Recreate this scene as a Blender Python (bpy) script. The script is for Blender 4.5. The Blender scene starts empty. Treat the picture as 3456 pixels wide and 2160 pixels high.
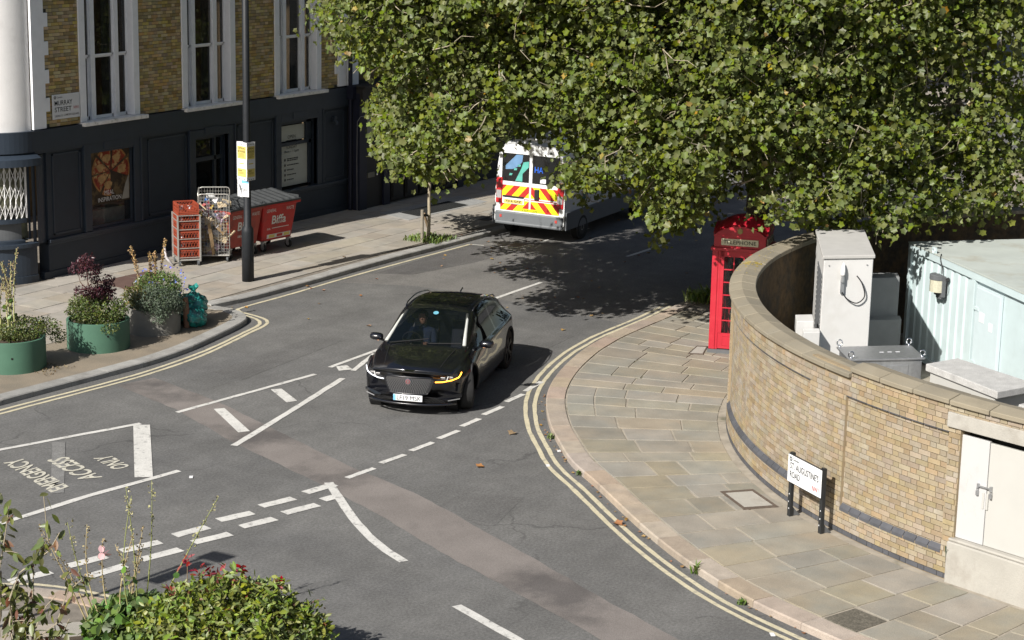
import bpy, math, random
import numpy as np
from mathutils import Vector, Matrix
random.seed(7)
RNG = np.random.default_rng(11)
R = math.radians
scene = bpy.context.scene
COL = scene.collection

# ---------------------------------------------------------------- camera
# world: X runs along the shop street (away to the right), Y points into the corner building, Z up, road at z = 0
YAW, PITCH, ROLL, CAM_H = 0.5324, 0.2251, 0.0207, 9.2
cam_data = bpy.data.cameras.new('camera')
cam = bpy.data.objects.new('camera', cam_data)
COL.objects.link(cam)
cam_data.sensor_fit = 'HORIZONTAL'
cam_data.sensor_width = 36.0
cam_data.lens = 36.0 * 6600 / 3456
cam_data.clip_start = 0.5
cam_data.clip_end = 2000
_fw = Vector((math.cos(YAW) * math.cos(PITCH), math.sin(YAW) * math.cos(PITCH), -math.sin(PITCH)))
_r0 = Vector((math.sin(YAW), -math.cos(YAW), 0))
_u0 = Vector((math.cos(YAW) * math.sin(PITCH), math.sin(YAW) * math.sin(PITCH), math.cos(PITCH)))
_r = _r0 * math.cos(ROLL) + _u0 * math.sin(ROLL)
_u = _u0 * math.cos(ROLL) - _r0 * math.sin(ROLL)
_m = Matrix((_r, _u, -_fw)).transposed().to_4x4()
_m.translation = Vector((0, 0, CAM_H))
cam.matrix_world = _m
scene.camera = cam

# ---------------------------------------------------------------- daylight
SUN_DIR = Vector((-0.993, 0.117, 0.752)).normalized()
SUN_EL = math.asin(SUN_DIR.z)
SUN_ROT = math.atan2(SUN_DIR.x, SUN_DIR.y)
world = bpy.data.worlds.new('World')
scene.world = world
world.use_nodes = True
_nt = world.node_tree
_nt.nodes.clear()
_sky = _nt.nodes.new('ShaderNodeTexSky')
_sky.sky_type = 'NISHITA'
_sky.sun_disc = False
_sky.sun_elevation = SUN_EL
_sky.sun_rotation = SUN_ROT
_sky.air_density = 1.0
_sky.dust_density = 2.0
_sky.ozone_density = 1.0
_bg = _nt.nodes.new('ShaderNodeBackground')
_bg.inputs['Strength'].default_value = 0.052
_out = _nt.nodes.new('ShaderNodeOutputWorld')
_nt.links.new(_sky.outputs[0], _bg.inputs[0])
_nt.links.new(_bg.outputs[0], _out.inputs[0])
sun_data = bpy.data.lights.new('sun', 'SUN')
sun_data.energy = 4.6
sun_data.angle = R(0.53)
sun_data.color = (1.0, 0.96, 0.90)
sun = bpy.data.objects.new('sun', sun_data)
sun.rotation_euler = (-SUN_DIR).to_track_quat('-Z', 'Y').to_euler()
sun.location = (0, 20, 60)
COL.objects.link(sun)
vs = scene.view_settings
vs.view_transform = 'Standard'
vs.look = 'None'
vs.exposure = 0.74
vs.gamma = 1.0
vs.use_curve_mapping = False
scene.render.engine = 'CYCLES'
scene.cycles.max_bounces = 6
scene.cycles.transparent_max_bounces = 8
scene.cycles.use_denoising = True

# ---------------------------------------------------------------- object helpers
WM = {}          # world matrix of every thing, so parts can be given in world or local coordinates


def tag(o, label=None, cat=None, group=None, kind=None):
    if label: o['label'] = label
    if cat: o['category'] = cat
    if group: o['group'] = group
    if kind: o['kind'] = kind
    return o


def thing(name, label, cat, loc=(0, 0, 0), rz=0.0, group=None, kind=None, rx=0.0):
    o = bpy.data.objects.new(name, None)
    o.empty_display_size = 0.2
    COL.objects.link(o)
    o.location = loc
    o.rotation_euler = (rx, 0, rz)
    WM[o] = Matrix.Translation(loc) @ Matrix.Rotation(rz, 4, 'Z') @ Matrix.Rotation(rx, 4, 'X')
    return tag(o, label, cat, group, kind)


def link_mesh(name, me, mats, parent=None, loc=None, rz=0.0):
    o = bpy.data.objects.new(name, me)
    COL.objects.link(o)
    if mats is not None and not me.materials:
        for m in (mats if isinstance(mats, (list, tuple)) else [mats]):
            me.materials.append(m)
    if loc is not None: o.location = loc
    if rz: o.rotation_euler = (0, 0, rz)
    lm = Matrix.Translation(loc or (0, 0, 0)) @ Matrix.Rotation(rz, 4, 'Z')
    if parent is not None:
        o.parent = parent
        WM[o] = WM.get(parent, Matrix()) @ lm
    else:
        WM[o] = lm
    return o


class MB:
    """collects boxes, tubes, lathes and polygons; build() links them as one mesh object"""
    def __init__(self):
        self.v, self.f, self.mi = [], [], []

    def add(self, vs, fs, mi=0):
        n = len(self.v)
        self.v += [tuple(p) for p in vs]
        for f in fs:
            self.f.append(tuple(i + n for i in f)); self.mi.append(mi)
        return self

    def box(self, x0, x1, y0, y1, z0, z1, mi=0):
        return self.add([(x0, y0, z0), (x1, y0, z0), (x1, y1, z0), (x0, y1, z0), (x0, y0, z1), (x1, y0, z1), (x1, y1, z1), (x0, y1, z1)],
                        [(0, 3, 2, 1), (4, 5, 6, 7), (0, 1, 5, 4), (1, 2, 6, 5), (2, 3, 7, 6), (3, 0, 4, 7)], mi)

    def obox(self, c, half, ax, ay, az, mi=0):
        c, ax, ay, az = Vector(c), Vector(ax), Vector(ay), Vector(az)
        vs = []
        for sz in (-1, 1):
            for sx, sy in ((-1, -1), (1, -1), (1, 1), (-1, 1)):
                vs.append(c + ax * half[0] * sx + ay * half[1] * sy + az * half[2] * sz)
        return self.add(vs, [(0, 3, 2, 1), (4, 5, 6, 7), (0, 1, 5, 4), (1, 2, 6, 5), (2, 3, 7, 6), (3, 0, 4, 7)], mi)

    def bar(self, a, b, w, h=None, up=(0, 0, 1), mi=0):
        a, b = Vector(a), Vector(b)
        d = b - a; L = d.length; d.normalize()
        up = Vector(up)
        if abs(d.dot(up)) > .98: up = Vector((1, 0, 0))
        s = d.cross(up).normalized(); u = s.cross(d)
        return self.obox((a + b) / 2, (L / 2, w / 2, (h or w) / 2), d, s, u, mi)

    def prism(self, poly, z0, z1, mi=0):
        n = len(poly)
        vs = [(p[0], p[1], z0) for p in poly] + [(p[0], p[1], z1) for p in poly]
        fs = [tuple(range(n, 2 * n)), tuple(reversed(range(n)))]
        fs += [(i, (i + 1) % n, n + (i + 1) % n, n + i) for i in range(n)]
        return self.add(vs, fs, mi)

    def hexa(self, b, t, mi=0):
        return self.add(list(b) + list(t), [(0, 3, 2, 1), (4, 5, 6, 7), (0, 1, 5, 4), (1, 2, 6, 5), (2, 3, 7, 6), (3, 0, 4, 7)], mi)

    def quad(self, a, b, c, d, mi=0):
        return self.add([a, b, c, d], [(0, 1, 2, 3)], mi)

    def tube(self, pts, r, n=6, mi=0, cap=True):
        pts = [Vector(p) for p in pts]
        rs = r if isinstance(r, (list, tuple)) else [r] * len(pts)
        vs, fs = [], []
        prev = None
        for i, p in enumerate(pts):
            d = (pts[min(i + 1, len(pts) - 1)] - pts[max(i - 1, 0)])
            if d.length < 1e-9: d = Vector((0, 0, 1))
            d.normalize()
            if prev is None:
                a = Vector((0, 0, 1)) if abs(d.z) < .9 else Vector((1, 0, 0))
                s = d.cross(a).normalized()
            else:
                s = (prev - d * prev.dot(d))
                s = s.normalized() if s.length > 1e-6 else d.orthogonal().normalized()
            prev = s
            t = d.cross(s)
            for k in range(n):
                a = 2 * math.pi * k / n
                vs.append(p + (s * math.cos(a) + t * math.sin(a)) * rs[i])
        for i in range(len(pts) - 1):
            for k in range(n):
                fs.append((i * n + k, i * n + (k + 1) % n, (i + 1) * n + (k + 1) % n, (i + 1) * n + k))
        if cap:
            fs.append(tuple(reversed(range(n)))); fs.append(tuple((len(pts) - 1) * n + k for k in range(n)))
        return self.add(vs, fs, mi)

    def lathe(self, prof, n=24, c=(0, 0, 0), axis='Z', mi=0, cap=True):
        vs, fs = [], []
        for r, h in prof:
            for k in range(n):
                a = 2 * math.pi * k / n
                if axis == 'Z': vs.append((c[0] + r * math.cos(a), c[1] + r * math.sin(a), c[2] + h))
                elif axis == 'Y': vs.append((c[0] + r * math.cos(a), c[1] + h, c[2] - r * math.sin(a)))
                else: vs.append((c[0] + h, c[1] + r * math.cos(a), c[2] + r * math.sin(a)))
        m = len(prof)
        for i in range(m - 1):
            for k in range(n):
                fs.append((i * n + k, i * n + (k + 1) % n, (i + 1) * n + (k + 1) % n, (i + 1) * n + k))
        if cap:
            fs.append(tuple(reversed(range(n)))); fs.append(tuple((m - 1) * n + k for k in range(n)))
        return self.add(vs, fs, mi)

    def grid(self, rows, mi=0, flip=False):
        nr, nc = len(rows), len(rows[0])
        vs = [p for r in rows for p in r]
        fs = []
        for i in range(nr - 1):
            for j in range(nc - 1):
                q = (i * nc + j, i * nc + j + 1, (i + 1) * nc + j + 1, (i + 1) * nc + j)
                fs.append(q[::-1] if flip else q)
        return self.add(vs, fs, mi)

    def build(self, name, mats, parent=None, smooth=False, world=False, bevel=0.0, origin=None, seg=2):
        vs = self.v
        if world and parent is not None:
            inv = WM[parent].inverted()
            vs = [inv @ Vector(p) for p in vs]
        elif origin is not None:
            o = Vector(origin)
            vs = [Vector(p) - o for p in vs]
        me = bpy.data.meshes.new(name)
        me.from_pydata([tuple(p) for p in vs], [], self.f)
        ms = mats if isinstance(mats, (list, tuple)) else [mats]
        for m in ms: me.materials.append(m)
        if len(ms) > 1: me.polygons.foreach_set('material_index', self.mi)
        if smooth: me.polygons.foreach_set('use_smooth', [True] * len(me.polygons))
        me.update()
        ob = link_mesh(name, me, None, parent, loc=origin if origin is not None and parent is None else None)
        if bevel:
            b = ob.modifiers.new('bevel', 'BEVEL'); b.width = bevel; b.segments = seg; b.limit_method = 'ANGLE'
            b.angle_limit = R(40)
        return ob


def fast_mesh(name, V, F, mats, parent=None, smooth=False, fm=None):
    """triangle or quad soup from numpy arrays"""
    me = bpy.data.meshes.new(name)
    V = np.asarray(V, dtype=np.float32); F = np.asarray(F, dtype=np.int32)
    k = F.shape[1]
    me.vertices.add(len(V)); me.vertices.foreach_set('co', V.ravel())
    me.loops.add(F.size); me.loops.foreach_set('vertex_index', F.ravel())
    me.polygons.add(len(F))
    me.polygons.foreach_set('loop_start', np.arange(0, F.size, k, dtype=np.int32))
    me.polygons.foreach_set('loop_total', np.full(len(F), k, dtype=np.int32))
    for m in (mats if isinstance(mats, (list, tuple)) else [mats]): me.materials.append(m)
    if fm is not None: me.polygons.foreach_set('material_index', np.asarray(fm, dtype=np.int32))
    if smooth: me.polygons.foreach_set('use_smooth', np.ones(len(F), dtype=bool))
    me.update(calc_edges=True)
    me.validate()
    return link_mesh(name, me, None, parent)


def lettering(txt, w, h, mat, origin, xdir, up, parent, name='lettering', depth=0.002, align='C', off=0.0):
    """flat lettering fitted into a w by h rectangle centred at origin (world coordinates)"""
    cu = bpy.data.curves.new('t', 'FONT')
    cu.body = txt
    cu.align_x = 'CENTER' if align == 'C' else 'LEFT'
    cu.resolution_u = 3
    cu.offset = off
    tmp = bpy.data.objects.new('t', cu)
    me = bpy.data.meshes.new_from_object(tmp)
    bpy.data.objects.remove(tmp); bpy.data.curves.remove(cu)
    n = len(me.vertices)
    co = np.empty(n * 3); me.vertices.foreach_get('co', co); co = co.reshape(-1, 3)
    lo, hi = co.min(0), co.max(0)
    sx, sy = w / max(1e-6, hi[0] - lo[0]), h / max(1e-6, hi[1] - lo[1])
    x = (co[:, 0] - (lo[0] + hi[0]) / 2) * sx; y = (co[:, 1] - (lo[1] + hi[1]) / 2) * sy
    X, U = Vector(xdir).normalized(), Vector(up).normalized()
    N = X.cross(U)
    inv = WM[parent].inverted() if parent is not None else Matrix()
    O = Vector(origin) + N * depth
    P = [inv @ (O + X * a + U * b) for a, b in zip(x, y)]
    me.vertices.foreach_set('co', np.array([tuple(p) for p in P], dtype=np.float32).ravel())
    me.materials.clear(); me.materials.append(mat)
    me.update()
    return link_mesh(name, me, None, parent)


def copy_tree(o, parent=None):
    c = o.copy(); COL.objects.link(c); c.parent = parent
    WM[c] = (WM.get(parent, Matrix()) if parent else Matrix()) @ o.matrix_basis
    for ch in list(o.children): copy_tree(ch, c)
    return c


def catmull(pts, n=8):
    pts = [np.array(p, float) for p in pts]
    out = []
    for i in range(len(pts) - 1):
        p0, p1, p2, p3 = pts[max(i - 1, 0)], pts[i], pts[i + 1], pts[min(i + 2, len(pts) - 1)]
        for k in range(n):
            t = k / n
            out.append(.5 * ((2 * p1) + (-p0 + p2) * t + (2 * p0 - 5 * p1 + 4 * p2 - p3) * t * t + (-p0 + 3 * p1 - 3 * p2 + p3) * t ** 3))
    out.append(pts[-1])
    return [tuple(p) for p in out]


def resample(pts, step):
    P = [Vector((p[0], p[1], 0)) for p in pts]
    d = [0]
    for a, b in zip(P, P[1:]): d.append(d[-1] + (b - a).length)
    n = max(1, round(d[-1] / step)); out = []
    j = 0
    for k in range(n + 1):
        s = d[-1] * k / n
        while j < len(P) - 2 and d[j + 1] < s: j += 1
        t = (s - d[j]) / max(1e-9, d[j + 1] - d[j])
        q = P[j].lerp(P[j + 1], t)
        out.append((q.x, q.y))
    return out


def offset(pts, d):
    """offset an open polyline to its left by d"""
    out = []
    for i, p in enumerate(pts):
        a = pts[max(i - 1, 0)]; b = pts[min(i + 1, len(pts) - 1)]
        t = Vector((b[0] - a[0], b[1] - a[1])).normalized()
        out.append((p[0] - t.y * d, p[1] + t.x * d))
    return out


def ribbon(pts, w, z, jitter=0.0):
    a, b = offset(pts, w / 2), offset(pts, -w / 2)
    m = MB()
    j = lambda: random.uniform(-jitter, jitter)
    m.grid([[(p[0] + j(), p[1] + j(), z), (q[0] + j(), q[1] + j(), z)] for p, q in zip(a, b)], flip=True)
    return m

# ---------------------------------------------------------------- materials (all procedural)
def pmat(name, col, rough=.75, var=.12, scale=6.0, spec=.3, metal=0.0, island=0.0, hue=0.0, bump=0.0, bscale=40.0,
         col2=None, mix=(.45, .6), mscale=2.0, coat=0.0, fine=0.0, fscale=160.0, trans=0.0, detail=5.0):
    """noise-mottled principled surface; col2 = second colour in soft patches; island = piece to piece variation"""
    m = bpy.data.materials.new(name)
    m.use_nodes = True
    nt = m.node_tree; N = nt.nodes; L = nt.links
    b = N['Principled BSDF']
    tc = N.new('ShaderNodeTexCoord')
    vec = tc.outputs['Object']
    def noise(s, d=detail, r=.55):
        n = N.new('ShaderNodeTexNoise'); n.inputs['Scale'].default_value = s; n.inputs['Detail'].default_value = d
        n.inputs['Roughness'].default_value = r
        L.new(vec, n.inputs['Vector']); return n.outputs['Fac']
    def math_(op, a, bb=None):
        n = N.new('ShaderNodeMath'); n.operation = op
        for i, x in enumerate((a, bb)):
            if x is None: continue
            if isinstance(x, (int, float)): n.inputs[i].default_value = x
            else: L.new(x, n.inputs[i])
        return n.outputs[0]
    def ramp(x, lo, hi, a=0.0, c=1.0):
        n = N.new('ShaderNodeMapRange'); n.inputs['From Min'].default_value = lo; n.inputs['From Max'].default_value = hi
        n.inputs['To Min'].default_value = a; n.inputs['To Max'].default_value = c
        L.new(x, n.inputs['Value']); return n.outputs['Result']
    rgb = N.new('ShaderNodeRGB'); rgb.outputs[0].default_value = (*col, 1)
    cur = rgb.outputs[0]
    if col2 is not None:
        mx = N.new('ShaderNodeMix'); mx.data_type = 'RGBA'
        L.new(ramp(noise(mscale, 6, .6), *mix), mx.inputs['Factor'])
        L.new(cur, mx.inputs['A']); mx.inputs['B'].default_value = (*col2, 1)
        cur = mx.outputs['Result']
    val = ramp(noise(scale), .3, .7, 1 - var, 1 + var)
    if fine:
        val = math_('MULTIPLY', val, ramp(noise(fscale, 2, .5), .3, .7, 1 - fine, 1 + fine))
    hs = N.new('ShaderNodeHueSaturation')
    L.new(cur, hs.inputs['Color'])
    if island:
        g = N.new('ShaderNodeNewGeometry'); oi = N.new('ShaderNodeObjectInfo')
        rnd = math_('FRACT', math_('ADD', g.outputs['Random Per Island'], oi.outputs['Random']))
        val = math_('MULTIPLY', val, ramp(rnd, 0, 1, 1 - island, 1 + island))
        if hue:
            r2 = math_('FRACT', math_('MULTIPLY', rnd, 17.31))
            L.new(ramp(r2, 0, 1, .5 - hue, .5 + hue), hs.inputs['Hue'])
            r3 = math_('FRACT', math_('MULTIPLY', rnd, 41.7))
            L.new(ramp(r3, 0, 1, .7, 1.15), hs.inputs['Saturation'])
    L.new(val, hs.inputs['Value'])
    L.new(hs.outputs['Color'], b.inputs['Base Color'])
    b.inputs['Roughness'].default_value = rough
    b.inputs['Specular IOR Level'].default_value = spec
    b.inputs['Metallic'].default_value = metal
    if coat:
        b.inputs['Coat Weight'].default_value = coat; b.inputs['Coat Roughness'].default_value = .03
    if bump:
        bn = N.new('ShaderNodeBump'); bn.inputs['Strength'].default_value = bump; bn.inputs['Distance'].default_value = .02
        L.new(noise(bscale, 4, .6), bn.inputs['Height']); L.new(bn.outputs[0], b.inputs['Normal'])
    if trans:
        t = N.new('ShaderNodeBsdfTranslucent'); L.new(hs.outputs['Color'], t.inputs['Color'])
        ms = N.new('ShaderNodeMixShader'); ms.inputs[0].default_value = trans
        L.new(b.outputs[0], ms.inputs[1]); L.new(t.outputs[0], ms.inputs[2])
        L.new(ms.outputs[0], N['Material Output'].inputs['Surface'])
    return m


def glass_mat(name, tint=(.02, .025, .03), alpha=.75, rough=.02):
    """window pane: part see-through, part dark body, with a clear reflection"""
    m = bpy.data.materials.new(name); m.use_nodes = True
    nt = m.node_tree; N = nt.nodes; L = nt.links
    b = N['Principled BSDF']
    b.inputs['Base Color'].default_value = (*tint, 1); b.inputs['Roughness'].default_value = rough
    b.inputs['Specular IOR Level'].default_value = .5
    b.inputs['Alpha'].default_value = alpha
    return m


def glow_mat(name, col, strength):
    m = bpy.data.materials.new(name); m.use_nodes = True
    b = m.node_tree.nodes['Principled BSDF']
    b.inputs['Base Color'].default_value = (*col, 1)
    b.inputs['Emission Color'].default_value = (*col, 1); b.inputs['Emission Strength'].default_value = strength
    return m


def asphalt_mat(name, col, col2, crack=True, fine=.22):
    m = pmat(name, col, rough=.9, var=.10, scale=.7, spec=.25, col2=col2, mix=(.42, .66), mscale=.33, bump=.25, bscale=120, fine=fine, fscale=70)
    nt = m.node_tree; N = nt.nodes; L = nt.links
    b = N['Principled BSDF']; src = b.inputs['Base Color'].links[0].from_socket
    tc = N.new('ShaderNodeTexCoord')
    def var_(scale, lo, hi, stretch=None, det=3):
        n = N.new('ShaderNodeTexNoise'); n.inputs['Scale'].default_value = scale; n.inputs['Detail'].default_value = det
        if stretch:
            mp = N.new('ShaderNodeMapping'); mp.inputs['Scale'].default_value = stretch; L.new(tc.outputs['Object'], mp.inputs['Vector']); L.new(mp.outputs[0], n.inputs['Vector'])
        else: L.new(tc.outputs['Object'], n.inputs['Vector'])
        r = N.new('ShaderNodeMapRange'); r.inputs['From Min'].default_value = .33; r.inputs['From Max'].default_value = .67; r.inputs['To Min'].default_value = lo; r.inputs['To Max'].default_value = hi
        L.new(n.outputs['Fac'], r.inputs['Value']); return r.outputs[0]
    prod = None
    for args in ((24, .84, 1.18, None, 2), (3.2, .93, 1.07, None, 5), (1.0, .91, 1.08, (.16, 1.3, 1), 4), (1.0, .94, 1.06, (.9, .14, 1), 4)):
        v = var_(*args)
        if prod is None: prod = v
        else:
            mu = N.new('ShaderNodeMath'); mu.operation = 'MULTIPLY'; L.new(prod, mu.inputs[0]); L.new(v, mu.inputs[1]); prod = mu.outputs[0]
    h2 = N.new('ShaderNodeHueSaturation'); L.new(src, h2.inputs['Color']); L.new(prod, h2.inputs['Value']); L.new(h2.outputs[0], b.inputs['Base Color'])
    if crack:
        nt = m.node_tree; N = nt.nodes; L = nt.links
        b = N['Principled BSDF']
        src = b.inputs['Base Color'].links[0].from_socket
        tc = N.new('ShaderNodeTexCoord')
        wn = N.new('ShaderNodeTexNoise'); wn.inputs['Scale'].default_value = 1.3; wn.inputs['Detail'].default_value = 4
        L.new(tc.outputs['Object'], wn.inputs['Vector'])
        ad = N.new('ShaderNodeVectorMath'); ad.operation = 'MULTIPLY_ADD'
        L.new(wn.outputs['Color'], ad.inputs[0]); ad.inputs[1].default_value = (.9, .9, .9); L.new(tc.outputs['Object'], ad.inputs[2])
        vo = N.new('ShaderNodeTexVoronoi'); vo.feature = 'DISTANCE_TO_EDGE'; vo.inputs['Scale'].default_value = .22
        L.new(ad.outputs[0], vo.inputs['Vector'])
        mr = N.new('ShaderNodeMapRange'); mr.inputs['From Min'].default_value = .0015; mr.inputs['From Max'].default_value = .006
        mr.inputs['To Min'].default_value = 1; mr.inputs['To Max'].default_value = 0
        L.new(vo.outputs['Distance'], mr.inputs['Value'])
        gate = N.new('ShaderNodeTexNoise'); gate.inputs['Scale'].default_value = .5; L.new(tc.outputs['Object'], gate.inputs['Vector'])
        gr = N.new('ShaderNodeMapRange'); gr.inputs['From Min'].default_value = .5; gr.inputs['From Max'].default_value = .6
        L.new(gate.outputs['Fac'], gr.inputs['Value'])
        mu = N.new('ShaderNodeMath'); mu.operation = 'MULTIPLY'; L.new(mr.outputs[0], mu.inputs[0]); L.new(gr.outputs[0], mu.inputs[1])
        m2 = N.new('ShaderNodeMath'); m2.operation = 'MULTIPLY'; m2.inputs[1].default_value = .42; L.new(mu.outputs[0], m2.inputs[0])
        mx = N.new('ShaderNodeMix'); mx.data_type = 'RGBA'
        L.new(m2.outputs[0], mx.inputs['Factor']); L.new(src, mx.inputs['A']); mx.inputs['B'].default_value = (.03, .03, .03, 1)
        L.new(mx.outputs['Result'], b.inputs['Base Color'])
    return m


def leaf_mat(name, col, var=.3, hue=.03, rough=.38, trans=.3, spec=.5):
    return pmat(name, col, rough=rough, var=.15, scale=9, spec=spec, island=var, hue=hue, trans=trans)


M = {}
M['asphalt'] = asphalt_mat('asphalt', (.124, .122, .117), (.104, .103, .101))
M['asphalt_dark'] = asphalt_mat('asphalt_dark', (.088, .085, .083), (.110, .105, .1), crack=False)
M['asphalt_light'] = asphalt_mat('asphalt_light', (.145, .139, .130), (.125, .121, .115), crack=False)
M['asphalt_patch'] = asphalt_mat('asphalt_patch', (.112, .110, .106), (.100, .098, .095), crack=False)
M['asphalt_brown'] = pmat('asphalt_brown', (.178, .160, .148), rough=.9, var=.12, scale=1.2, spec=.2, col2=(.098, .090, .086), mix=(.50, .66), mscale=.55, bump=.25, bscale=120, fine=.2, fscale=70)
M['white_paint'] = pmat('road_paint_white', (.50, .49, .46), rough=.8, var=.10, scale=3, spec=.25, col2=(.24, .235, .225), mix=(.56, .68), mscale=9, fine=.12, fscale=60)
M['cream_paint'] = pmat('road_paint_cream', (.46, .44, .37), rough=.8, var=.08, scale=3, spec=.25, col2=(.22, .215, .2), mix=(.55, .68), mscale=9, fine=.12, fscale=60)
M['worn_paint'] = pmat('road_paint_worn', (.168, .166, .16), rough=.85, var=.15, scale=6, spec=.2, fine=.25, fscale=50)
M['yellow_paint'] = pmat('road_paint_yellow', (.47, .425, .30), rough=.8, var=.10, scale=4, spec=.25, col2=(.27, .25, .20), mix=(.54, .68), mscale=8, fine=.14, fscale=60)
M['granite_pink'] = pmat('granite_pink', (.325, .266, .212), rough=.8, var=.12, scale=5, island=.12, hue=.012, bump=.3, bscale=60, fine=.16, fscale=90, col2=(.28, .235, .195), mix=(.5, .7))
M['granite_grey'] = pmat('granite_grey', (.27, .265, .25), rough=.8, var=.12, scale=5, island=.12, bump=.3, bscale=60, fine=.18, fscale=90, col2=(.2, .19, .175), mix=(.5, .72))
M['flag'] = pmat('york_flagstone', (.250, .220, .168), rough=.82, var=.12, scale=2.2, island=.10, hue=.010, bump=.2, bscale=25, fine=.1, fscale=60, col2=(.215, .205, .172), mix=(.42, .62), mscale=.8)
M['flag_dark'] = pmat('dark_flag', (.105, .095, .075), rough=.85, var=.3, scale=14, bump=.4, bscale=40, fine=.3, fscale=45)
M['slab'] = pmat('concrete_slab', (.30, .27, .225), rough=.85, var=.09, scale=3.5, island=.09, hue=.01, bump=.15, bscale=40, fine=.09, fscale=70, col2=(.25, .235, .205), mix=(.48, .68), mscale=1.5)
M['joint'] = pmat('joint_mortar', (.29, .258, .21), rough=.95, var=.2, scale=5, col2=(.15, .14, .10), mix=(.56, .68), mscale=1.6)
M['joint_dark'] = pmat('joint_sand', (.17, .15, .125), rough=.95, var=.25, scale=6)
M['resin'] = pmat('bound_gravel', (.215, .18, .135), rough=.92, var=.1, scale=1.5, bump=.4, bscale=90, fine=.2, fscale=60, col2=(.18, .155, .12), mix=(.45, .65))
M['iron'] = pmat('iron_frame', (.10, .078, .062), rough=.7, var=.25, scale=14)
M['hatch'] = pmat('cellar_hatch', (.105, .066, .055), rough=.75, var=.12, scale=4)
M['soil'] = pmat('soil', (.065, .05, .036), rough=.95, var=.3, scale=12, bump=.6, bscale=40)
M['grass'] = leaf_mat('grass_blade', (.13, .19, .035), .3, .03, .5)
M['dry_grass'] = leaf_mat('dry_grass', (.2, .15, .08), .3, .02, .6)
# brick
M['stock'] = pmat('yellow_stock_brick', (.40, .30, .13), rough=.9, var=.15, scale=14, island=.36, hue=.02, bump=.4, bscale=60, fine=.15)
M['stock_mortar'] = pmat('sooty_mortar', (.07, .064, .05), rough=.95, var=.25, scale=9)
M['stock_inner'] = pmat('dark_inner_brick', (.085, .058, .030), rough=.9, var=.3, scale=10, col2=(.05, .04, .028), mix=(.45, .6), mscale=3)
M['stock_far'] = pmat('stock_brick_far', (.14, .1, .055), rough=.9, var=.25, scale=6)
M['gault'] = pmat('pale_yellow_brick', (.278, .219, .138), rough=.9, var=.10, scale=10, island=.16, hue=.012, bump=.35, bscale=60, fine=.1, col2=(.30, .255, .19), mix=(.45, .65), mscale=3.5)
M['gault_mortar'] = pmat('pale_mortar', (.262, .205, .130), rough=.95, var=.12, scale=8)
M['blue_brick'] = pmat('blue_engineering_brick', (.075, .077, .085), rough=.55, var=.12, scale=8, island=.15)
M['coping'] = pmat('sandstone_coping', (.235, .205, .15), rough=.9, var=.12, scale=3, bump=.25, bscale=50, fine=.1, island=.08, col2=(.19, .17, .13), mix=(.45, .65), mscale=1.5)
M['lichen'] = pmat('lichen', (.40, .30, .06), rough=.95, var=.3, scale=20)
M['concrete'] = pmat('concrete', (.34, .325, .29), rough=.9, var=.09, scale=3, bump=.25, bscale=40, fine=.08, col2=(.24, .22, .19), mix=(.5, .75), mscale=2.4)
# paints and metals
M['render_white'] = pmat('white_render', (.72, .71, .70), rough=.7, var=.03, scale=3, bump=.1, bscale=20, col2=(.62, .61, .6), mix=(.55, .8))
M['joinery'] = pmat('white_joinery', (.80, .81, .83), rough=.5, var=.04, scale=5, col2=(.66, .66, .65), mix=(.6, .8), mscale=3)
M['sill'] = pmat('weathered_sill', (.76, .75, .72), rough=.8, var=.12, scale=9, col2=(.35, .33, .28), mix=(.55, .75), mscale=7)
M['navy'] = pmat('dark_navy_paint', (.022, .030, .042), rough=.55, var=.1, scale=3, spec=.35)
M['navy2'] = pmat('dark_navy_trim', (.026, .036, .051), rough=.45, var=.08, scale=3, spec=.4)
M['charcoal'] = pmat('charcoal_shopfront', (.028, .026, .024), rough=.6, var=.12, scale=3)
M['black_blue'] = pmat('blue_black_paint', (.012, .014, .028), rough=.5, var=.1, scale=3)
M['glass'] = glass_mat('window_glass', (.006, .008, .008), .82)
M['glass_sash'] = glass_mat('sash_glass', (.006, .008, .008), .55)
M['glass_clear'] = glass_mat('thin_glass', (.02, .024, .024), .22)
M['dark_room'] = pmat('dark_room', (.02, .02, .018), rough=.9)
M['curtain'] = pmat('net_curtain', (.30, .31, .29), rough=.9, var=.2, scale=6)
M['black_iron'] = pmat('black_gloss_paint', (.016, .018, .02), rough=.35, var=.12, scale=8, spec=.5)
M['lamp_black'] = pmat('lamp_post_paint', (.014, .016, .019), rough=.55, var=.15, scale=10, spec=.3)
M['steel'] = pmat('galvanised_steel', (.42, .43, .44), rough=.42, var=.12, scale=14, metal=.75)
M['cage_steel'] = pmat('zinc_wire', (.42, .41, .38), rough=.45, var=.12, scale=14, metal=.5)
M['chrome'] = pmat('chrome', (.75, .76, .78), rough=.12, var=.02, metal=1)
M['rubber'] = pmat('tyre_rubber', (.018, .018, .018), rough=.8, var=.15, scale=12)
M['rim'] = pmat('dark_alloy', (.05, .05, .052), rough=.35, var=.05, metal=.7)
M['silver_rim'] = pmat('silver_wheel', (.45, .45, .46), rough=.4, var=.08, metal=.5)
M['plastic_black'] = pmat('black_plastic', (.02, .02, .021), rough=.55, var=.08)
M['plastic_grey'] = pmat('grey_plastic', (.10, .105, .11), rough=.6, var=.08)
M['car_black'] = pmat('black_car_paint', (.004, .0045, .007), rough=.25, var=.02, spec=.5, coat=1.0)
M['bin_red'] = pmat('red_bin_paint', (.42, .025, .024), rough=.5, var=.1, scale=4, col2=(.24, .035, .03), mix=(.5, .7), mscale=3)
M['bin_faded'] = pmat('faded_red_bin_paint', (.33, .06, .045), rough=.6, var=.14, scale=5, col2=(.17, .05, .042), mix=(.5, .7), mscale=3)
M['bin_lid'] = pmat('grey_bin_lid', (.045, .048, .05), rough=.5, var=.15, scale=6)
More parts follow.
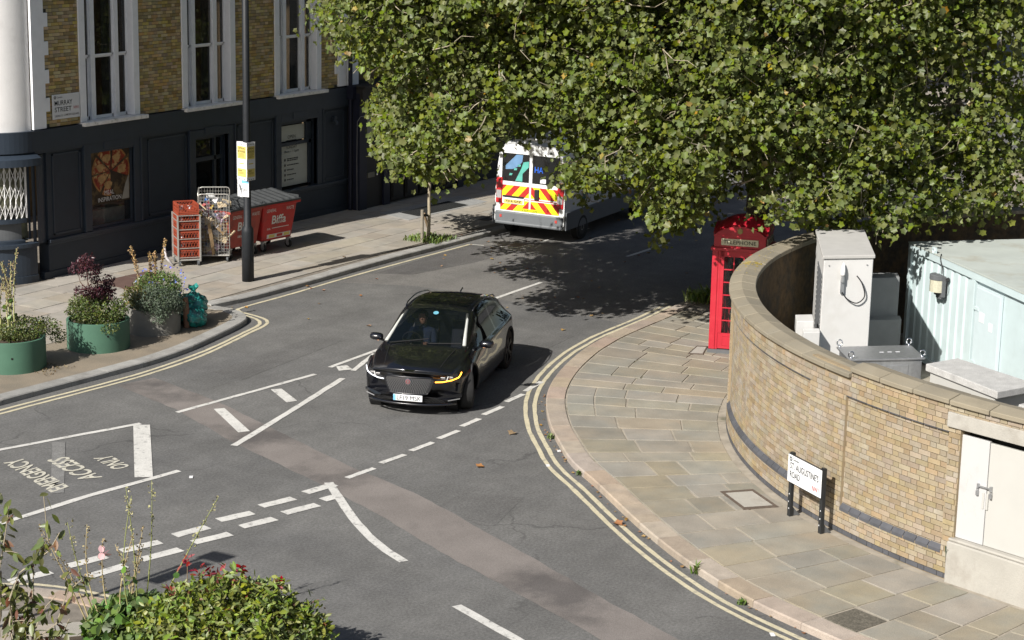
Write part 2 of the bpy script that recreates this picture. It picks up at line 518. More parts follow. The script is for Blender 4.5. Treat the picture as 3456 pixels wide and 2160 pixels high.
M['white_print'] = pmat('white_print', (.62, .62, .6), rough=.7, var=.12, scale=20)
M['dark_print'] = pmat('dark_print', (.05, .055, .055), rough=.7, var=.05)
M['black_print'] = pmat('black_print', (.012, .012, .012), rough=.6, var=.05)
M['red_print'] = pmat('red_print', (.42, .05, .04), rough=.7, var=.05)
M['sign_white'] = pmat('enamel_white', (.66, .67, .68), rough=.4, var=.02, col2=(.6, .6, .58), mix=(.55, .8))
M['sign_yellow'] = pmat('sign_yellow', (.60, .49, .14), rough=.6, var=.04)
M['sign_blue'] = pmat('sign_blue', (.16, .42, .62), rough=.5, var=.04)
M['phone_red'] = pmat('phone_box_red', (.40, .015, .030), rough=.38, var=.06, scale=4, spec=.5, col2=(.40, .035, .045), mix=(.5, .75))
M['opal'] = pmat('opal_sign_glass', (.58, .55, .40), rough=.4, var=.05)
M['gilt'] = pmat('gilt_crown', (.30, .24, .10), rough=.45, var=.2, scale=20, metal=.4)
M['planter_green'] = pmat('green_planter_paint', (.062, .135, .092), rough=.6, var=.08, scale=3, col2=(.06, .13, .088), mix=(.5, .75))
M['planter_grey'] = pmat('grey_planter', (.19, .185, .165), rough=.8, var=.1, scale=4)
M['bag_teal'] = pmat('teal_refuse_bag', (.02, .25, .21), rough=.25, var=.2, scale=5, spec=.6, bump=1.0, bscale=9, col2=(.02, .085, .08), mix=(.45, .6), mscale=6)
M['wood'] = pmat('weathered_timber', (.22, .16, .10), rough=.85, var=.2, scale=12)
M['wood_grey'] = pmat('silvered_timber', (.22, .195, .155), rough=.85, var=.2, scale=12)
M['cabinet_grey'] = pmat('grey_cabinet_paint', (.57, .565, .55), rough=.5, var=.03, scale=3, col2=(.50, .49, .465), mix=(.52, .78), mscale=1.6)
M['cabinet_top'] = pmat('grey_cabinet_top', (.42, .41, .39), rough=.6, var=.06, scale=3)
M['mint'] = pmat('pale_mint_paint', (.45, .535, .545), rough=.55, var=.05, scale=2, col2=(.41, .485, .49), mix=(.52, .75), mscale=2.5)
M['cabinet_shade'] = pmat('shade_grey_cabinet', (.22, .225, .225), rough=.6, var=.05)  # rear cabinet grey, set darker so the colour carries part of the shade
M['mint_roof'] = pmat('mint_roof', (.38, .41, .38), rough=.75, var=.08, scale=1.5, col2=(.30, .28, .22), mix=(.52, .75), mscale=1.2)
M['door_white'] = pmat('white_steel_door', (.43, .428, .425), rough=.45, var=.03, scale=2, col2=(.38, .36, .335), mix=(.58, .8), mscale=3)
M['door_cream'] = pmat('off_white_steel_door', (.405, .40, .375), rough=.5, var=.03, scale=2)
M['lamp_glass'] = pmat('lamp_glass', (.45, .43, .33), rough=.2, var=.1, scale=30, spec=.6)
M['bark'] = pmat('plane_bark', (.075, .062, .045), rough=.9, var=.25, scale=6, bump=.7, bscale=14, col2=(.15, .135, .1), mix=(.55, .68), mscale=4)
M['bark_pale'] = pmat('pale_plane_bark', (.30, .28, .23), rough=.9, var=.25, scale=6, bump=.5, bscale=14, col2=(.10, .085, .06), mix=(.45, .58), mscale=4)
M['twig'] = pmat('twig', (.30, .26, .19), rough=.85, var=.2, scale=8)
M['plane_leaf'] = leaf_mat('plane_leaf', (.122, .152, .024), .34, .024, .45, .38, .34)
M['plane_leaf_young'] = leaf_mat('plane_leaf_young', (.15, .185, .032), .34, .024, .45, .38, .34)
M['plane_leaf_yellow'] = leaf_mat('plane_leaf_yellow', (.27, .19, .03), .3, .03, .45, .3)
M['seed'] = pmat('seed_ball', (.22, .19, .055), rough=.9, var=.2, scale=20)
M['leaf_green'] = leaf_mat('leaf_green', (.095, .135, .03), .35, .03)
M['leaf_lush'] = leaf_mat('leaf_lush', (.12, .20, .045), .3, .03)
M['leaf_glossy'] = leaf_mat('leaf_glossy', (.165, .21, .035), .35, .035, .42, .25, .35)
M['leaf_grey'] = leaf_mat('leaf_grey_green', (.10, .135, .085), .25, .02, .6)
M['leaf_purple'] = leaf_mat('leaf_purple', (.075, .022, .03), .4, .02, .4, .3)
M['leaf_red'] = leaf_mat('leaf_red', (.30, .022, .025), .3, .02, .35, .3)
M['leaf_bronze'] = leaf_mat('leaf_bronze', (.12, .14, .035), .35, .04, .4, .3)
M['leaf_rust'] = leaf_mat('leaf_rust', (.16, .065, .03), .35, .02, .5, .3)
M['leaf_brown'] = leaf_mat('fallen_leaf', (.30, .16, .06), .35, .03, .7, .2)
M['stem_green'] = pmat('stem_green', (.20, .22, .075), rough=.7, var=.15, scale=8)
M['stem_pale'] = pmat('stem_pale_green', (.34, .34, .15), rough=.75, var=.15, scale=8)
M['stem_straw'] = pmat('stem_straw', (.34, .28, .15), rough=.8, var=.2, scale=8)
M['seed_head'] = leaf_mat('seed_head', (.26, .20, .10), .35, .02, .8, .1)
M['seed_pale'] = leaf_mat('seed_head_pale', (.33, .31, .16), .3, .02, .8, .1)
M['seed_gold'] = leaf_mat('seed_head_gold', (.36, .23, .09), .3, .02, .8, .1)
M['flower_blue'] = leaf_mat('flower_blue', (.14, .18, .62), .2, .02, .6, .2)
M['flower_pink'] = leaf_mat('flower_pink', (.62, .36, .40), .15, .02, .6, .3)
M['litter'] = pmat('litter_paper', (.62, .62, .62), rough=.7, var=.1)
M['crate_red'] = pmat('terracotta_crate', (.28, .055, .028), rough=.55, var=.1, scale=6)
M['cardboard'] = pmat('cardboard', (.34, .235, .13), rough=.9, var=.12, scale=6)
M['film'] = pmat('clear_film', (.55, .53, .55), rough=.25, var=.25, scale=9, spec=.6)
M['skin'] = pmat('skin', (.42, .24, .17), rough=.6, var=.05)
M['shirt'] = pmat('dark_blue_shirt', (.03, .045, .09), rough=.85, var=.1)
M['hair'] = pmat('dark_hair', (.02, .015, .012), rough=.6, var=.1)
M['seat_dark'] = pmat('car_seat', (.025, .03, .045), rough=.7, var=.1)
M['headliner'] = pmat('pale_pillar_trim', (.42, .43, .40), rough=.8, var=.04)

# ================================================================ THE SETTING
CW = Vector((34.08, 3.66)); RW = 10.5          # centre and face radius of the curved compound wall

def struct(name, m, mats, **k):
    return tag(m.build(name, mats, **k), kind='structure')

m = MB(); m.quad((-200, -200, 0), (320, -200, 0), (320, 320, 0), (-200, 320, 0))
road = struct('road', m, M['asphalt'])
road['label'] = 'grey asphalt carriageway of the junction'

def on_road(name, m, mat):
    return m.build(name, mat, road)

# reinstated trench strip across the junction, lighter and darker patches
up = [(26.65, 23.31), (26.2, 21.78), (25.51, 20.11), (24.9, 18.75), (24.33, 17.49), (23.56, 15.36), (22.43, 13.14), (21.46, 11.33), (20.61, 9.68), (19.6, 7.6)]
lo = [(25.87, 23.5), (25.19, 21.51), (24.16, 19.4), (23.25, 17.11), (22.47, 15.39), (21.45, 13.41), (20.9, 12.16), (20.09, 10.46), (19.0, 8.2)]
su, sl = resample(up, .25), resample(lo, .25)
n = min(len(su), len(sl))
su, sl = [su[int(i * (len(su) - 1) / (n - 1))] for i in range(n)], [sl[int(i * (len(sl) - 1) / (n - 1))] for i in range(n)]
jj = lambda: random.uniform(-.02, .02)
m = MB(); m.grid([[(a[0] + jj(), a[1], .004), (b[0] + jj(), b[1], .004)] for a, b in zip(su, sl)])
on_road('trench_strip', m, M['asphalt_brown'])
m = MB(); m.prism([(35.6, 25.6), (36.3, 24.0), (36.35, 22.4), (36.0, 20.4), (35.7, 18.2), (42, 18.4), (60, 18.6), (60, 25.5), (42, 25.4)], -.05, .003)
on_road('resurfaced_patch', m, M['asphalt_light'])
m = MB(); m.prism([(36.9, 25.5), (37.3, 24.7), (39.5, 24.3), (41.2, 24.2), (41.6, 25.0), (41.2, 25.6)], -.05, .006)
on_road('oil_stained_patch', m, M['asphalt_dark'])
for poly in ([(22.9, 14.9), (24.1, 15.0), (24.4, 14.1), (23.1, 13.8)], [(27.4, 21.9), (31.0, 22.2), (30.9, 22.9), (27.6, 22.7)], [(32.6, 19.2), (34.2, 19.4), (34.1, 18.6), (32.7, 18.5)]):
    m = MB(); m.prism(poly, -.05, .0028); on_road('repair_patch', m, M['asphalt_patch'])
m = MB(); m.box(41.75, 42.2, 24.45, 24.8, -.02, .008)
on_road('drain_cover', m, M['iron'])

# --- kerb lines (road edge)
KR = catmull([(75, 18.3), (50, 18.2), (39.0, 18.08), (36.5, 17.96), (34.5, 17.92), (33.66, 17.84), (32.64, 17.68), (31.04, 17.25), (29.49, 16.62), (28.04, 15.75), (26.95, 14.91), (26.16, 14.24), (25.35, 13.34), (24.06, 11.96), (23.09, 10.8), (22.28, 9.61), (21.75, 8.5), (21.25, 7.2), (20.8, 5.4), (20.5, 3), (20.4, 0)], 6)
KI = catmull([(12, 25.4), (18, 24.55), (21.5, 24.3), (23.67, 24.21), (25.1, 24.12), (26.69, 24.0), (27.51, 23.98), (28.5, 24.06), (29.48, 24.25), (30.5, 24.48), (31.05, 24.66), (31.32, 24.84), (31.54, 25.15), (31.66, 25.45), (31.7, 25.78), (31.69, 26.1)], 5)
KM = catmull([(31.73, 26.13), (32.4, 26.03), (33.2, 25.96), (35, 25.94), (38, 25.96), (43, 25.85), (60, 25.8), (90, 25.8)], 5)
KB = catmull([(6, 22.0), (11, 20.3), (14.5, 19.15), (16.3, 18.45), (17.2, 17.85), (17.54, 17.25), (17.66, 16.5), (17.64, 15.84), (17.5, 15), (17.25, 13.6), (16.8, 11.5), (16.3, 8), (16, 2)], 5)

def kerb_run(line, parent, mat, side, w, h, lmin, lmax, xlo=-1e9, xhi=1e9):
    """individual kerb stones along a line; side=+1 when the pavement lies to the left of the line"""
    pts = resample(line, .1)
    i = 0
    while i < len(pts) - 2:
        L = random.uniform(lmin, lmax)
        j = min(len(pts) - 1, i + max(2, int(L / .1)))
        seg = pts[i:j + 1]
        c = seg[len(seg) // 2]
        if xlo < c[0] < xhi:
            k = max(1, len(seg) // 4)
            s2 = seg[::k] if seg[::k][-1] == seg[-1] else seg[::k] + [seg[-1]]
            inn = offset(s2, side * w); ch = offset(s2, side * .018)
            hh = h + random.uniform(-.006, .004)
            d = Vector((s2[1][0] - s2[0][0], s2[1][1] - s2[0][1])).normalized() * .006
            s2[0] = (s2[0][0] + d.x, s2[0][1] + d.y); inn[0] = (inn[0][0] + d.x, inn[0][1] + d.y); ch[0] = (ch[0][0] + d.x, ch[0][1] + d.y)
            q = MB()
            rows = [[(a[0], a[1], -.05), (a[0], a[1], hh - .02), (c_[0], c_[1], hh), (b[0], b[1], hh), (b[0], b[1], -.05)] for a, c_, b in zip(s2, ch, inn)]
            q.grid(rows, flip=side > 0)
            nb = len(rows) - 1
            q.f.append((4, 3, 2, 1, 0) if side < 0 else (0, 1, 2, 3, 4)); q.mi.append(0)
            e = nb * 5
            q.f.append((e, e + 1, e + 2, e + 3, e + 4) if side < 0 else (e + 4, e + 3, e + 2, e + 1, e)); q.mi.append(0)
            o = q.build('kerb_stone', mat, parent, origin=None)
        i = j

# --- right-hand pavement, york stone flags laid in courses square to the kerb
m = MB()
poly = [p for p in resample(offset(KR, .05), .5)]
m.prism([(p[0], p[1]) for p in poly] + [(75, 0)], -.08, .088)
pav_r = struct('pavement', m, M['joint'])
pav_r['label'] = 'york stone corner pavement outside the curved brick wall'
kerb_run(KR, pav_r, M['granite_pink'], 1, .33, .105, .7, 1.05, -1, 44)
KRi = resample(offset(KR, .35), .05)
KRi = [p for p in KRi if p[0] < 45]
phis = []
acc = 0; nxt = .3
for a, b in zip(KRi, KRi[1:]):
    acc += math.hypot(b[0] - a[0], b[1] - a[1])
    if acc >= nxt:
        phis.append(b); nxt = acc + random.choice((.46, .52, .58, .62, .7, .76))
MANH = [([(26.06, 11.63), (25.48, 10.98), (25.88, 10.59), (26.45, 11.26)]), ([(33.7, 15.86), (33.82, 15.58), (34.5, 15.80), (34.41, 16.0)])]
for k, (p, q) in enumerate(zip(phis, phis[1:])):
    P, Q = Vector(p), Vector(q)
    dp, dq = (CW - P), (CW - Q)
    if p[0] > 34.3: dp = Vector((0, -1)) * 3.4 if False else dp
    lp, lq = dp.length - (RW + .13), dq.length - (RW + .13)
    if lp < .3: continue
    dp.normalize(); dq.normalize()
    cuts = [0.0]
    while cuts[-1] < lp - .05:
        r = random.uniform(.5, 1.15)
        nx = cuts[-1] + r
        if lp - nx < .4: nx = lp
        cuts.append(min(nx, lp))
    dark_at = None
    if 21.5 < p[0] < 22.2 and 7.2 < p[1] < 8.4 and not globals().get('DARK_DONE'): dark_at = 0; DARK_DONE = True
    for ci, (a, b) in enumerate(zip(cuts, cuts[1:])):
        g = .017
        fa, fb = (a + g) / lp, (b - g) / lp
        c = [P + dp * lp * fa, P + dp * lp * fb, Q + dq * lq * fb, Q + dq * lq * fa]
        e = (Q - P).normalized() * g
        c = [c[0] + e, c[1] + e, c[2] - e, c[3] - e]
        c = [x + Vector((random.uniform(-.007, .007), random.uniform(-.007, .007))) for x in c]
        z = .1 + random.uniform(-.003, .003)
        q_ = MB(); q_.hexa([(x.x, x.y, .07) for x in c], [(x.x, x.y, z + random.uniform(-.001, .001)) for x in c])
        # keep the winding upward
        if (c[1] - c[0]).cross(c[2] - c[0]) < 0: q_.f = [f[::-1] for f in q_.f]
        q_.build('flagstone', M['flag_dark'] if ci == dark_at else M['flag'], pav_r, bevel=.004, seg=1)

def cover(corners, label, infill, z0=.1):
    c = [Vector(x) for x in corners]; ctr = sum(c, Vector((0, 0))) / 4
    t = thing('manhole_cover', label, 'manhole cover', (ctr.x, ctr.y, z0))
    m = MB()
    inn = [ctr + (x - ctr) * .82 for x in c]
    for i in range(4):
        a, b, b2, a2 = c[i], c[(i + 1) % 4], inn[(i + 1) % 4], inn[i]
        m.hexa([(p.x, p.y, z0 - .02) for p in (a, b, b2, a2)], [(p.x, p.y, z0 + .009) for p in (a, b, b2, a2)])
    m.build('frame', M['iron'], t, world=True)
    m = MB(); m.prism([(ctr + (x - ctr) * .80).to_tuple() for x in c], z0 - .02, z0 + .007)
    m.build('infill', infill, t, world=True)
    return t
cover(MANH[0], 'concrete filled manhole cover with rusty frame beside the curved wall', M['concrete'])
cover(MANH[1], 'small inspection cover in front of the red telephone box', M['concrete'])

# --- planted build-out with the bound gravel surface
m = MB()
isl = resample(offset(KI, .05), .3)
m.prism([(p[0], p[1]) for p in isl] + [(31.69, 26.42), (12, 26.42)], -.08, .1)
island = struct('pavement', m, M['resin'])
island['label'] = 'brown gravel build-out carrying the round planters'
kerb_run(KI, island, M['granite_grey'], 1, .30, .108, .75, 1.0, 16, 40)

# --- shop-side pavement
m = MB()
main = resample(offset(KM, .05), .6)
m.prism([(12, 26.424)] + [(31.7, 26.424)] + [(p[0], p[1]) for p in main] + [(90, 34), (44, 34), (30.9, 46), (12, 46)], -.08, .086)
pav_l = struct('pavement', m, M['joint_dark'])
pav_l['label'] = 'concrete slab pavement along the dark shopfront'
kerb_run(KM, pav_l, M['granite_grey'], 1, .30, .11, .8, 1.1, 0, 56)
y = 26.44
row = 0
while y < 30.75:
    h = random.choice((.52, .6, .6, .66))
    x = 25.6 + random.uniform(0, .6)
    while x < 54:
        w = random.choice((.6, .75, .9, .9, 1.05))
        y0, y1 = y, min(y + h, 30.78)
        if x < 31.6 or y0 > 26.4:
            if not (x < 31.2 and y0 > 30.2):
                z = .1 + random.uniform(-.003, .003)
                c = [(x + .006, y0 + .006), (x + w - .006, y0 + .006), (x + w - .006, y1 - .006), (x + .006, y1 - .006)]
                q_ = MB(); q_.hexa([(a, b, .06) for a, b in c], [(a, b, z + random.uniform(-.0015, .0015)) for a, b in c])
                q_.build('paving_slab', M['slab'], pav_l)
        x += w
    y += h
    row += 1
m = MB(); m.prism([(54, 26.2), (90, 26.2), (90, 30.78), (54, 30.78)], .05, .099)
m.build('far_paving', M['slab'], pav_l)

t = thing('cellar_hatch', 'brown steel cellar hatch in the slabs behind the planters', 'hatch', (32.8, 29.0, .1))
m = MB(); m.prism([(31.85, 28.55), (33.4, 28.5), (33.65, 29.55), (32.05, 29.65)], .09, .106)
m.build('plate', M['hatch'], t, world=True)
m = MB(); m.prism([(32.72, 28.53), (32.74, 28.53), (32.95, 29.6), (32.93, 29.6)], .1, .112)
m.build('seam', M['iron'], t, world=True)
cover([(44.0, 27.05), (44.05, 26.75), (44.7, 26.8), (44.65, 27.1)], 'dark inspection cover in the slabs behind the minibus', M['asphalt_dark'])
cover([(29.2, 27.2), (29.25, 26.95), (29.75, 27.0), (29.7, 27.25)], 'small grey inspection cover in the slabs behind the planters', M['concrete'])

# --- near corner pavement, bottom left
m = MB()
m.prism([(p[0], p[1]) for p in resample(KB, .4)] + [(-20, 2), (-20, 22)], -.08, .03)
pav_b = struct('pavement', m, M['joint_dark'])
pav_b['label'] = 'near corner pavement of square slabs'
pavb_poly = resample(KB, .4)
kerb_run(KB, pav_b, M['granite_pink'], -1, .28, .05, .7, 1.0, 10, 20)
ux, uy = Vector((.72, -.69)), Vector((.69, .72))
o0 = Vector((16.84, 16.98))
def inside_b(p):
    # right of the kerb line, with a margin
    best = min(((p[0] - q[0]) ** 2 + (p[1] - q[1]) ** 2, i) for i, q in enumerate(pavb_poly))
    i = best[1]; a = pavb_poly[max(i - 1, 0)]; b = pavb_poly[min(i + 1, len(pavb_poly) - 1)]
    cr = (b[0] - a[0]) * (p[1] - a[1]) - (b[1] - a[1]) * (p[0] - a[0])
    return cr < 0 and best[0] > .09
for i in range(-9, 3):
    off = random.uniform(0, .5)
    for j in range(-4, 5):
        a = o0 + ux * (j * .68 + off) + uy * (i * .57)
        c = [a + ux * .007 + uy * .007, a + ux * .673 + uy * .007, a + ux * .673 + uy * .563, a + ux * .007 + uy * .563]
        if not all(inside_b(x) for x in c): continue
        q_ = MB(); q_.hexa([(x.x, x.y, .0) for x in c], [(x.x, x.y, .042) for x in c])
        q_.build('paving_slab', M['slab'], pav_b)

# --- painted markings
def line(name, pts, w, mat, z=.008, step=.25, j=.006):
    z = .0055 if name == 'yellow_line' else z
    on_road(name, ribbon(resample(pts, step), w, z, j), mat)
def sub(pts, f):
    return [p for p in pts if f(p)]
KRs = resample(KR, .2)
line('yellow_line', sub(offset(KRs, -.20), lambda p: p[1] > 5 and p[0] < 38), .075, M['yellow_paint'])
line('yellow_line', sub(offset(KRs, -.36), lambda p: p[1] > 5 and p[0] < 38.2), .075, M['yellow_paint'])
for pts in ([(16, 24.35), (20, 24.0), (23.33, 23.83), (24.94, 23.69), (26.4, 23.58), (27.6, 23.6), (28.65, 23.71), (29.78, 23.95), (30.53, 24.13), (31.08, 24.24), (31.42, 24.38), (31.62, 24.58), (31.74, 24.85), (31.82, 25.2), (31.9, 25.5), (32.0, 25.64), (32.3, 25.7), (34, 25.69), (36.8, 25.73), (41.3, 25.64)],
            [(16, 24.51), (20, 24.16), (23.4, 24.0), (24.94, 23.86), (26.4, 23.74), (27.6, 23.76), (28.8, 23.88), (29.9, 24.1), (30.54, 24.25), (31.05, 24.36), (31.3, 24.48), (31.48, 24.66), (31.6, 24.92), (31.69, 25.22), (31.75, 25.6), (31.83, 25.78), (32.05, 25.83)]):
    line('yellow_line', catmull(pts, 4), .075, M['yellow_paint'])
KBs = resample(KB, .2)
line('yellow_line', sub(offset(KBs, .06), lambda p: p[1] > 13 and p[0] > 8), .07, M['yellow_paint'], z=.008)
line('yellow_line', sub(offset(KBs, .20), lambda p: p[1] > 13 and p[0] > 8), .07, M['yellow_paint'], z=.008)
W = M['white_paint']
line('white_line', [(25.07, 21.44), (28.55, 21.05)], .10, W)
line('white_line', [(29.13, 21.14), (31.2, 21.2)], .10, W)
line('white_line', [(24.06, 19.38), (26.31, 19.9), (28.6, 20.46)], .12, W)
line('white_line', [(29.18, 20.63), (30.5, 21.06)], .10, W)
for q in ([(25.60, 21.06), (25.75, 20.94), (24.87, 19.69), (24.70, 19.8)], [(27.2, 21.05), (27.36, 20.93), (26.86, 20.2), (26.66, 20.28)], [(29.25, 21.08), (29.44, 20.96), (29.24, 20.69), (29.01, 20.84)]):
    m = MB(); m.quad(*[(a, b, .009) for a, b in reversed(q)]); on_road('hatch_bar', m, W)
line('white_line', [(36.1, 21.78), (38.33, 21.82)], .10, W)
line('white_line', [(42.3, 21.66), (44.6, 21.64)], .10, W)
line('white_line', [(48.5, 21.66), (51, 21.64)], .10, W)
line('white_line', [(19.5, 23.0), (21.77, 22.3), (22.9, 21.92), (24.19, 21.48)], .11, W)
line('white_line', [(17.0, 19.95), (19.24, 19.66), (20.72, 19.53), (22.51, 19.22)], .12, W)
m = MB(); m.quad(*[(a, b, .009) for a, b in [(21.86, 19.56), (22.03, 19.34), (24.22, 21.30), (24.05, 21.52)]]); on_road('white_bar', m, W)
m = MB(); m.quad(*[(a, b, .007) for a, b in [(20.55, 20.05), (20.70, 19.92), (22.68, 21.76), (22.55, 21.92)]]); on_road('worn_bar', m, M['worn_paint'])
def dash(a, b, w):
    line('give_way_dash' if w > .15 else 'white_dash', [a, b], w, W, step=.15)
for a, b in [((22.72, 16.95), (23.31, 16.83)), ((21.84, 17.1), (22.42, 16.93)), ((21.0, 17.21), (21.54, 17.02)), ((20.13, 17.3), (20.68, 17.15)), ((19.23, 17.48), (19.82, 17.29)), ((18.39, 17.67), (18.96, 17.51)), ((17.52, 17.89), (18.1, 17.7)),
             ((22.59, 16.53), (22.89, 16.45)), ((21.78, 16.63), (22.37, 16.46)), ((20.95, 16.76), (21.51, 16.59)), ((20.05, 16.89), (20.63, 16.7)), ((19.12, 17.03), (19.74, 16.85)), ((18.24, 17.17), (18.83, 17.05))]:
    dash(a, b, .19)
line('white_line', catmull([(23.33, 16.95), (22.78, 16.35), (22.22, 15.74), (21.67, 15.06), (21.3, 14.51), (21.05, 14.03)], 4), .14, W, z=.0095)
for a, b in [((23.68, 16.86), (24.34, 16.8)), ((24.62, 16.87), (25.22, 16.81)), ((25.45, 16.85), (26.06, 16.82)), ((26.3, 16.86), (26.89, 16.85)), ((27.14, 16.94), (27.72, 16.94)), ((27.97, 17.01), (28.63, 17.02)), ((28.93, 17.13), (29.56, 17.14)), ((29.75, 17.22), (30.53, 17.32))]:
    dash(a, b, .11)
line('white_line', [(20.06, 12.56), (19.51, 11.33), (18.6, 9.3)], .14, W)
for pts in ([(41.33, 25.66), (41.41, 25.27)], [(41.53, 24.85), (41.57, 24.45)], [(41.55, 24.48), (42.23, 24.37)], [(42.83, 24.36), (43.37, 24.35)], [(44.5, 24.3), (45.2, 24.3)]):
    line('bay_mark', pts, .06, W)
for txt, x, y, w, h, u in (('EMERGENCY', 21.115, 20.90, 1.80, .37, (-1, .06, 0)), ('ACCESS', 21.675, 20.63, 1.30, .36, (-1, .4, 0)), ('ONLY', 22.25, 20.37, .74, .31, (-1, .35, 0))):
    lettering(txt, w, h, M['cream_paint'], (x, y, .0), (.38, .925, 0), u, road, 'road_lettering', depth=.010, off=.022)

# ================================================================ BUILDINGS
def flemish(x0, x1, z0, course, phase, hs=(.215, .1025), joint=.010):
    """bricks of one Flemish course between x0 and x1: (xa, xb, whole?)"""
    pitch = hs[0] + hs[1] + 2 * joint
    x = x0 - ((phase * pitch / 2) % pitch)
    k = 0; out = []
    while x < x1:
        w = hs[k % 2]
        a, b = max(x, x0), min(x + w, x1)
        if b - a > .025: out.append((a, b, b - a > w - 1e-4, k % 2))
        x += w + joint; k += 1
    return out

def brick_mesh(name, w, d, h, mat):
    m = MB(); m.box(-w / 2, w / 2, -d, 0, 0, h)
    me = bpy.data.meshes.new(name); me.from_pydata(m.v, [], m.f); me.materials.append(mat)
    return me

FY = 30.8
bld = thing('corner_building', 'three storey yellow brick corner building above a dark navy shopfront', 'building', (31.4, FY, 0))
B = lambda m, name, mat, parent=bld, **k: m.build(name, mat, parent, world=True, **k)
RC = 1.2                                     # radius of the rounded corner
def corner(th, r=RC, z=0):                   # th = 0 at the shop facade, turning away to the left
    return (31.4 - r * math.sin(th), FY + RC - r * math.cos(th), z)
def arc_wall(m, r, z0, z1, t0=0.0, t1=1.75, n=22, mi=0, thick=.25):
    ths = [t0 + (t1 - t0) * i / n for i in range(n + 1)]
    m.grid([[corner(t, r, z0) for t in ths], [corner(t, r, z1) for t in ths]], mi, flip=True)
    m.grid([[corner(t, r, z1) for t in ths], [corner(t, r - thick, z1) for t in ths]], mi, flip=True)
    m.grid([[corner(t, r - thick, z0) for t in ths], [corner(t, r, z0) for t in ths]], mi, flip=True)

WINS = [(32.90, 34.89), (36.43, 38.45), (40.05, 42.04)]
# upper brick wall core (mortar) with window openings
m = MB()
ZB, ZT = 3.48, 15.0
xs = [31.4, 32.90, 34.89, 36.43, 38.45, 40.05, 42.04, 43.7]
for a, b in ((31.4, 32.9), (34.89, 36.43), (38.45, 40.05), (42.04, 43.7)):
    m = MB(); m.box(a, b, FY + .010, FY + .36, ZB, 7.2); B(m, 'brick_pier', M['stock_mortar'])
m2 = MB(); m2.box(31.4, 43.7, FY + .010, FY + .36, 7.2, ZT)
B(m2, 'upper_wall', M['stock_far'])
m = MB(); m.box(31.2, 43.7, FY + 6, FY + 6.3, 0, ZT); m.box(43.4, 43.7, FY + .36, FY + 6, 0, ZT); m.box(31.2, 43.7, FY + .36, FY + 6, ZT - .3, ZT)
B(m, 'rear_shell', M['stock_far'])
me_s = brick_mesh('brick', .215, .012, .066, M['stock']); me_h = brick_mesh('brick', .1025, .012, .066, M['stock'])
cands = []; rest = MB()
CO = .0765
nz = int((7.0 - ZB) / CO)
teeth = lambda z: 31.93 if int((z - 3.84 + 30 * .31) / .31) % 2 == 0 else 31.79
teeth2 = lambda z: 42.66 if int((z - 3.84 + 30 * .31) / .31) % 2 == 0 else 42.80
for c in range(nz):
    z = ZB + c * CO + .005
    for a, b in ((teeth(z) + .004, 32.895), (34.895, 36.425), (38.455, 40.045), (42.045, teeth2(z) - .004)):
        for x0, x1, whole, kind in flemish(a, b, z, c, c % 2 + (.13 if c % 3 else 0)):
            if whole: cands.append(((x0 + x1) / 2, z, kind))
            else: rest.box(x0, x1, FY - .002, FY + .012, z, z + .066)
cands.sort(key=lambda q: q[0] + (q[1] - 3.5) * .9)
for i, (x, z, kind) in enumerate(cands):
    if i < 290:
        o = link_mesh('brick', me_h if kind else me_s, None, bld, loc=(x - 31.4, .010, z))
    else:
        w = .215 if kind == 0 else .1025
        rest.box(x - w / 2, x + w / 2, FY - .002, FY + .012, z, z + .066)
tag(B(rest, 'brickwork', M['stock']), kind='stuff')
# quoins: toothed white strips at both ends
q1 = MB()
q1.box(31.4, 31.79, FY - .045, FY + .02, ZB, 7.2)
B(q1, 'quoin_strip', M['joinery'])
q1 = MB(); q1.box(42.80, 43.2, FY - .045, FY + .02, 3.5, 7.2); q1.box(43.2, 43.7, FY - .06, FY + .02, 3.5, 7.2)
B(q1, 'quoin_strip', M['joinery'])
for k in range(-1, 12):
    z0 = 3.84 + k * .62 if k >= 0 else 3.5
    if k < 0: continue
    m = MB(); m.box(31.785, 31.925, FY - .04, FY + .02, z0, z0 + .30); B(m, 'quoin_block', M['joinery'], bevel=.006)
    m = MB(); m.box(42.665, 42.805, FY - .04, FY + .02, z0, z0 + .30); B(m, 'quoin_block', M['joinery'], bevel=.006)
# rounded white corner
m = MB(); arc_wall(m, RC - .04, 3.46, ZT, 0.0, 1.9, n=90)
B(m, 'rounded_corner', M['render_white'], smooth=False)
for p in bld.children[-1].data.polygons: p.use_smooth = True
m = MB(); arc_wall(m, RC - .3, 0, ZT, 1.9, 2.2, 4); m.box(26, 31.0, 35.6, 35.9, 0, ZT); B(m, 'side_wall', M['render_white'])

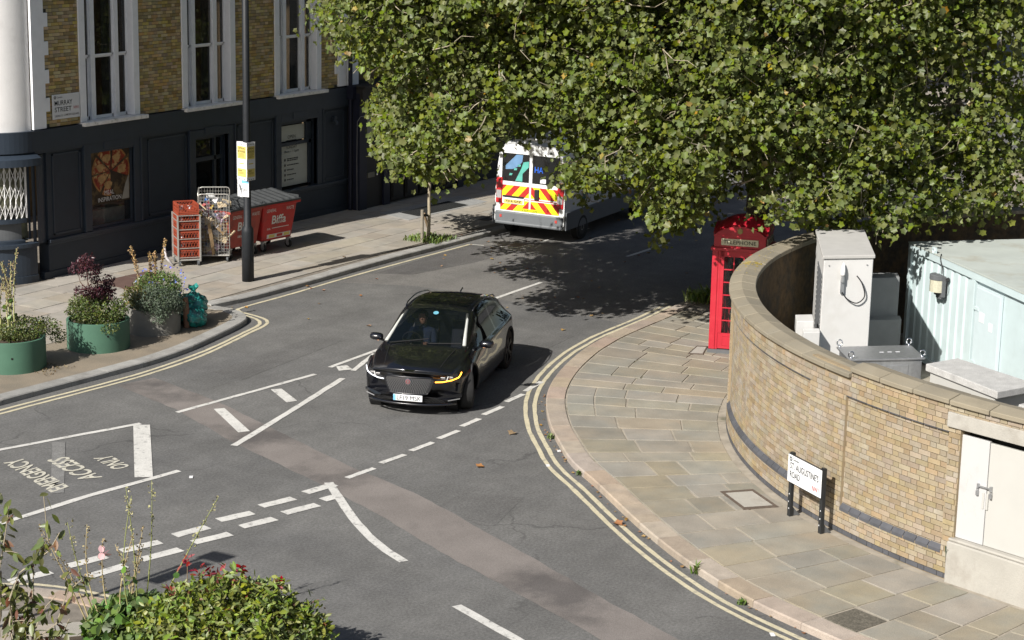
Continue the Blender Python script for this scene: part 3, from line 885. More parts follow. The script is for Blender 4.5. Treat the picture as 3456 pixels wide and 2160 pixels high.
# tripartite sash windows on the first floor
for wi, (a, b) in enumerate(WINS):
    win = MB()
    # outer white surround
    for x0, x1 in ((a, a + .20), (b - .20, b)):
        win.box(x0, x1, FY - .03, FY + .30, 3.5, 7.1)
    w = B(win, 'window', M['joinery'], bevel=.008)
    m = MB(); m.box(a - .02, b + .14, FY - .17, FY + .25, 3.41, 3.495); B(m, 'sill', M['sill'], w, bevel=.01)
    ia, ib = a + .20, b - .20
    m1, m2 = ia + .40, ib - .40          # mullions
    m = MB()
    for c in (m1, m2): m.box(c - .07, c + .07, FY + .12, FY + .27, 3.49, 7.1)
    B(m, 'mullion', M['joinery'], w, bevel=.006)
    for (x0, x1) in ((ia, m1 - .07), (m1 + .07, m2 - .07), (m2 + .07, ib)):
        fr = MB()
        for z0, z1, yy in ((3.50, 4.93, .20), (4.93, 6.4, .16)):
            t = .035
            fr.box(x0, x1, FY + yy, FY + yy + .04, z0, z0 + (.07 if z0 < 4 else .04))
            fr.box(x0, x1, FY + yy, FY + yy + .04, z1 - .04, z1)
            fr.box(x0, x0 + t, FY + yy, FY + yy + .04, z0, z1); fr.box(x1 - t, x1, FY + yy, FY + yy + .04, z0, z1)
        B(fr, 'sash', M['joinery'], w)
        for z0, z1, yy in ((3.56, 4.90, .218), (4.97, 6.36, .178)):
            g = MB(); g.box(x0 + .03, x1 - .03, FY + yy, FY + yy + .006, z0, z1); B(g, 'pane', M['glass_sash'], w)
    cu = MB()
    pts = [(ib - .62 + .3 * math.sin(k * .0) + k * .028, FY + .40 + .03 * math.sin(k * 1.9)) for k in range(14)]
    cu.grid([[(x, y, 3.5) for x, y in pts], [(x + .03, y, 6.6) for x, y in pts]])
    B(cu, 'curtain', M['curtain'], w)
    m = MB(); m.box(a + .05, b - .05, FY + 1.6, FY + 1.65, 3.4, 7.1); m.box(a + .05, b - .05, FY + .36, FY + 1.6, 3.3, 3.38); B(m, 'room', M['dark_room'], w)
    m = MB(); m.box(a - .02, b + .02, FY - .06, FY + .36, 7.1, 7.3); B(m, 'lintel', M['joinery'], w)

# navy ground floor
m = MB()
OPEN = [(33.17, 34.63, .98, 2.76), (36.86, 38.14, .15, 2.72), (40.28, 41.86, 1.02, 2.76)]
m.box(31.78, 43.26, FY, FY + .3, .0, .93)
segs = [31.78, 33.17, 34.63, 36.86, 38.14, 40.28, 41.86, 43.26]
for a, b in ((31.78, 33.17), (34.63, 36.86), (38.14, 40.28), (41.86, 43.26)): m.box(a, b, FY, FY + .3, .93, 3.02)
for a, b, z0, z1 in OPEN: m.box(a, b, FY, FY + .3, z1, 3.02)
m.box(36.7, 38.3, FY + .02, FY + .3, .93, 1.1)
B(m, 'shopfront_wall', M['navy'])
m = MB(); m.box(31.4, 43.26, FY - .075, FY + .3, 3.0, 3.46)
m.box(31.4, 43.26, FY - .05, FY + .1, 2.94, 3.0)
arc_wall(m, RC + .075, 3.0, 3.46, 0, 1.9)
B(m, 'fascia', M['navy2'])
m = MB(); m.box(31.78, 43.26, FY - .06, FY + .1, .90, .97); m.box(31.78, 43.26, FY - .03, FY + .1, .84, .90); B(m, 'dado_rail', M['navy2'], bevel=.01)
m = MB(); m.box(31.6, 43.26, FY - .03, FY + .1, .0, .25); B(m, 'plinth', M['navy'])
# panel mouldings and architraves
for a, b in ((31.95, 32.85), (35.15, 36.55), (38.5, 39.95), (42.2, 43.1)):
    p = MB()
    for x0, x1, z0, z1 in ((a, b, 2.84, 2.88), (a, b, 1.05, 1.09), (a, a + .04, 1.05, 2.88), (b - .04, b, 1.05, 2.88)):
        p.box(x0, x1, FY - .018, FY + .02, z0, z1)
    B(p, 'panel_moulding', M['navy2'])
for a, b, z0, z1 in OPEN:
    p = MB()
    p.box(a - .22, a, FY - .045, FY + .1, .98, z1 + .20); p.box(b, b + .24, FY - .045, FY + .1, .98, z1 + .20); p.box(a, b, FY - .045, FY + .1, z1, z1 + .20)
    p.box(a - .25, a - .21, FY - .07, FY + .1, .98, z1 + .22); p.box(b + .21, b + .26, FY - .07, FY + .1, .98, z1 + .22)
    p.box((a + b) / 2 - .3, (a + b) / 2 + .3, FY - .065, FY + .1, z1 + .06, z1 + .24)
    B(p, 'architrave', M['navy2'], bevel=.008)
# pizza poster window
m = MB(); m.box(33.17, 34.63, FY + .03, FY + .08, .98, 1.06); m.box(33.17, 33.21, FY + .03, FY + .08, .98, 2.76); m.box(34.58, 34.63, FY + .02, FY + .08, .98, 2.76); m.box(33.17, 34.63, FY - .04, FY + .2, .95, .99)
w = B(m, 'shop_window', M['navy2'])
m = MB(); m.box(33.21, 34.58, FY + .070, FY + .076, 1.06, 2.76); B(m, 'pane', M['glass_clear'], w)
m = MB(); m.box(33.1, 34.7, FY + .9, FY + .95, .9, 2.8); m.box(33.17, 34.63, FY + .3, FY + .6, 1.02, 1.35); B(m, 'room', M['curtain'], w)
YP = FY + .066
pm = lambda n, c, **k: pmat(n, c, rough=.6, **k)
poster = MB(); poster.box(33.22, 34.575, YP, YP + .002, 1.52, 2.74)
P_board = pm('poster_board', (.035, .024, .014), var=.3, scale=4, col2=(.12, .085, .04), mix=(.5, .6), mscale=3)
P_base = pm('pizza_sauce', (.22, .032, .016), var=.35, scale=12, col2=(.40, .26, .11), mix=(.5, .6), mscale=9)
P_crust = pm('pizza_crust', (.30, .14, .045), var=.3, scale=12)
P_cheese = pm('pizza_cheese', (.36, .22, .09), var=.35, scale=9)
P_cloth = pm('poster_cloth', (.30, .29, .25), var=.1)
po = B(poster, 'poster', P_board, w)
C0 = (33.93, 2.27)
def slice_(cx, cz, r, a0, a1, y):
    return [(cx, y, cz)] + [(cx + r * math.cos(a0 + (a1 - a0) * i / 10), y, cz + r * .92 * math.sin(a0 + (a1 - a0) * i / 10)) for i in range(11)]
crust, base, cheese = MB(), MB(), MB()
for a0, a1, dx, dz in ((.55, 1.45, .02, .02), (1.55, 2.35, -.01, .02), (2.42, 3.2, -.03, 0), (3.27, 4.1, -.03, -.01), (4.2, 4.75, -.02, -.03), (-.35, .48, .05, 0)):
    for mm, r, y in ((crust, .60, YP - .002), (base, .555, YP - .004)):
        p = slice_(C0[0] + dx, C0[1] + dz, r, a0, a1, y); mm.add(p, [tuple(reversed(range(len(p))))])
    am = (a0 + a1) / 2
    for k in range(1):
        rr = .33; aa = am
        p = [(C0[0] + dx + rr * math.cos(aa) + .13 * math.cos(t) * (1 + .3 * math.sin(3 * t)), YP - .006, C0[1] + dz + rr * .92 * math.sin(aa) + .10 * math.sin(t)) for t in [6.28 * i / 10 for i in range(10)]]
        cheese.add(p, [tuple(reversed(range(10)))])
B(crust, 'pizza_crust', P_crust, po); B(base, 'pizza_topping', P_base, po); B(cheese, 'pizza_cheese', P_cheese, po)
m = MB(); m.add([(34.28, YP - .003, 1.56), (34.54, YP - .003, 1.56), (34.54, YP - .003, 2.12), (34.42, YP - .003, 1.92)], [(0, 1, 2, 3)]); B(m, 'poster_cloth', P_cloth, po)
lettering('MEAL', .32, .10, M['white_print'], (33.86, YP, 1.78), (1, 0, 0), (0, 0, 1), po, depth=.008)
lettering('INSPIRATION', .78, .10, M['white_print'], (33.87, YP, 1.63), (1, 0, 0), (0, 0, 1), po, depth=.008)
# middle doorway with fanlight
m = MB()
m.box(36.86, 36.96, FY + .12, FY + .24, .12, 2.72); m.box(38.04, 38.14, FY + .12, FY + .24, .12, 2.72); m.box(36.96, 38.04, FY + .12, FY + .24, 2.64, 2.72); m.box(36.96, 38.04, FY + .12, FY + .24, 2.1, 2.2)
m.box(37.74, 37.82, FY + .12, FY + .24, .12, 2.64); m.box(36.96, 37.74, FY + .16, FY + .22, .12, .55)
d = B(m, 'door', M['navy2'])
m = MB(); m.box(36.96, 37.74, FY + .18, FY + .19, .55, 2.1); m.box(36.96, 38.04, FY + .18, FY + .19, 2.2, 2.64); m.box(37.82, 38.04, FY + .18, FY + .19, .3, 2.1); B(m, 'pane', M['glass'], d)
m = MB(); m.box(37.0, 37.7, FY + .26, FY + .27, 1.15, 1.75); B(m, 'poster', pm('door_poster', (.10, .028, .02), var=.5, scale=5, col2=(.05, .07, .03), mix=(.45, .6), mscale=3), d)
m = MB(); m.box(36.9, 38.1, FY + .9, FY + .95, .1, 2.7); B(m, 'room', M['dark_room'], d)
# opening-hours window
m = MB(); m.box(40.28, 41.86, FY + .14, FY + .22, 2.10, 2.19); m.box(41.70, 41.80, FY + .14, FY + .22, 1.02, 2.76); m.box(41.58, 41.70, FY + .14, FY + .22, 2.19, 2.76); m.box(40.28, 41.86, FY + .14, FY + .22, 2.66, 2.76)
w = B(m, 'shop_window', M['navy2'])
P_film = pm('window_film', (.42, .44, .41), var=.08, scale=2)
m = MB(); m.box(40.29, 41.70, FY + .20, FY + .205, 1.03, 2.10); fl = B(m, 'window_film', P_film, w)
m = MB(); m.box(40.30, 41.58, FY + .20, FY + .205, 2.22, 2.62); B(m, 'window_film', P_film, w)
m = MB(); m.box(41.80, 41.86, FY + .2, FY + .21, 1.02, 2.76); B(m, 'pane', M['glass'], w)
yf = FY + .198
m = MB(); m.box(40.2, 41.95, FY + .55, FY + .6, .9, 2.9); m.box(40.2, 41.95, FY + .28, FY + .6, .9, 1.0); m.box(40.2, 41.95, FY + .28, FY + .6, 2.8, 2.9); B(m, 'room', M['dark_room'], w)
for txt, wd, h, x, z in (('OPEN', .34, .09, 41.02, 2.32), ('SUNDAY', .46, .07, 41.02, 2.045), ('8am - 11pm', .62, .09, 41.02, 1.93)):
    lettering(txt, wd, h, M['dark_print'], (x, yf, z), (1, 0, 0), (0, 0, 1), w, depth=.004)
for x0, x1, z in ((40.80, 41.25, 2.225), (40.82, 41.30, 1.745), (40.82, 41.28, 1.7), (40.82, 41.32, 1.58), (40.82, 41.10, 1.455), (40.82, 41.22, 1.325), (40.82, 41.10, 1.195)):
    m = MB()
    x = x0
    while x < x1 - .02:
        e = min(x1, x + random.uniform(.05, .12)); m.box(x, e, yf - .004, yf - .001, z - .012, z + .014); x = e + .015
    B(m, 'small_print', M['dark_print'], w)
for z in (1.72, 1.58, 1.45, 1.32, 1.19):
    m = MB(); m.box(40.70, 40.76, yf - .004, yf - .001, z - .025, z + .035); B(m, 'icon', M['dark_print'], w)
m = MB(); m.box(42.55, 42.65, FY - .10, FY, 2.58, 2.72); m.lathe([(.045, -.05), (.05, 0), (.03, .05)], 10, (42.6, FY - .12, 2.56)); B(m, 'alarm_box', M['navy2'])

# rounded corner at street level: sill, curved shop window with white lattice gate
m = MB(); arc_wall(m, RC + .02, 0, .93, 0.0, 1.9, thick=.3)
arc_wall(m, RC + .09, .90, .98, 0.0, 1.9); arc_wall(m, RC + .05, 0, .25, 0, 1.9); arc_wall(m, RC, 2.75, 3.02, 0, 1.9)
arc_wall(m, RC + .01, .93, 2.9, -.32, -.04, 4); arc_wall(m, RC - .03, .93, 2.9, -.04, .05, 4)
arc_wall(m, RC - .05, .93, 1.05, .22, 1.9); arc_wall(m, RC - .09, 1.43, 1.52, .15, 1.9); arc_wall(m, RC - .10, 1.05, 2.8, .05, .11, 2); arc_wall(m, RC - .11, 1.05, 1.45, .85, .97, 2)
B(m, 'corner_shopfront', M['navy2'])
m = MB(); arc_wall(m, RC - .22, 1.0, 2.8, .03, 1.9, thick=.02)
B(m, 'corner_window_glass', pmat('blind_glass', (.13, .13, .085), rough=.15, var=.5, scale=2.5, col2=(.02, .02, .015), mix=(.48, .56), mscale=2.0, spec=.6))
m = MB(); arc_wall(m, RC - .2, 1.05, 1.43, .22, 1.9, thick=.02); B(m, 'corner_vent_grille', M['plastic_grey'])
hood = MB()
ths = [-.02 + i * .09 for i in range(19)]
hood.grid([[corner(t, RC + .02, 2.98) for t in ths], [corner(t, RC + .20, 2.88) for t in ths], [corner(t, RC + .21, 2.72) for t in ths]][::1], flip=False)
hood.grid([[corner(t, RC + .21, 2.72) for t in ths], [corner(t, RC + .19, 2.72) for t in ths], [corner(t, RC + .18, 2.87) for t in ths]], flip=False)
B(hood, 'shutter_hood', M['navy2'])
gate = MB()
rg = RC - .14
for k in range(16):
    t = .12 + k * .118
    p0, p1 = corner(t, rg, 1.53), corner(t, rg, 2.72)
    gate.bar(p0, p1, .022 if k % 6 else .05, .02)
for k in range(15):
    t, t2 = .12 + k * .118, .12 + (k + 1) * .118
    for z in (1.55, 1.95, 2.33):
        gate.bar(corner(t, rg + .012, z), corner(t2, rg + .012, z + .34), .010, .008)
        gate.bar(corner(t2, rg + .02, z), corner(t, rg + .02, z + .34), .010, .008)
B(gate, 'lattice_gate', M['render_white'])
# downpipe at the far end and cable

# street name plate on the brickwork
plate = thing('street_nameplate', 'white MURRAY STREET nameplate fixed to the yellow brickwork', 'street sign', (32.37, FY - .03, 3.85))
m = MB(); m.box(32.0, 32.86, FY - .04, FY - .018, 3.64, 4.19); m.build('panel', M['sign_white'], plate, world=True, bevel=.006)
yp = FY - .04
for txt, wd, h, x, z, mt in (('MURRAY', .56, .105, 32.34, 4.0, M['black_print']), ('STREET', .53, .105, 32.325, 3.855, M['black_print']), ('NW1', .16, .065, 32.74, 3.865, M['red_print']), ('LEADING TO', .25, .042, 32.19, 3.715, M['black_print']), ('CAMDEN SQUARE', .48, .05, 32.58, 3.718, M['black_print']), ('Camden', .17, .035, 32.22, 4.125, M['dark_print'])):
    lettering(txt, wd, h, mt, (x, yp, z), (1, 0, 0), (0, 0, 1), plate, depth=.003, off=.006)
m = MB()
for k in range(8):
    a = k * math.pi / 4
    m.obox((32.075 + .026 * math.cos(a), yp - .004, 4.125 + .026 * math.sin(a)), (.012, .001, .007), (math.cos(a + 1.2), 0, math.sin(a + 1.2)), (0, 1, 0), (-math.sin(a + 1.2), 0, math.cos(a + 1.2)))
m.build('emblem', M['dark_print'], plate, world=True)

# neighbouring dark shopfront
NY = 30.42
nb = thing('neighbour_shop', 'dark panelled shopfront with letterbox door next to the corner building', 'building', (43.3, NY, 0))
N_ = lambda m, name, mat, parent=nb, **k: m.build(name, mat, parent, world=True, **k)
m = MB(); m.box(43.28, 56, NY + .15, NY + .6, 0, 3.4); m.box(43.72, 56, FY + .05, FY + .4, 3.4, 14)
N_(m, 'wall', M['charcoal'])
m = MB(); m.box(43.72, 56, FY, FY + .04, 3.6, 14); N_(m, 'upper_brick', M['stock_far'])
for x0, x1, zz in ((43.27, 43.62, 3.3), (44.45, 44.75, 3.0), (48.3, 48.6, 3.0)):
    m = MB(); m.box(x0, x1, NY - .02, NY + .2, 0, zz); N_(m, 'pilaster', M['black_blue'])
m = MB(); m.box(43.28, 56, NY - .12, NY + .3, 2.95, 3.45); m.box(43.28, 56, NY - .2, NY + .3, 3.43, 3.5); N_(m, 'fascia', M['charcoal'])
m = MB(); m.tube([(43.22, NY + .25, 4.5), (43.22, NY + .25, .05)], .055, 10); m.box(43.12, 43.36, NY + .1, NY + .36, 3.15, 3.5); N_(m, 'downpipe', M['black_blue'])
m = MB(); m.tube([(43.16, NY - .02, .1), (43.14, NY - .02, 1.5), (43.16, NY - .02, 2.55), (43.25, NY - .06, 2.68), (43.5, NY - .07, 2.68), (43.62, NY - .06, 2.6), (43.66, NY - .05, 2.42)], .008, 6); N_(m, 'loose_cable', pmat('grey_cable', (.22, .22, .22), rough=.6))
m = MB(); m.box(43.62, 44.45, NY + .05, NY + .12, .1, 2.0)
d = N_(m, 'door', M['charcoal'])
m = MB(); m.box(43.70, 44.02, NY + .0, NY + .05, .95, 1.09); N_(m, 'letterbox', pmat('letter_plate', (.16, .15, .12), rough=.5), d)
m = MB(); m.lathe([(.02, -.05), (.035, -.03), (.03, 0)], 10, (44.15, NY + .05, 1.0), 'Y'); N_(m, 'knob', M['chrome'], d)
m = MB(); m.box(43.68, 43.98, NY + .03, NY + .06, 2.05, 2.6); N_(m, 'fanlight_notice', pmat('notice', (.26, .255, .22), rough=.7), d)
for a, b in ((44.85, 45.45), (45.55, 46.2), (46.3, 46.95), (47.05, 47.6), (47.65, 48.2)):
    m = MB(); m.box(a, b, NY - .0, NY + .1, .2, .95); m.box(a + .06, b - .06, NY - .03, NY + .1, .28, .88); N_(m, 'stall_panel', M['charcoal'])
    m = MB(); m.box(a, b, NY + .06, NY + .07, 1.05, 2.85); N_(m, 'pane', M['glass'])
m = MB(); m.box(44.75, 48.3, NY - .06, NY + .15, .97, 1.06); N_(m, 'sill', M['charcoal'])
for k, x in enumerate((45.3, 48.9, 52.5)):
    m = MB(); m.box(x, x + 1.4, FY - .03, FY + .06, 4.2, 6.6); w = N_(m, 'window', M['joinery'])
    m = MB(); m.box(x + .1, x + .66, FY - .04, FY - .032, 4.3, 6.5); m.box(x + .74, x + 1.3, FY - .04, FY - .032, 4.3, 6.5); N_(m, 'pane', M['glass'], w)
lw = thing('lightwell_grille', 'black basement grille framed in pale stone before the neighbouring shop', 'grille', (44.8, 29.0, .1))
m = MB(); m.prism([(42.85, 28.5), (46.7, 28.4), (47.1, 29.6), (43.3, 29.75)], .09, .106); m.build('stone_frame', pmat('pale_stone_frame', (.26, .26, .25), rough=.85, var=.1), lw, world=True)
m = MB(); m.prism([(43.5, 28.62), (45.85, 28.5), (46.05, 29.3), (43.68, 29.35)], .10, .112); m.build('backing', M['dark_room'], lw, world=True)
for k in range(24):
    x = 43.55 + k * .1
    m = MB(); m.bar((x, 28.6, .115), (x + .18, 29.32, .115), .02, .008); m.build('grille_bar', M['black_iron'], lw, world=True)

# houses further along, seen only between the leaves
def house(x0, x1, y0, y1, h, label, wall, face):
    t = thing('terrace_house', label, 'house', ((x0 + x1) / 2, y0, 0), group='houses beyond the plane trees')
    m = MB(); m.box(x0, x1, y0, y1, 0, h); m.build('wall', wall, t, world=True)
    m = MB(); m.box(x0 - .1, x1 + .1, y0 - .15, y1 + .1, h, h + .3); m.build('parapet', M['render_white'], t, world=True)
    n = int((x1 - x0) / 2.6) if face == 'Y' else int((y1 - y0) / 2.6)
    for k in range(n):
        for z in (1.0, 4.2, 7.4):
            m = MB(); g = MB()
            if face == 'Y':
                c = x0 + (k + .5) * (x1 - x0) / n; m.box(c - .6, c + .6, y0 - .04, y0 + .05, z, z + 1.9); g.box(c - .5, c + .5, y0 - .06, y0 - .045, z + .1, z + 1.8)
            else:
                c = y0 + (k + .5) * (y1 - y0) / n; m.box(x0 - .04, x0 + .05, c - .6, c + .6, z, z + 1.9); g.box(x0 - .06, x0 - .045, c - .5, c + .5, z + .1, z + 1.8)
            w = m.build('window', M['joinery'], t, world=True); g.build('pane', M['glass'], w, world=True)
house(56.2, 66, 30.3, 38, 11, 'brown brick house beside the neighbouring shop, seen through leaves', M['stock_far'], 'Y')
house(66.4, 78, 30.3, 38, 11, 'brown brick house second along from the dark neighbouring shop', M['stock_far'], 'Y')
house(78.4, 100, 30.3, 38, 11, 'farthest brick house at the end of the shop street', M['stock_far'], 'Y')
house(53, 63, -8, 13.2, 9, 'dark brick house behind the pale mint container', M['stock_far'], 'X')

# ================================================================ CURVED COMPOUND WALL AND WHAT STANDS BEHIND IT
def pol(phi, r, z=0.0):
    return (CW.x + r * math.cos(phi), CW.y + r * math.sin(phi), z)
wall = thing('curved_wall', 'curved pale yellow brick wall with stone coping around the corner compound', 'wall', (26.4, 10.8, .1))
Wl = lambda m, name, mat, parent=wall, **k: m.build(name, mat, parent, world=True, **k)
def arcbox(m, p0, p1, r0, r1, z0, z1, n=None, mi=0):
    n = n or max(1, int(abs(p1 - p0) * RW / .22))
    ps = [p0 + (p1 - p0) * i / n for i in range(n + 1)]
    m.grid([[pol(p, r1, z0) for p in ps], [pol(p, r1, z1) for p in ps]], mi, flip=False)
    m.grid([[pol(p, r1, z1) for p in ps], [pol(p, r0, z1) for p in ps]], mi, flip=False)
    m.grid([[pol(p, r0, z1) for p in ps], [pol(p, r0, z0) for p in ps]], mi, flip=False)
    m.grid([[pol(p, r0, z0) for p in ps], [pol(p, r1, z0) for p in ps]], mi, flip=False)
    for p, fl in ((p0, 0), (p1, 1)):
        q = [pol(p, r0, z0), pol(p, r1, z0), pol(p, r1, z1), pol(p, r0, z1)]
        m.quad(*(q if fl == 0 else q[::-1]), mi)
ang = lambda x, y: math.atan2(y - CW.y, x - CW.x)
PH_END = R(22)                                # far end, lost behind the cabinet and the leaves
PH_P1a, PH_P1b = ang(29.5, 13.12), ang(25.85, 10.2)     # first recessed panel
PH_P2a = ang(25.33, 9.42); PH_P2b = ang(24.36, 7.62)    # second panel ends at the door
PH_D0, PH_D1 = ang(24.26, 7.45), ang(23.88, 6.33)       # steel door
PH_STOP = R(172)
PH_STEP = ang(25.28, 9.33)                    # coping steps up here
ZB0, ZC0, ZC1 = .1, 2.40, 2.50                # wall base, coping underside far / near
REC = .045
panels = [(PH_P1a, PH_P1b), (PH_P2a, PH_P2b)]
def in_panel(p, pad=0.0):
    return any(a + pad < p < b - pad for a, b in panels)
PZ0, PZ1 = .50, 2.14
m = MB()
arcbox(m, PH_END, PH_D0, RW - .34, RW - .075, 0, ZC0 + .02)
arcbox(m, PH_STEP, PH_D0, RW - .34, RW - .075, ZC0, ZC1 + .02)
arcbox(m, PH_D1, PH_STOP, RW - .34, RW - .012, 0, ZC1 + .02)
arcbox(m, PH_D0, PH_D1, RW - .34, RW - .012, 2.32, ZC1 + .02)
# flush zones around the panels
edges = [(PH_END, PH_P1a), (PH_P1b, PH_P2a), (PH_P2b, PH_D0)]
for a, b in edges: arcbox(m, a, b, RW - .1, RW - .012, 0, ZC0 + .02 if b <= PH_P1a else ZC1)
for a, b in panels:
    arcbox(m, a, b, RW - .1, RW - .012, 0, PZ0 - .07); arcbox(m, a, b, RW - .1, RW - .012, PZ1 + .05, ZC0 + (.02 if a == PH_P1a else .1))
    arcbox(m, a, b, RW - .1, RW - REC - .012, PZ0 - .07, PZ1 + .05)
Wl(m, 'mortar_core', M['gault_mortar'])
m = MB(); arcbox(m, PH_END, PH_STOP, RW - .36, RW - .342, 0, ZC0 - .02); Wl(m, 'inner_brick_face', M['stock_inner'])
me_ws = brick_mesh('brick', .215, .012, .066, M['gault']); me_wh = brick_mesh('brick', .1025, .012, .066, M['gault'])
cw = []; rest = MB(); blue = MB()
nz = int((ZC1 - ZB0) / .075)
def curved_brick(mm, p0, p1, r, z0, z1):
    mm.add([pol(p0, r, z0), pol(p1, r, z0), pol(p1, r - .012, z0), pol(p0, r - .012, z0), pol(p0, r, z1), pol(p1, r, z1), pol(p1, r - .012, z1), pol(p0, r - .012, z1)],
           [(3, 2, 1, 0), (4, 5, 6, 7), (1, 0, 4, 5)[::-1] if False else (0, 1, 5, 4), (1, 2, 6, 5), (2, 3, 7, 6), (3, 0, 4, 7)])
for c in range(nz):
    z = ZB0 + c * .075 + .004
    zones = []
    if z > ZC0 - .06: zones.append((PH_STEP, PH_STOP, RW))
    elif z < PZ0 - .06 or z > PZ1 - .02: zones.append((PH_END, PH_D0, RW)); zones.append((PH_D1, PH_STOP, RW))
    else:
        zones += [(PH_END, PH_P1a, RW), (PH_P1a, PH_P1b, RW - REC), (PH_P1b, PH_P2a, RW), (PH_P2a, PH_P2b, RW - REC), (PH_P2b, PH_D0, RW), (PH_D1, PH_STOP, RW)]
    for p0, p1, r in zones:
        if z > 2.3 and p0 == PH_D1 and False: continue
        for x0, x1, whole, kind in flemish(p0 * RW, p1 * RW, z, c, c % 2 + .07 * (c % 5)):
            pc = (x0 + x1) / 2 / RW
            if PH_D0 < pc < PH_D1 and z < 2.32: continue
            near_right = pc > PH_D1 and z < .4
            if c == 0 or near_right:
                curved_brick(blue, x0 / RW, x1 / RW, r + .003, z, z + .066)
            elif whole and pc > R(120) and pc < PH_D0: cw.append((pc, z, kind, r))
            else: curved_brick(rest, x0 / RW, x1 / RW, r, z, z + .066)
cw.sort(key=lambda q: -q[0])
inv = WM[wall].inverted()
for i, (p, z, kind, r) in enumerate(cw):
    if i < 290:
        a = inv @ Vector(pol(p, r - .012, z))
        link_mesh('brick', me_wh if kind else me_ws, None, wall, loc=a, rz=p + math.pi / 2)
        # outward face of the shared brick looks along its local -Y
    else:
        w = (.215 if kind == 0 else .1025) / RW
        curved_brick(rest, p - w / 2, p + w / 2, r, z, z + .066)
tag(Wl(rest, 'brickwork', M['gault']), kind='stuff')
Wl(blue, 'blue_base_course', M['blue_brick'])
# sloping blue plinth bricks under each panel and the blue course over it
for a, b in panels:
    n = max(1, round((b - a) * RW / .228)); st = (b - a) / n
    for i in range(n):
        p0, p1 = a + i * st + .0006, a + (i + 1) * st - .0006
        m = MB()
        m.add([pol(p0, RW + .006, PZ0 - .065), pol(p1, RW + .006, PZ0 - .065), pol(p1, RW - .07, PZ0 - .065), pol(p0, RW - .07, PZ0 - .065),
               pol(p0, RW + .006, PZ0 - .02), pol(p1, RW + .006, PZ0 - .02), pol(p1, RW - REC - .006, PZ0 + .045), pol(p0, RW - REC - .006, PZ0 + .045),
               pol(p1, RW - .07, PZ0 + .045), pol(p0, RW - .07, PZ0 + .045)],
              [(0, 1, 2, 3)[::-1], (0, 1, 5, 4), (4, 5, 6, 7), (7, 6, 8, 9), (1, 2, 8, 6, 5), (3, 0, 4, 7, 9), (2, 3, 9, 8)])
        Wl(m, 'plinth_brick', M['blue_brick'])
        m = MB(); arcbox(m, p0, p1, RW - .06, RW - .004, PZ1 - .028, PZ1 + .042, n=1); Wl(m, 'blue_header', M['blue_brick'])
# coping stones with a ridge, far run lower than the near run
def coping(p0, p1, z):
    n = max(1, round((p1 - p0) * RW / .62)); st = (p1 - p0) / n
    for i in range(n):
        a, b = p0 + i * st + .0007, p0 + (i + 1) * st - .0007
        m = MB()
        dz = random.uniform(-.003, .003)
        sec = [(RW - .40, z + dz), (RW + .05, z + dz), (RW + .05, z + .065 + dz), (RW - .16, z + .115 + dz), (RW - .40, z + .075 + dz)]
        ps = [a, (a + b) / 2, b]
        rows = [[pol(p, r, zz) for r, zz in sec] for p in ps]
        for r_ in rows: r_.append(r_[0])
        m.grid(rows, flip=True)
        m.f.append((0, 1, 2, 3, 4)); m.mi.append(0); m.f.append((16, 15, 14, 13, 12)); m.mi.append(0)
        Wl(m, 'coping_stone', M['coping'], bevel=.008, seg=1)
coping(PH_END, PH_STEP, ZC0)
coping(PH_STEP + .001, PH_STOP, ZC1)
m = MB()
for k in range(150):
    p = ang(30.5 + random.gauss(1.3, .55), 13.7); r = RW + random.uniform(-.34, .03)
    zc = ZC0 + (.065 + (RW + .05 - r) / .21 * .05 if r > RW - .16 else .115 - (RW - .16 - r) / .24 * .04) + .0015
    if random.random() < .5: p = ang(31.6, 13.9) + random.gauss(0, .008)
    w = random.uniform(.004, .022)
    m.quad(*[pol(p + dx * w / RW, r + dy * w, zc) for dx, dy in ((-1, -1), (1, -.7), (.8, 1), (-.9, .8))])
tag(Wl(m, 'lichen', M['lichen']), kind='stuff')

# white steel doors in the wall on their concrete plinth, under a concrete lintel
dr = thing('wall_door', 'pair of white steel cabinet doors with padlocks set in the curved wall', 'door', pol((PH_D0 + PH_D1) / 2, RW, .1))
Dr = lambda m, name, mat, parent=dr, **k: m.build(name, mat, parent, world=True, **k)
A, Bp = Vector(pol(PH_D0 - .002, RW)), Vector(pol(PH_D1 + .004, RW))
ex = (Bp - A).normalized(); ez = Vector((0, 0, 1)); ey = ex.cross(ez); ey = ey if ey.dot(A - Vector((CW.x, CW.y, 0))) > 0 else -ey
LD = (Bp - A).length
def dbox(m, u0, u1, d0, d1, z0, z1, mi=0):
    m.obox(A + ex * (u0 + u1) / 2 + ey * (d0 + d1) / 2 + ez * (z0 + z1) / 2, ((u1 - u0) / 2, abs(d1 - d0) / 2, (z1 - z0) / 2), ex, ey, ez, mi)
m = MB(); dbox(m, -.03, LD + .02, -.30, .07, .04, .66); dbox(m, -.03, LD + .02, -.30, .045, .66, .70); Dr(m, 'concrete_plinth', M['concrete'], bevel=.018)
m = MB(); dbox(m, -.18, LD + .25, -.30, .035, 2.20, 2.40); Dr(m, 'concrete_lintel', M['concrete'], bevel=.008)
m = MB(); dbox(m, 0, LD, -.30, -.20, .70, 2.20); Dr(m, 'door_recess', M['dark_room'])
m = MB(); dbox(m, .012, .45, -.10, -.045, .705, 2.12); lf = Dr(m, 'left_leaf', M['door_white'], bevel=.006)
m = MB(); dbox(m, .455, LD - .09, -.10, -.055, .705, 2.10); rt = Dr(m, 'right_leaf', M['door_cream'], bevel=.006)
m = MB(); dbox(m, LD - .085, LD - .02, -.2, -.03, .70, 2.15); Dr(m, 'frame', M['cabinet_grey'])
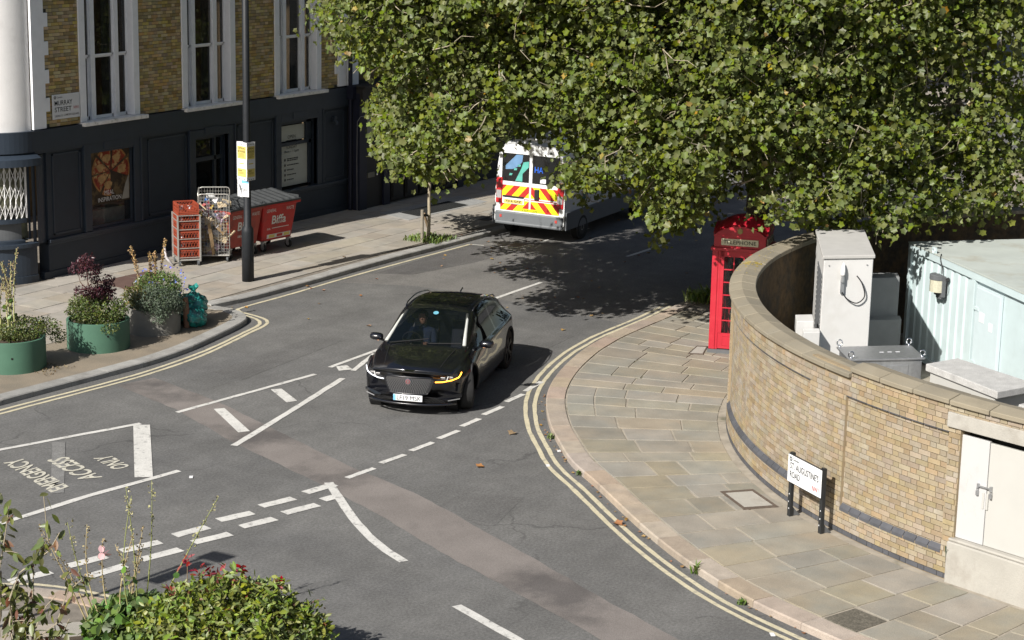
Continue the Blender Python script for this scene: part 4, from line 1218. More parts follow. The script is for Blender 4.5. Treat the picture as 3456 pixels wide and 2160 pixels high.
m = MB(); m.bar(A + ex * .33 + ey * -.02 + ez * 1.50, A + ex * .53 + ey * -.02 + ez * 1.50, .018); dbox(m, .32, .345, -.05, -.01, 1.47, 1.53); dbox(m, .515, .54, -.05, -.01, 1.47, 1.53); Dr(m, 'hasp_bar', M['steel'])
for u in (.325, .53):
    m = MB(); dbox(m, u - .018, u + .018, -.035, -.012, 1.37, 1.43); m.tube([A + ex * (u - .013) + ey * -.024 + ez * 1.43, A + ex * (u - .013) + ey * -.024 + ez * 1.47, A + ex * u + ey * -.024 + ez * 1.485, A + ex * (u + .013) + ey * -.024 + ez * 1.47, A + ex * (u + .013) + ey * -.024 + ez * 1.43], .004, 5); Dr(m, 'padlock', M['steel'])
for u in (.415, .475):
    m = MB(); dbox(m, u - .016, u + .016, -.05, -.035, 1.20, 1.42); Dr(m, 'handle_plate', M['door_cream'], lf if u < .45 else rt, bevel=.004)
m = MB()
for a, b, z0, z1 in ((.12, .24, 1.66, 1.60), (.10, .22, 1.30, 1.22), (.12, .30, 1.06, 1.16), (.15, .12, 1.56, 1.36), (.16, .24, 1.52, 1.44), (.08, .16, 1.24, 1.04), (.29, .31, 1.16, 1.08)):
    m.bar(A + ex * a + ey * -.0435 + ez * z0, A + ex * b + ey * -.0435 + ez * z1, .005, .002, up=ey)
Dr(m, 'scratches', pmat('scratch', (.50, .47, .42), rough=.7), lf)

# weed at the foot of the wall
def blade_tuft(name, c, n, h, spread, mat, label, cat='weed', group=None, w=.012, lean=.5, parent=None):
    V, F = [], []
    for k in range(n):
        a = random.uniform(0, 6.283); l = h * random.uniform(.5, 1.1); r0 = spread * math.sqrt(random.random())
        b = Vector((r0 * math.cos(random.uniform(0, 6.28)), r0 * math.sin(random.uniform(0, 6.28)), 0)); d = Vector((math.cos(a), math.sin(a), 0)); s = Vector((-d.y, d.x, 0)) * w * random.uniform(.6, 1.3)
        p1 = b + d * l * lean * .4 + Vector((0, 0, l * .6)); p2 = b + d * l * lean + Vector((0, 0, l * random.uniform(.7, 1)))
        i = len(V); V += [tuple(b - s * .5), tuple(b + s * .5), tuple(p1 + s), tuple(p1 - s), tuple(p2)]
        F += [(i, i + 1, i + 2), (i, i + 2, i + 3), (i + 3, i + 2, i + 4)]
    o = fast_mesh(name, V, F, mat, parent)
    o.location = c
    if parent is None: tag(o, label, cat, group)
    return o
p = pol(PH_D0 - .004, RW + .03, .42)
blade_tuft('weed', p, 26, .17, .03, M['leaf_grey'], 'small weed growing from the brickwork beside the steel doors', w=.02, lean=.3)

# street sign on two black posts
g1, g2 = Vector((25.61, 10.3, .1)), Vector((25.12, 9.62, .1))
sx = (g2 - g1).normalized(); sz = Vector((.02, .0, 1)).normalized(); sn = sx.cross(Vector((0, 0, 1)));
if sn.dot(Vector((-1, 0, 0))) < 0: sn = -sn
sg = thing('street_sign', 'low white ST. AUGUSTINE\'S ROAD sign on two black posts against the curved wall', 'street sign', tuple((g1 + g2) / 2))
lean = -sn * .10
for g in (g1, g2):
    m = MB(); m.bar(g - Vector((0, 0, .02)), g + Vector((0, 0, .97)), .075, .055, up=sn); m.build('post', M['black_iron'], sg, world=True, bevel=.006)
    m = MB(); m.add([g + sn * -.03, g + sn * -.16, g + sn * -.03 + Vector((0, 0, .14)), g + sn * -.03 + sx * .02, g + sn * -.16 + sx * .02, g + sn * -.03 + sx * .02 + Vector((0, 0, .14))], [(0, 1, 2), (3, 5, 4), (0, 3, 4, 1), (1, 4, 5, 2), (2, 5, 3, 0)]); m.build('foot_bracket', M['plastic_grey'], sg, world=True)
    m = MB()
    for z in (.12, .22, .34): m.obox(g + sn * .031 + Vector((0, 0, z)) + sx * random.uniform(-.01, .015), (.007, .002, .009), sx, sn, (0, 0, 1))
    m.build('paint_chip', M['sign_white'], sg, world=True)
pc = (g1 + g2) / 2 + sn * .045 + Vector((0, 0, .74))
m = MB(); m.obox(pc - sn * .006, (.455, .012, .215), sx, sn, (0, 0, 1)); m.build('backing_board', M['black_iron'], sg, world=True)
m = MB(); m.obox(pc + sn * .008, (.45, .006, .205), sx, sn, (0, 0, 1)); pl = m.build('panel', M['sign_white'], sg, world=True, bevel=.008)
tx = lambda t, w, h, u, v, mt: lettering(t, w, h, mt, pc + sn * .014 + sx * u + Vector((0, 0, v)), sx, (0, 0, 1), sg, depth=.0035, off=.008)
tx('ST. AUGUSTINE\'S', .76, .10, .0, .055, M['black_print']); tx('ROAD', .27, .095, -.245, -.075, M['black_print']); tx('NW1', .17, .075, .31, -.115, M['red_print']); tx('Camden', .17, .035, -.235, .155, M['dark_print'])
m = MB()
for k in range(8):
    a = k * math.pi / 4
    d1 = sx * math.cos(a + 1.2) + Vector((0, 0, 1)) * math.sin(a + 1.2); d2 = sn.cross(d1)
    m.obox(pc + sn * .018 + sx * (-.37 + .026 * math.cos(a)) + Vector((0, 0, .15 + .026 * math.sin(a))), (.012, .001, .007), d1, sn, d2)
m.build('emblem', M['dark_print'], sg, world=True)

# ---- inside the compound
cb = thing('tall_equipment_cabinet', 'tall plain grey equipment cabinet with white antenna behind the curved wall', 'cabinet', (32.7, 12.6, .1))
fl, fr = Vector((31.6, 12.33, 0)), Vector((32.2, 11.65, 0)); bl, br = Vector((33.93, 13.41, 0)), Vector((34.42, 12.69, 0))
def hex_z(m, q, z0, z1, mi=0):
    m.hexa([(p.x, p.y, z0) for p in q], [(p.x, p.y, z1) for p in q], mi)
m = MB(); hex_z(m, [fl, fr, br, bl], .1, 2.74); m.build('body', M['cabinet_grey'], cb, world=True, bevel=.012)
e1 = (fr - fl).normalized(); e2 = (bl - fl).normalized()
m = MB(); hex_z(m, [fl - e1 * .03 - e2 * .03, fr + e1 * .03 - e2 * .03, br + e1 * .03 + e2 * .03, bl - e1 * .03 + e2 * .03], 2.74, 2.80); m.build('roof', M['cabinet_top'], cb, world=True, bevel=.01)
m = MB()
for k in range(14): m.obox(fl + e2 * .9 - e1 * .004 + Vector((0, 0, 1.2 + k * .09)), (.7, .012, .02), e2, e1, (0, 0, 1))
m.build('side_louvre', M['plastic_grey'], cb, world=True)
fn = -e2
pa = fl + e1 * .36 + fn * .06 + Vector((0, 0, 2.45))
m = MB(); m.lathe([(.034, 0), (.04, .02), (.04, .10), (.028, .17), (.006, .23)], 14, tuple(pa)); an = m.build('antenna', M['render_white'], cb, world=True, smooth=True)
m = MB(); m.lathe([(.03, -.12), (.03, 0)], 10, tuple(pa)); m.obox(pa + Vector((0, 0, -.2)) - fn * .03, (.035, .02, .12), e1, fn, (0, 0, 1)); m.build('bracket', M['steel'], an, world=True)
m = MB(); m.tube(catmull([pa + Vector((0, 0, -.3)), pa + Vector((0, 0, -.42)) + e1 * .1, pa + Vector((0, 0, -.5)) + e1 * .28, pa + Vector((0, 0, -.38)) + e1 * .42, pa + Vector((0, 0, -.15)) + e1 * .36, pa + Vector((0, 0, -.02)) + e1 * .26 - fn * .05], 5), .011, 6); m.build('aerial_cable', M['plastic_black'], an, world=True)
m = MB()
for u in (.1, .8): m.lathe([(.014, -.01), (.014, .02)], 8, tuple(fl + e1 * u + fn * .0 + Vector((0, 0, 2.62))), 'X')
m.build('bolt', M['steel'], cb, world=True)
sb = thing('stepped_cabinet', 'small pale stepped box beside the tall grey cabinet, half hidden by coping', 'cabinet', (31.6, 12.9, .1))
m = MB(); o_ = fl + e1 * -.12 + e2 * .05
hex_z(m, [o_ - e1 * .32, o_, o_ + e2 * .55, o_ - e1 * .32 + e2 * .55], .1, 1.62); m.build('tall_box', M['cabinet_grey'], sb, world=True, bevel=.01)
m = MB(); o_ = fl + e1 * -.02 - e2 * .3
hex_z(m, [o_ - e1 * .30, o_, o_ + e2 * .3, o_ - e1 * .30 + e2 * .3], .1, 1.5); m.build('low_box', M['cabinet_grey'], sb, world=True, bevel=.01)
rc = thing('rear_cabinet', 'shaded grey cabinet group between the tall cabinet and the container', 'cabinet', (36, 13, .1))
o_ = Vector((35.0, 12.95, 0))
m = MB(); hex_z(m, [o_, o_ + e1 * .85, o_ + e1 * .85 + e2 * .5, o_ + e2 * .5], .1, 1.75); m.build('body', M['cabinet_shade'], rc, world=True, bevel=.01)
m = MB(); o2 = o_ - e2 * .35; hex_z(m, [o2, o2 + e1 * .9, o2 + e1 * .9 + e2 * .33, o2 + e2 * .33], .1, 1.0); m.build('lower_unit', M['cabinet_shade'], rc, world=True, bevel=.01)

gv = thing('galvanised_cabinet', 'low galvanised cabinet with lifting eyes on its lid behind the coping', 'cabinet', (30.5, 10.8, .1))
q = [Vector(p) for p in ((29.6, 11.02, 0), (30.46, 10.02, 0), (31.2, 10.53, 0), (30.34, 11.53, 0))]
cg = sum(q, Vector()) / 4
m = MB(); hex_z(m, [cg + (p - cg) * .93 for p in q], .1, 1.50); bd = m.build('body', M['steel'], gv, world=True, bevel=.008)
m = MB(); hex_z(m, q, 1.50, 1.53); ld = m.build('lid', M['steel'], gv, world=True, bevel=.006)
u1 = (q[1] - q[0]).normalized(); nrm = Vector((u1.y, -u1.x, 0))
nrm = nrm if nrm.dot(Vector((-1, 0, 0))) > 0 else -nrm
m = MB(); m.obox((q[0] + q[1]) / 2 + (cg - (q[0] + q[1]) / 2) * .07 + nrm * .004 + Vector((0, 0, 1.05)) + u1 * .1, (.28, .006, .36), u1, nrm, (0, 0, 1)); m.build('door_panel', M['steel'], bd, world=True, bevel=.004)
for p in q:
    e = cg + (p - cg) * .93
    m = MB(); m.tube([(e.x + .045 * math.cos(a) * u1.x, e.y + .045 * math.cos(a) * u1.y, 1.605 + .05 * math.sin(a)) for a in [6.283 * i / 14 for i in range(15)]], .011, 6); m.lathe([(.02, 1.53), (.02, 1.56)], 8, (e.x, e.y, 0)); m.build('lifting_eye', M['chrome'], ld, world=True, smooth=True)
for k in range(3):
    m = MB(); m.obox(cg + u1 * (.02 + k * .14) + Vector((0, 0, 1.532)), (.035, .02, .001), u1, nrm, (0, 0, 1)); m.build('label_sticker', M['sign_white'], ld, world=True)

def slab_unit(q, zt, label, name='meter_housing', both=True):
    q = [Vector((a, b, 0)) for a, b in q]; c = sum(q, Vector()) / 4
    t = thing(name, label, 'utility box', (c.x, c.y, .1))
    m = MB(); hex_z(m, [c + (p - c) * .9 for p in q], .1, zt - .12); m.build('housing', M['door_cream'], t, world=True)
    m = MB(); hex_z(m, q, zt - .12, zt); m.build('slab_lid', pmat('grey_slab', (.40, .395, .38), rough=.9, var=.14, scale=5, fine=.14, fscale=50), t, world=True, bevel=.012)
slab_unit([(30.2, 9.92), (29.11, 8.39), (29.94, 8.0), (30.89, 9.61)], 1.5, 'pale box with thick concrete slab lid in front of the container')
slab_unit([(28.75, 7.95), (28.0, 6.6), (29.2, 6.2), (29.75, 7.6)], 1.45, 'second slab topped box at the right edge behind the wall coping')

# mint shipping container
ct = thing('container', 'pale mint corrugated steel container with floodlight behind the wall', 'container', (36.38, 12.44, .1))
c0 = Vector((36.38, 12.44, 0)); ea = Vector((-.725, -.688, 0)).normalized(); eb = Vector((.688, -.725, 0)).normalized(); nf = -eb
Z0, Z1, LC, WC = .12, 2.30, 7.5, 2.6
Cn = lambda m, name, mat, parent=ct, **k: m.build(name, mat, parent, world=True, **k)
m = MB(); hex_z(m, [c0 + eb * .06 + ea * .03, c0 + ea * LC + eb * .06, c0 + ea * LC + eb * WC, c0 + eb * WC + ea * .03], Z0 + .1, Z1 - .02); Cn(m, 'shell', M['mint'])
# corrugated front wall
prof = []
u = .12
while u < 2.78:
    prof += [(u, .0), (u + .11, .0), (u + .15, .024), (u + .26, .024)]; u += .30
m = MB(); m.grid([[tuple(c0 + ea * a + nf * (b - .04) + Vector((0, 0, Z0 + .12))) for a, b in prof], [tuple(c0 + ea * a + nf * (b - .04) + Vector((0, 0, Z1 - .14))) for a, b in prof]], flip=True)
Cn(m, 'corrugated_wall', M['mint'])
def cbox(m, u0, u1, d0, d1, z0, z1):
    m.obox(c0 + ea * (u0 + u1) / 2 + nf * (d0 + d1) / 2 + Vector((0, 0, (z0 + z1) / 2)), (abs(u1 - u0) / 2, abs(d1 - d0) / 2, (z1 - z0) / 2), ea, nf, (0, 0, 1))
m = MB(); cbox(m, 0, LC, -.08, .02, Z1 - .15, Z1); cbox(m, 0, LC, -.08, .02, Z0, Z0 + .13); cbox(m, 0, .12, -.1, .018, Z0, Z1); cbox(m, 2.80, 2.92, -.06, .015, Z0 + .13, Z1 - .15); Cn(m, 'frame_rail', M['mint'], bevel=.006)
m = MB(); cbox(m, 2.97, 3.95, -.05, -.005, Z0 + .14, Z1 - .22); cbox(m, 3.0, 3.92, -.05, .004, Z0 + .18, Z1 - .26); d = Cn(m, 'door', pmat('mint_door', (.47, .55, .57), rough=.55, var=.03), bevel=.004)
m = MB(); cbox(m, 2.94, 3.12, -.0, .02, 1.62, 1.68); cbox(m, 2.94, 3.12, -.0, .02, .62, .68); Cn(m, 'hinge', M['mint'], d)
m = MB(); cbox(m, 3.17, 3.36, .004, .010, 1.44, 1.62); Cn(m, 'notice', M['sign_white'], d)
m = MB(); cbox(m, 3.56, 3.70, .004, .010, 1.35, 1.50); Cn(m, 'notice', M['sign_white'], d)
for k in range(4):
    m = MB(); hex_z(m, [c0 + ea * (k * 1.9) + nf * .03, c0 + ea * min(LC, k * 1.9 + 1.89) + nf * .03, c0 + ea * min(LC, k * 1.9 + 1.89) + eb * WC, c0 + ea * (k * 1.9) + eb * WC], Z1 - .01, Z1 + .015); Cn(m, 'roof_sheet', M['mint_roof'])
m = MB(); cbox(m, 1.06, 1.24, .0, .02, Z1 - .12, Z1 + .12); m.tube([c0 + ea * 1.15 + nf * .02 + Vector((0, 0, Z1 + .05 + .0)) + ea * .05 * math.cos(a) + Vector((0, 0, .05 * math.sin(a))) for a in [6.283 * i / 10 for i in range(11)]], .02, 6); Cn(m, 'lifting_lug', M['mint'])
fp = c0 + ea * 1.62 + nf * .10 + Vector((0, 0, 1.80))
m = MB()
pr = [(-.17, 0), (-.17, .03), (-.15, .10), (-.08, .16), (0, .18), (.08, .16), (.15, .10), (.17, .03), (.17, 0)]
def plate_(z0, z1, s=1.0):
    lo_ = [fp + ea * a * s + nf * b * s + Vector((0, 0, z0)) for a, b in pr]; hi_ = [fp + ea * a * s + nf * b * s + Vector((0, 0, z1)) for a, b in pr]
    n_ = len(pr); m.add(lo_ + hi_, [tuple(range(n_, 2 * n_)), tuple(reversed(range(n_)))] + [(i, (i + 1) % n_, n_ + (i + 1) % n_, n_ + i) for i in range(n_)])
plate_(.10, .20); m.obox(fp + Vector((0, 0, -.02)) + nf * -.03, (.17, .04, .2), ea, nf, (0, 0, 1)); m.obox(fp + Vector((0, 0, -.22)) + nf * -.04, (.1, .04, .05), ea, nf, (0, 0, 1))
fo = Cn(m, 'floodlight', M['plastic_grey'], bevel=.008)
m = MB(); plate_(-.13, .10, .94); Cn(m, 'lens', M['lamp_glass'], fo)
m = MB(); m.tube(catmull([fp + Vector((0, 0, .2)) + nf * -.05, fp + Vector((0, 0, .32)) - ea * .04 - nf * .06, fp + Vector((0, 0, .45)) - ea * .14 - nf * .07, fp + Vector((0, 0, .56)) - ea * .1 - nf * .06], 4), .012, 6); m.tube(catmull([fp + ea * .2 + Vector((0, 0, .1)) - nf * .06, fp + ea * .26 + Vector((0, 0, .0)) - nf * .05, fp + ea * .22 + Vector((0, 0, -.12)) - nf * .06], 4), .01, 6); m.lathe([(.035, -.03), (.035, .03)], 10, tuple(fp + ea * .24 + nf * -.06 + Vector((0, 0, .14))), 'X'); Cn(m, 'cable', M['plastic_black'], fo)

# ================================================================ STREET FURNITURE
# ---- red telephone box; local frame: door looks along -X, box 1.05 square
ph_e = Vector((.264, -.964, 0)); ph_d = Vector((.964, .264, 0))
ph_c = Vector((34.08, 15.6, .1)) + ph_e * .525 + ph_d * .525
pb = thing('telephone_box', 'red cast iron telephone box behind the end of the curved wall', 'telephone box', tuple(ph_c), math.atan2(ph_d.y, ph_d.x))
Rd = M['phone_red']
hw = .525
m = MB(); m.box(-hw - .02, hw + .02, -hw - .02, hw + .02, -.02, .07); m.build('plinth', M['plastic_grey'], pb)
m = MB()
for sx_ in (-1, 1):
    for sy_ in (-1, 1):
        m.box(min(sx_ * hw, sx_ * (hw - .12)), max(sx_ * hw, sx_ * (hw - .12)), min(sy_ * hw, sy_ * (hw - .12)), max(sy_ * hw, sy_ * (hw - .12)), .07, 2.06)
        m.box(min(sx_ * (hw - .015), sx_ * (hw - .17)), max(sx_ * (hw - .015), sx_ * (hw - .17)), min(sy_ * (hw - .015), sy_ * (hw - .17)), max(sy_ * (hw - .015), sy_ * (hw - .17)), .07, 2.06)
m.build('corner_post', Rd, pb, bevel=.012)
# entablature, stepped, with segmental pediments and domed roof
m = MB(); m.box(-hw - .03, hw + .03, -hw - .03, hw + .03, 2.04, 2.10); m.box(-hw + .02, hw - .02, -hw + .02, hw - .02, 2.10, 2.36); m.box(-hw + .01, hw - .01, -hw + .01, hw - .01, 2.31, 2.36)
m.build('entablature', Rd, pb, bevel=.008)
dm = MB()
nn = 16
rows = []
for i in range(nn + 1):
    x = -hw + .01 + (2 * hw - .02) * i / nn
    r_ = []
    for j in range(nn + 1):
        y = -hw + .01 + (2 * hw - .02) * j / nn
        a = math.cos(x / hw * 1.15) ; b = math.cos(y / hw * 1.15)
        z = 2.36 + .17 * max(math.cos(x / hw * math.pi / 2), 0) ** .8 * (0.35 + .65 * b) + .17 * max(math.cos(y / hw * math.pi / 2), 0) ** .8 * (.35 + .65 * a)
        r_.append((x, y, z))
    rows.append(r_)
dm.grid(rows, flip=True)
dm.build('domed_roof', Rd, pb, smooth=True)
for k in range(4):
    a = k * math.pi / 2
    ax = Vector((math.cos(a), math.sin(a), 0)); ay = Vector((-math.sin(a), math.cos(a), 0))
    m = MB()
    top = [(-.47 + .94 * i / 16) for i in range(17)]
    outl = [(-.47, 2.36), (.47, 2.36)] + [(t, 2.37 + .16 * math.cos(t / .47 * math.pi / 2) ** .8) for t in reversed(top)]
    f_ = [tuple(ax * (hw + .004) + ay * u + Vector((0, 0, z))) for u, z in outl]; b_ = [tuple(ax * (hw - .08) + ay * u + Vector((0, 0, z))) for u, z in outl]
    n_ = len(outl); m.add(f_ + b_, [tuple(range(n_)), tuple(reversed(range(n_, 2 * n_)))] + [(i, n_ + i, n_ + (i + 1) % n_, (i + 1) % n_) for i in range(n_)])
    pe = m.build('pediment', Rd, pb)
    m = MB(); m.lathe([(.0, .0), (.055, .004), (.05, .012), (.0, .014)], 14, (0, 0, 0), 'X', cap=False)
    for j in range(5):
        m.obox((.012, -.04 + .02 * j, .03 + .015 * (2 - abs(j - 2))), (.006, .008, .012), (1, 0, 0), (0, 1, 0), (0, 0, 1))
    mt = Matrix.Translation(ax * (hw + .002) + Vector((0, 0, 2.435))) @ Matrix.Rotation(a, 4, 'Z')
    m.v = [tuple(mt @ Vector(p)) for p in m.v]
    m.build('crown', M['gilt'], pe)
    m = MB(); m.obox(ax * (hw - .012) + Vector((0, 0, 2.215)), (.012, .36, .065), ax, ay, (0, 0, 1)); sgn = m.build('sign_panel', M['opal'], pb)
    wq = WM[pb]
    c_ = wq @ (ax * (hw + .001) + Vector((0, 0, 2.215))); xd = (wq.to_3x3() @ ay)
    lettering('TELEPHONE', .64, .075, M['black_print'], c_, xd, (0, 0, 1), sgn, depth=.003)
    # glazed sides: 3 by 6 panes
    fr = MB(); y0, y1, z0, z1 = -.36, .36, .40, 1.95
    d0 = hw - .055
    def sbox(mm, u0, u1, z0_, z1_, t0=.0, t1=.04): mm.obox(ax * (d0 + (t0 + t1) / 2) + ay * (u0 + u1) / 2 + Vector((0, 0, (z0_ + z1_) / 2)), ((t1 - t0) / 2, (u1 - u0) / 2, (z1_ - z0_) / 2), ax, ay, (0, 0, 1))
    sbox(fr, -.36, .36, .09, .40, 0, .03); sbox(fr, -.36, -.29, .40, 2.04); sbox(fr, .29, .36, .40, 2.04); sbox(fr, -.36, .36, 1.92, 2.04)
    sbox(fr, -.27, .27, .15, .155, .03, .036); sbox(fr, -.27, .27, .335, .34, .03, .036); sbox(fr, -.27, -.265, .15, .34, .03, .036); sbox(fr, .265, .27, .15, .34, .03, .036)
    for i in range(1, 6): sbox(fr, -.29, .29, .40 + i * 1.52 / 6 - .011, .40 + i * 1.52 / 6 + .011, .004, .034)
    for u in (-.097, .097): sbox(fr, u - .011, u + .011, .40, 1.92, .006, .036)
    fo = fr.build('door' if k == 2 else 'glazed_side', Rd, pb)
    for i in range(6):
        for j in range(3):
            g = MB(); u0 = -.29 + j * .193; sbox(g, u0 + .004, u0 + .185, .405 + i * 1.52 / 6, .395 + (i + 1) * 1.52 / 6, .014, .018); g.build('pane', M['glass_clear'], fo)
    if k == 2:
        g = MB(); sbox(g, .315, .34, 1.05, 1.17, .04, .07); g.build('handle', M['chrome'], fo)
        for (u, z, w_, h_) in ((.2, 1.50, .10, .07), (.2, 1.38, .08, .06), (.18, 1.75, .05, .05)):
            g = MB(); sbox(g, u - w_ / 2, u + w_ / 2, z - h_ / 2, z + h_ / 2, .02, .022); g.build('sticker', M['litter'], fo)
m = MB(); m.box(-.02, .38, -.25, .25, .8, 1.7); m.build('telephone_unit', M['plastic_black'], pb)
tg = blade_tuft('grass_tuft', (38.4, 17.5, .1), 420, .35, .55, M['grass'], 'tuft of bright grass at the kerb beside the telephone box', 'grass', w=.02)

# ---- lamp column with notices
lp = thing('lamp_post', 'tall black lamp post on the shop pavement carrying yellow notices', 'lamp post', (34.13, 27.03, .1))
m = MB(); m.lathe([(.135, 0), (.135, 1.12), (.13, 1.2), (.085, 1.27), (.082, 3.5), (.07, 9.0)], 20, (0, 0, 0)); m.build('column', M['lamp_black'], lp, smooth=True)
m = MB(); m.tube([(0, 0, 9.0), (0, -.4, 9.5), (0, -1.6, 9.7)], .04, 8); m.box(-.15, .15, -2.3, -1.6, 9.62, 9.76); m.build('lantern_arm', M['lamp_black'], lp)
m = MB(); m.box(-.03, .03, -.141, -.136, .45, .85); m.build('access_door', M['lamp_black'], lp)
nt_ = thing('notice_board', 'triangular white and yellow warning notice wrapped round the lamp post', 'notice', (34.13, 27.03, 2.35))
cA, cB, cC = Vector((34.08, 27.27, 0)), Vector((33.985, 26.92, 0)), Vector((34.26, 26.90, 0))
m = MB()
for a, b in ((cA, cB), (cB, cC), (cC, cA)):
    d = (b - a).normalized(); n_ = d.cross(Vector((0, 0, 1)))
    m.hexa([(a + n_ * s).to_tuple()[:2] + (2.40,) for s in (0,)] + [(b).to_tuple()[:2] + (2.40,), (b - n_ * .006).to_tuple()[:2] + (2.40,), (a - n_ * .006).to_tuple()[:2] + (2.40,)],
           [(a).to_tuple()[:2] + (3.25,), (b).to_tuple()[:2] + (3.25,), (b - n_ * .006).to_tuple()[:2] + (3.25,), (a - n_ * .006).to_tuple()[:2] + (3.25,)])
m.build('board', M['sign_white'], nt_, world=True)
for (a, b) in ((cA, cB), (cB, cC)):
    d = (b - a).normalized(); n_ = d.cross(Vector((0, 0, 1)));
    if n_.dot(-Vector((a.x - 34.13, a.y - 27.03, 0)) - Vector((b.x - 34.13, b.y - 27.03, 0))) > 0: n_ = -n_
    L_ = (b - a).length; mid = (a + b) / 2
    for z0, z1 in ((2.88, 3.16), (2.48, 2.66)):
        m = MB(); m.obox(mid + n_ * .003 + Vector((0, 0, (z0 + z1) / 2)), (L_ * .43, .002, (z1 - z0) / 2), d, n_, (0, 0, 1)); m.build('yellow_band', M['sign_yellow'], nt_, world=True)
    m = MB(); m.obox(mid + n_ * .003 + Vector((0, 0, 2.775)), (L_ * .25, .002, .012), d, n_, (0, 0, 1)); m.build('yellow_rule', M['sign_yellow'], nt_, world=True)
    xd = d if d.cross(Vector((0, 0, 1))).dot(n_) > 0 else -d
    for t_, z, h_, w_ in (('CRIMINALS', 3.115, .045, .78), ('BEWARE', 3.045, .055, .78)):
        lettering(t_, L_ * w_, h_, M['black_print'], mid + n_ * .005 + Vector((0, 0, z)), xd, (0, 0, 1), nt_, depth=.002)
    m = MB()
    for z in (2.995, 2.97, 2.945, 2.92, 2.575, 2.55): m.obox(mid + n_ * .006 + Vector((0, 0, z)) - xd * L_ * random.uniform(.0, .05), (L_ * random.uniform(.25, .36), .001, .005), d, n_, (0, 0, 1))
    m.obox(mid + n_ * .006 - xd * L_ * .15 + Vector((0, 0, 2.615)), (L_ * .2, .001, .014), d, n_, (0, 0, 1))
    m.build('small_print', pmat('ochre_print', (.28, .22, .06), rough=.7), nt_, world=True)
    m = MB()
    for k in range(3):
        for z in (3.205, 2.425): m.obox(mid + n_ * .006 + xd * L_ * (-.25 + .25 * k) + Vector((0, 0, z)), (.018, .001, .008), d, n_, (0, 0, 1))
    m.build('fixing', M['plastic_grey'], nt_, world=True)
pn = thing('parking_sign', 'peeling white and blue parking sign below the notice on the lamp post', 'sign', (34.13, 26.9, 2.1))
d = (cB - cA).normalized(); n_ = Vector((-1, -.08, 0)).normalized()
d = Vector((-n_.y, n_.x, 0)); ctr = Vector((34.03, 27.06, 2.22))
m = MB(); m.obox(ctr, (.15, .006, .19), d, n_, (0, 0, 1)); m.build('panel', M['sign_white'], pn, world=True, bevel=.02)
m = MB(); m.obox(ctr + n_ * .008 + Vector((0, 0, .15)) + d * .05, (.09, .002, .032), d, n_, (0, 0, 1)); m.build('blue_band', M['sign_blue'], pn, world=True)
m = MB(); m.add([tuple(ctr + n_ * .008 - d * .15 + Vector((0, 0, .09))), tuple(ctr + n_ * .07 - d * .08 + Vector((0, 0, .13))), tuple(ctr + n_ * .012 - d * .01 + Vector((0, 0, -.2))), tuple(ctr + n_ * .008 - d * .14 + Vector((0, 0, -.18)))], [(0, 1, 2, 3)]); m.build('torn_flap', M['sign_white'], pn, world=True)
m = MB()
for k in range(9): m.bar(ctr + n_ * .009 + d * (.10 - .02 * k) + Vector((0, 0, random.uniform(-.02, .03))), ctr + n_ * .009 + d * (.09 - .02 * k) + Vector((0, 0, random.uniform(-.1, -.04))), .006, .002, up=n_)
m.build('faded_print', M['plastic_grey'], pn, world=True)

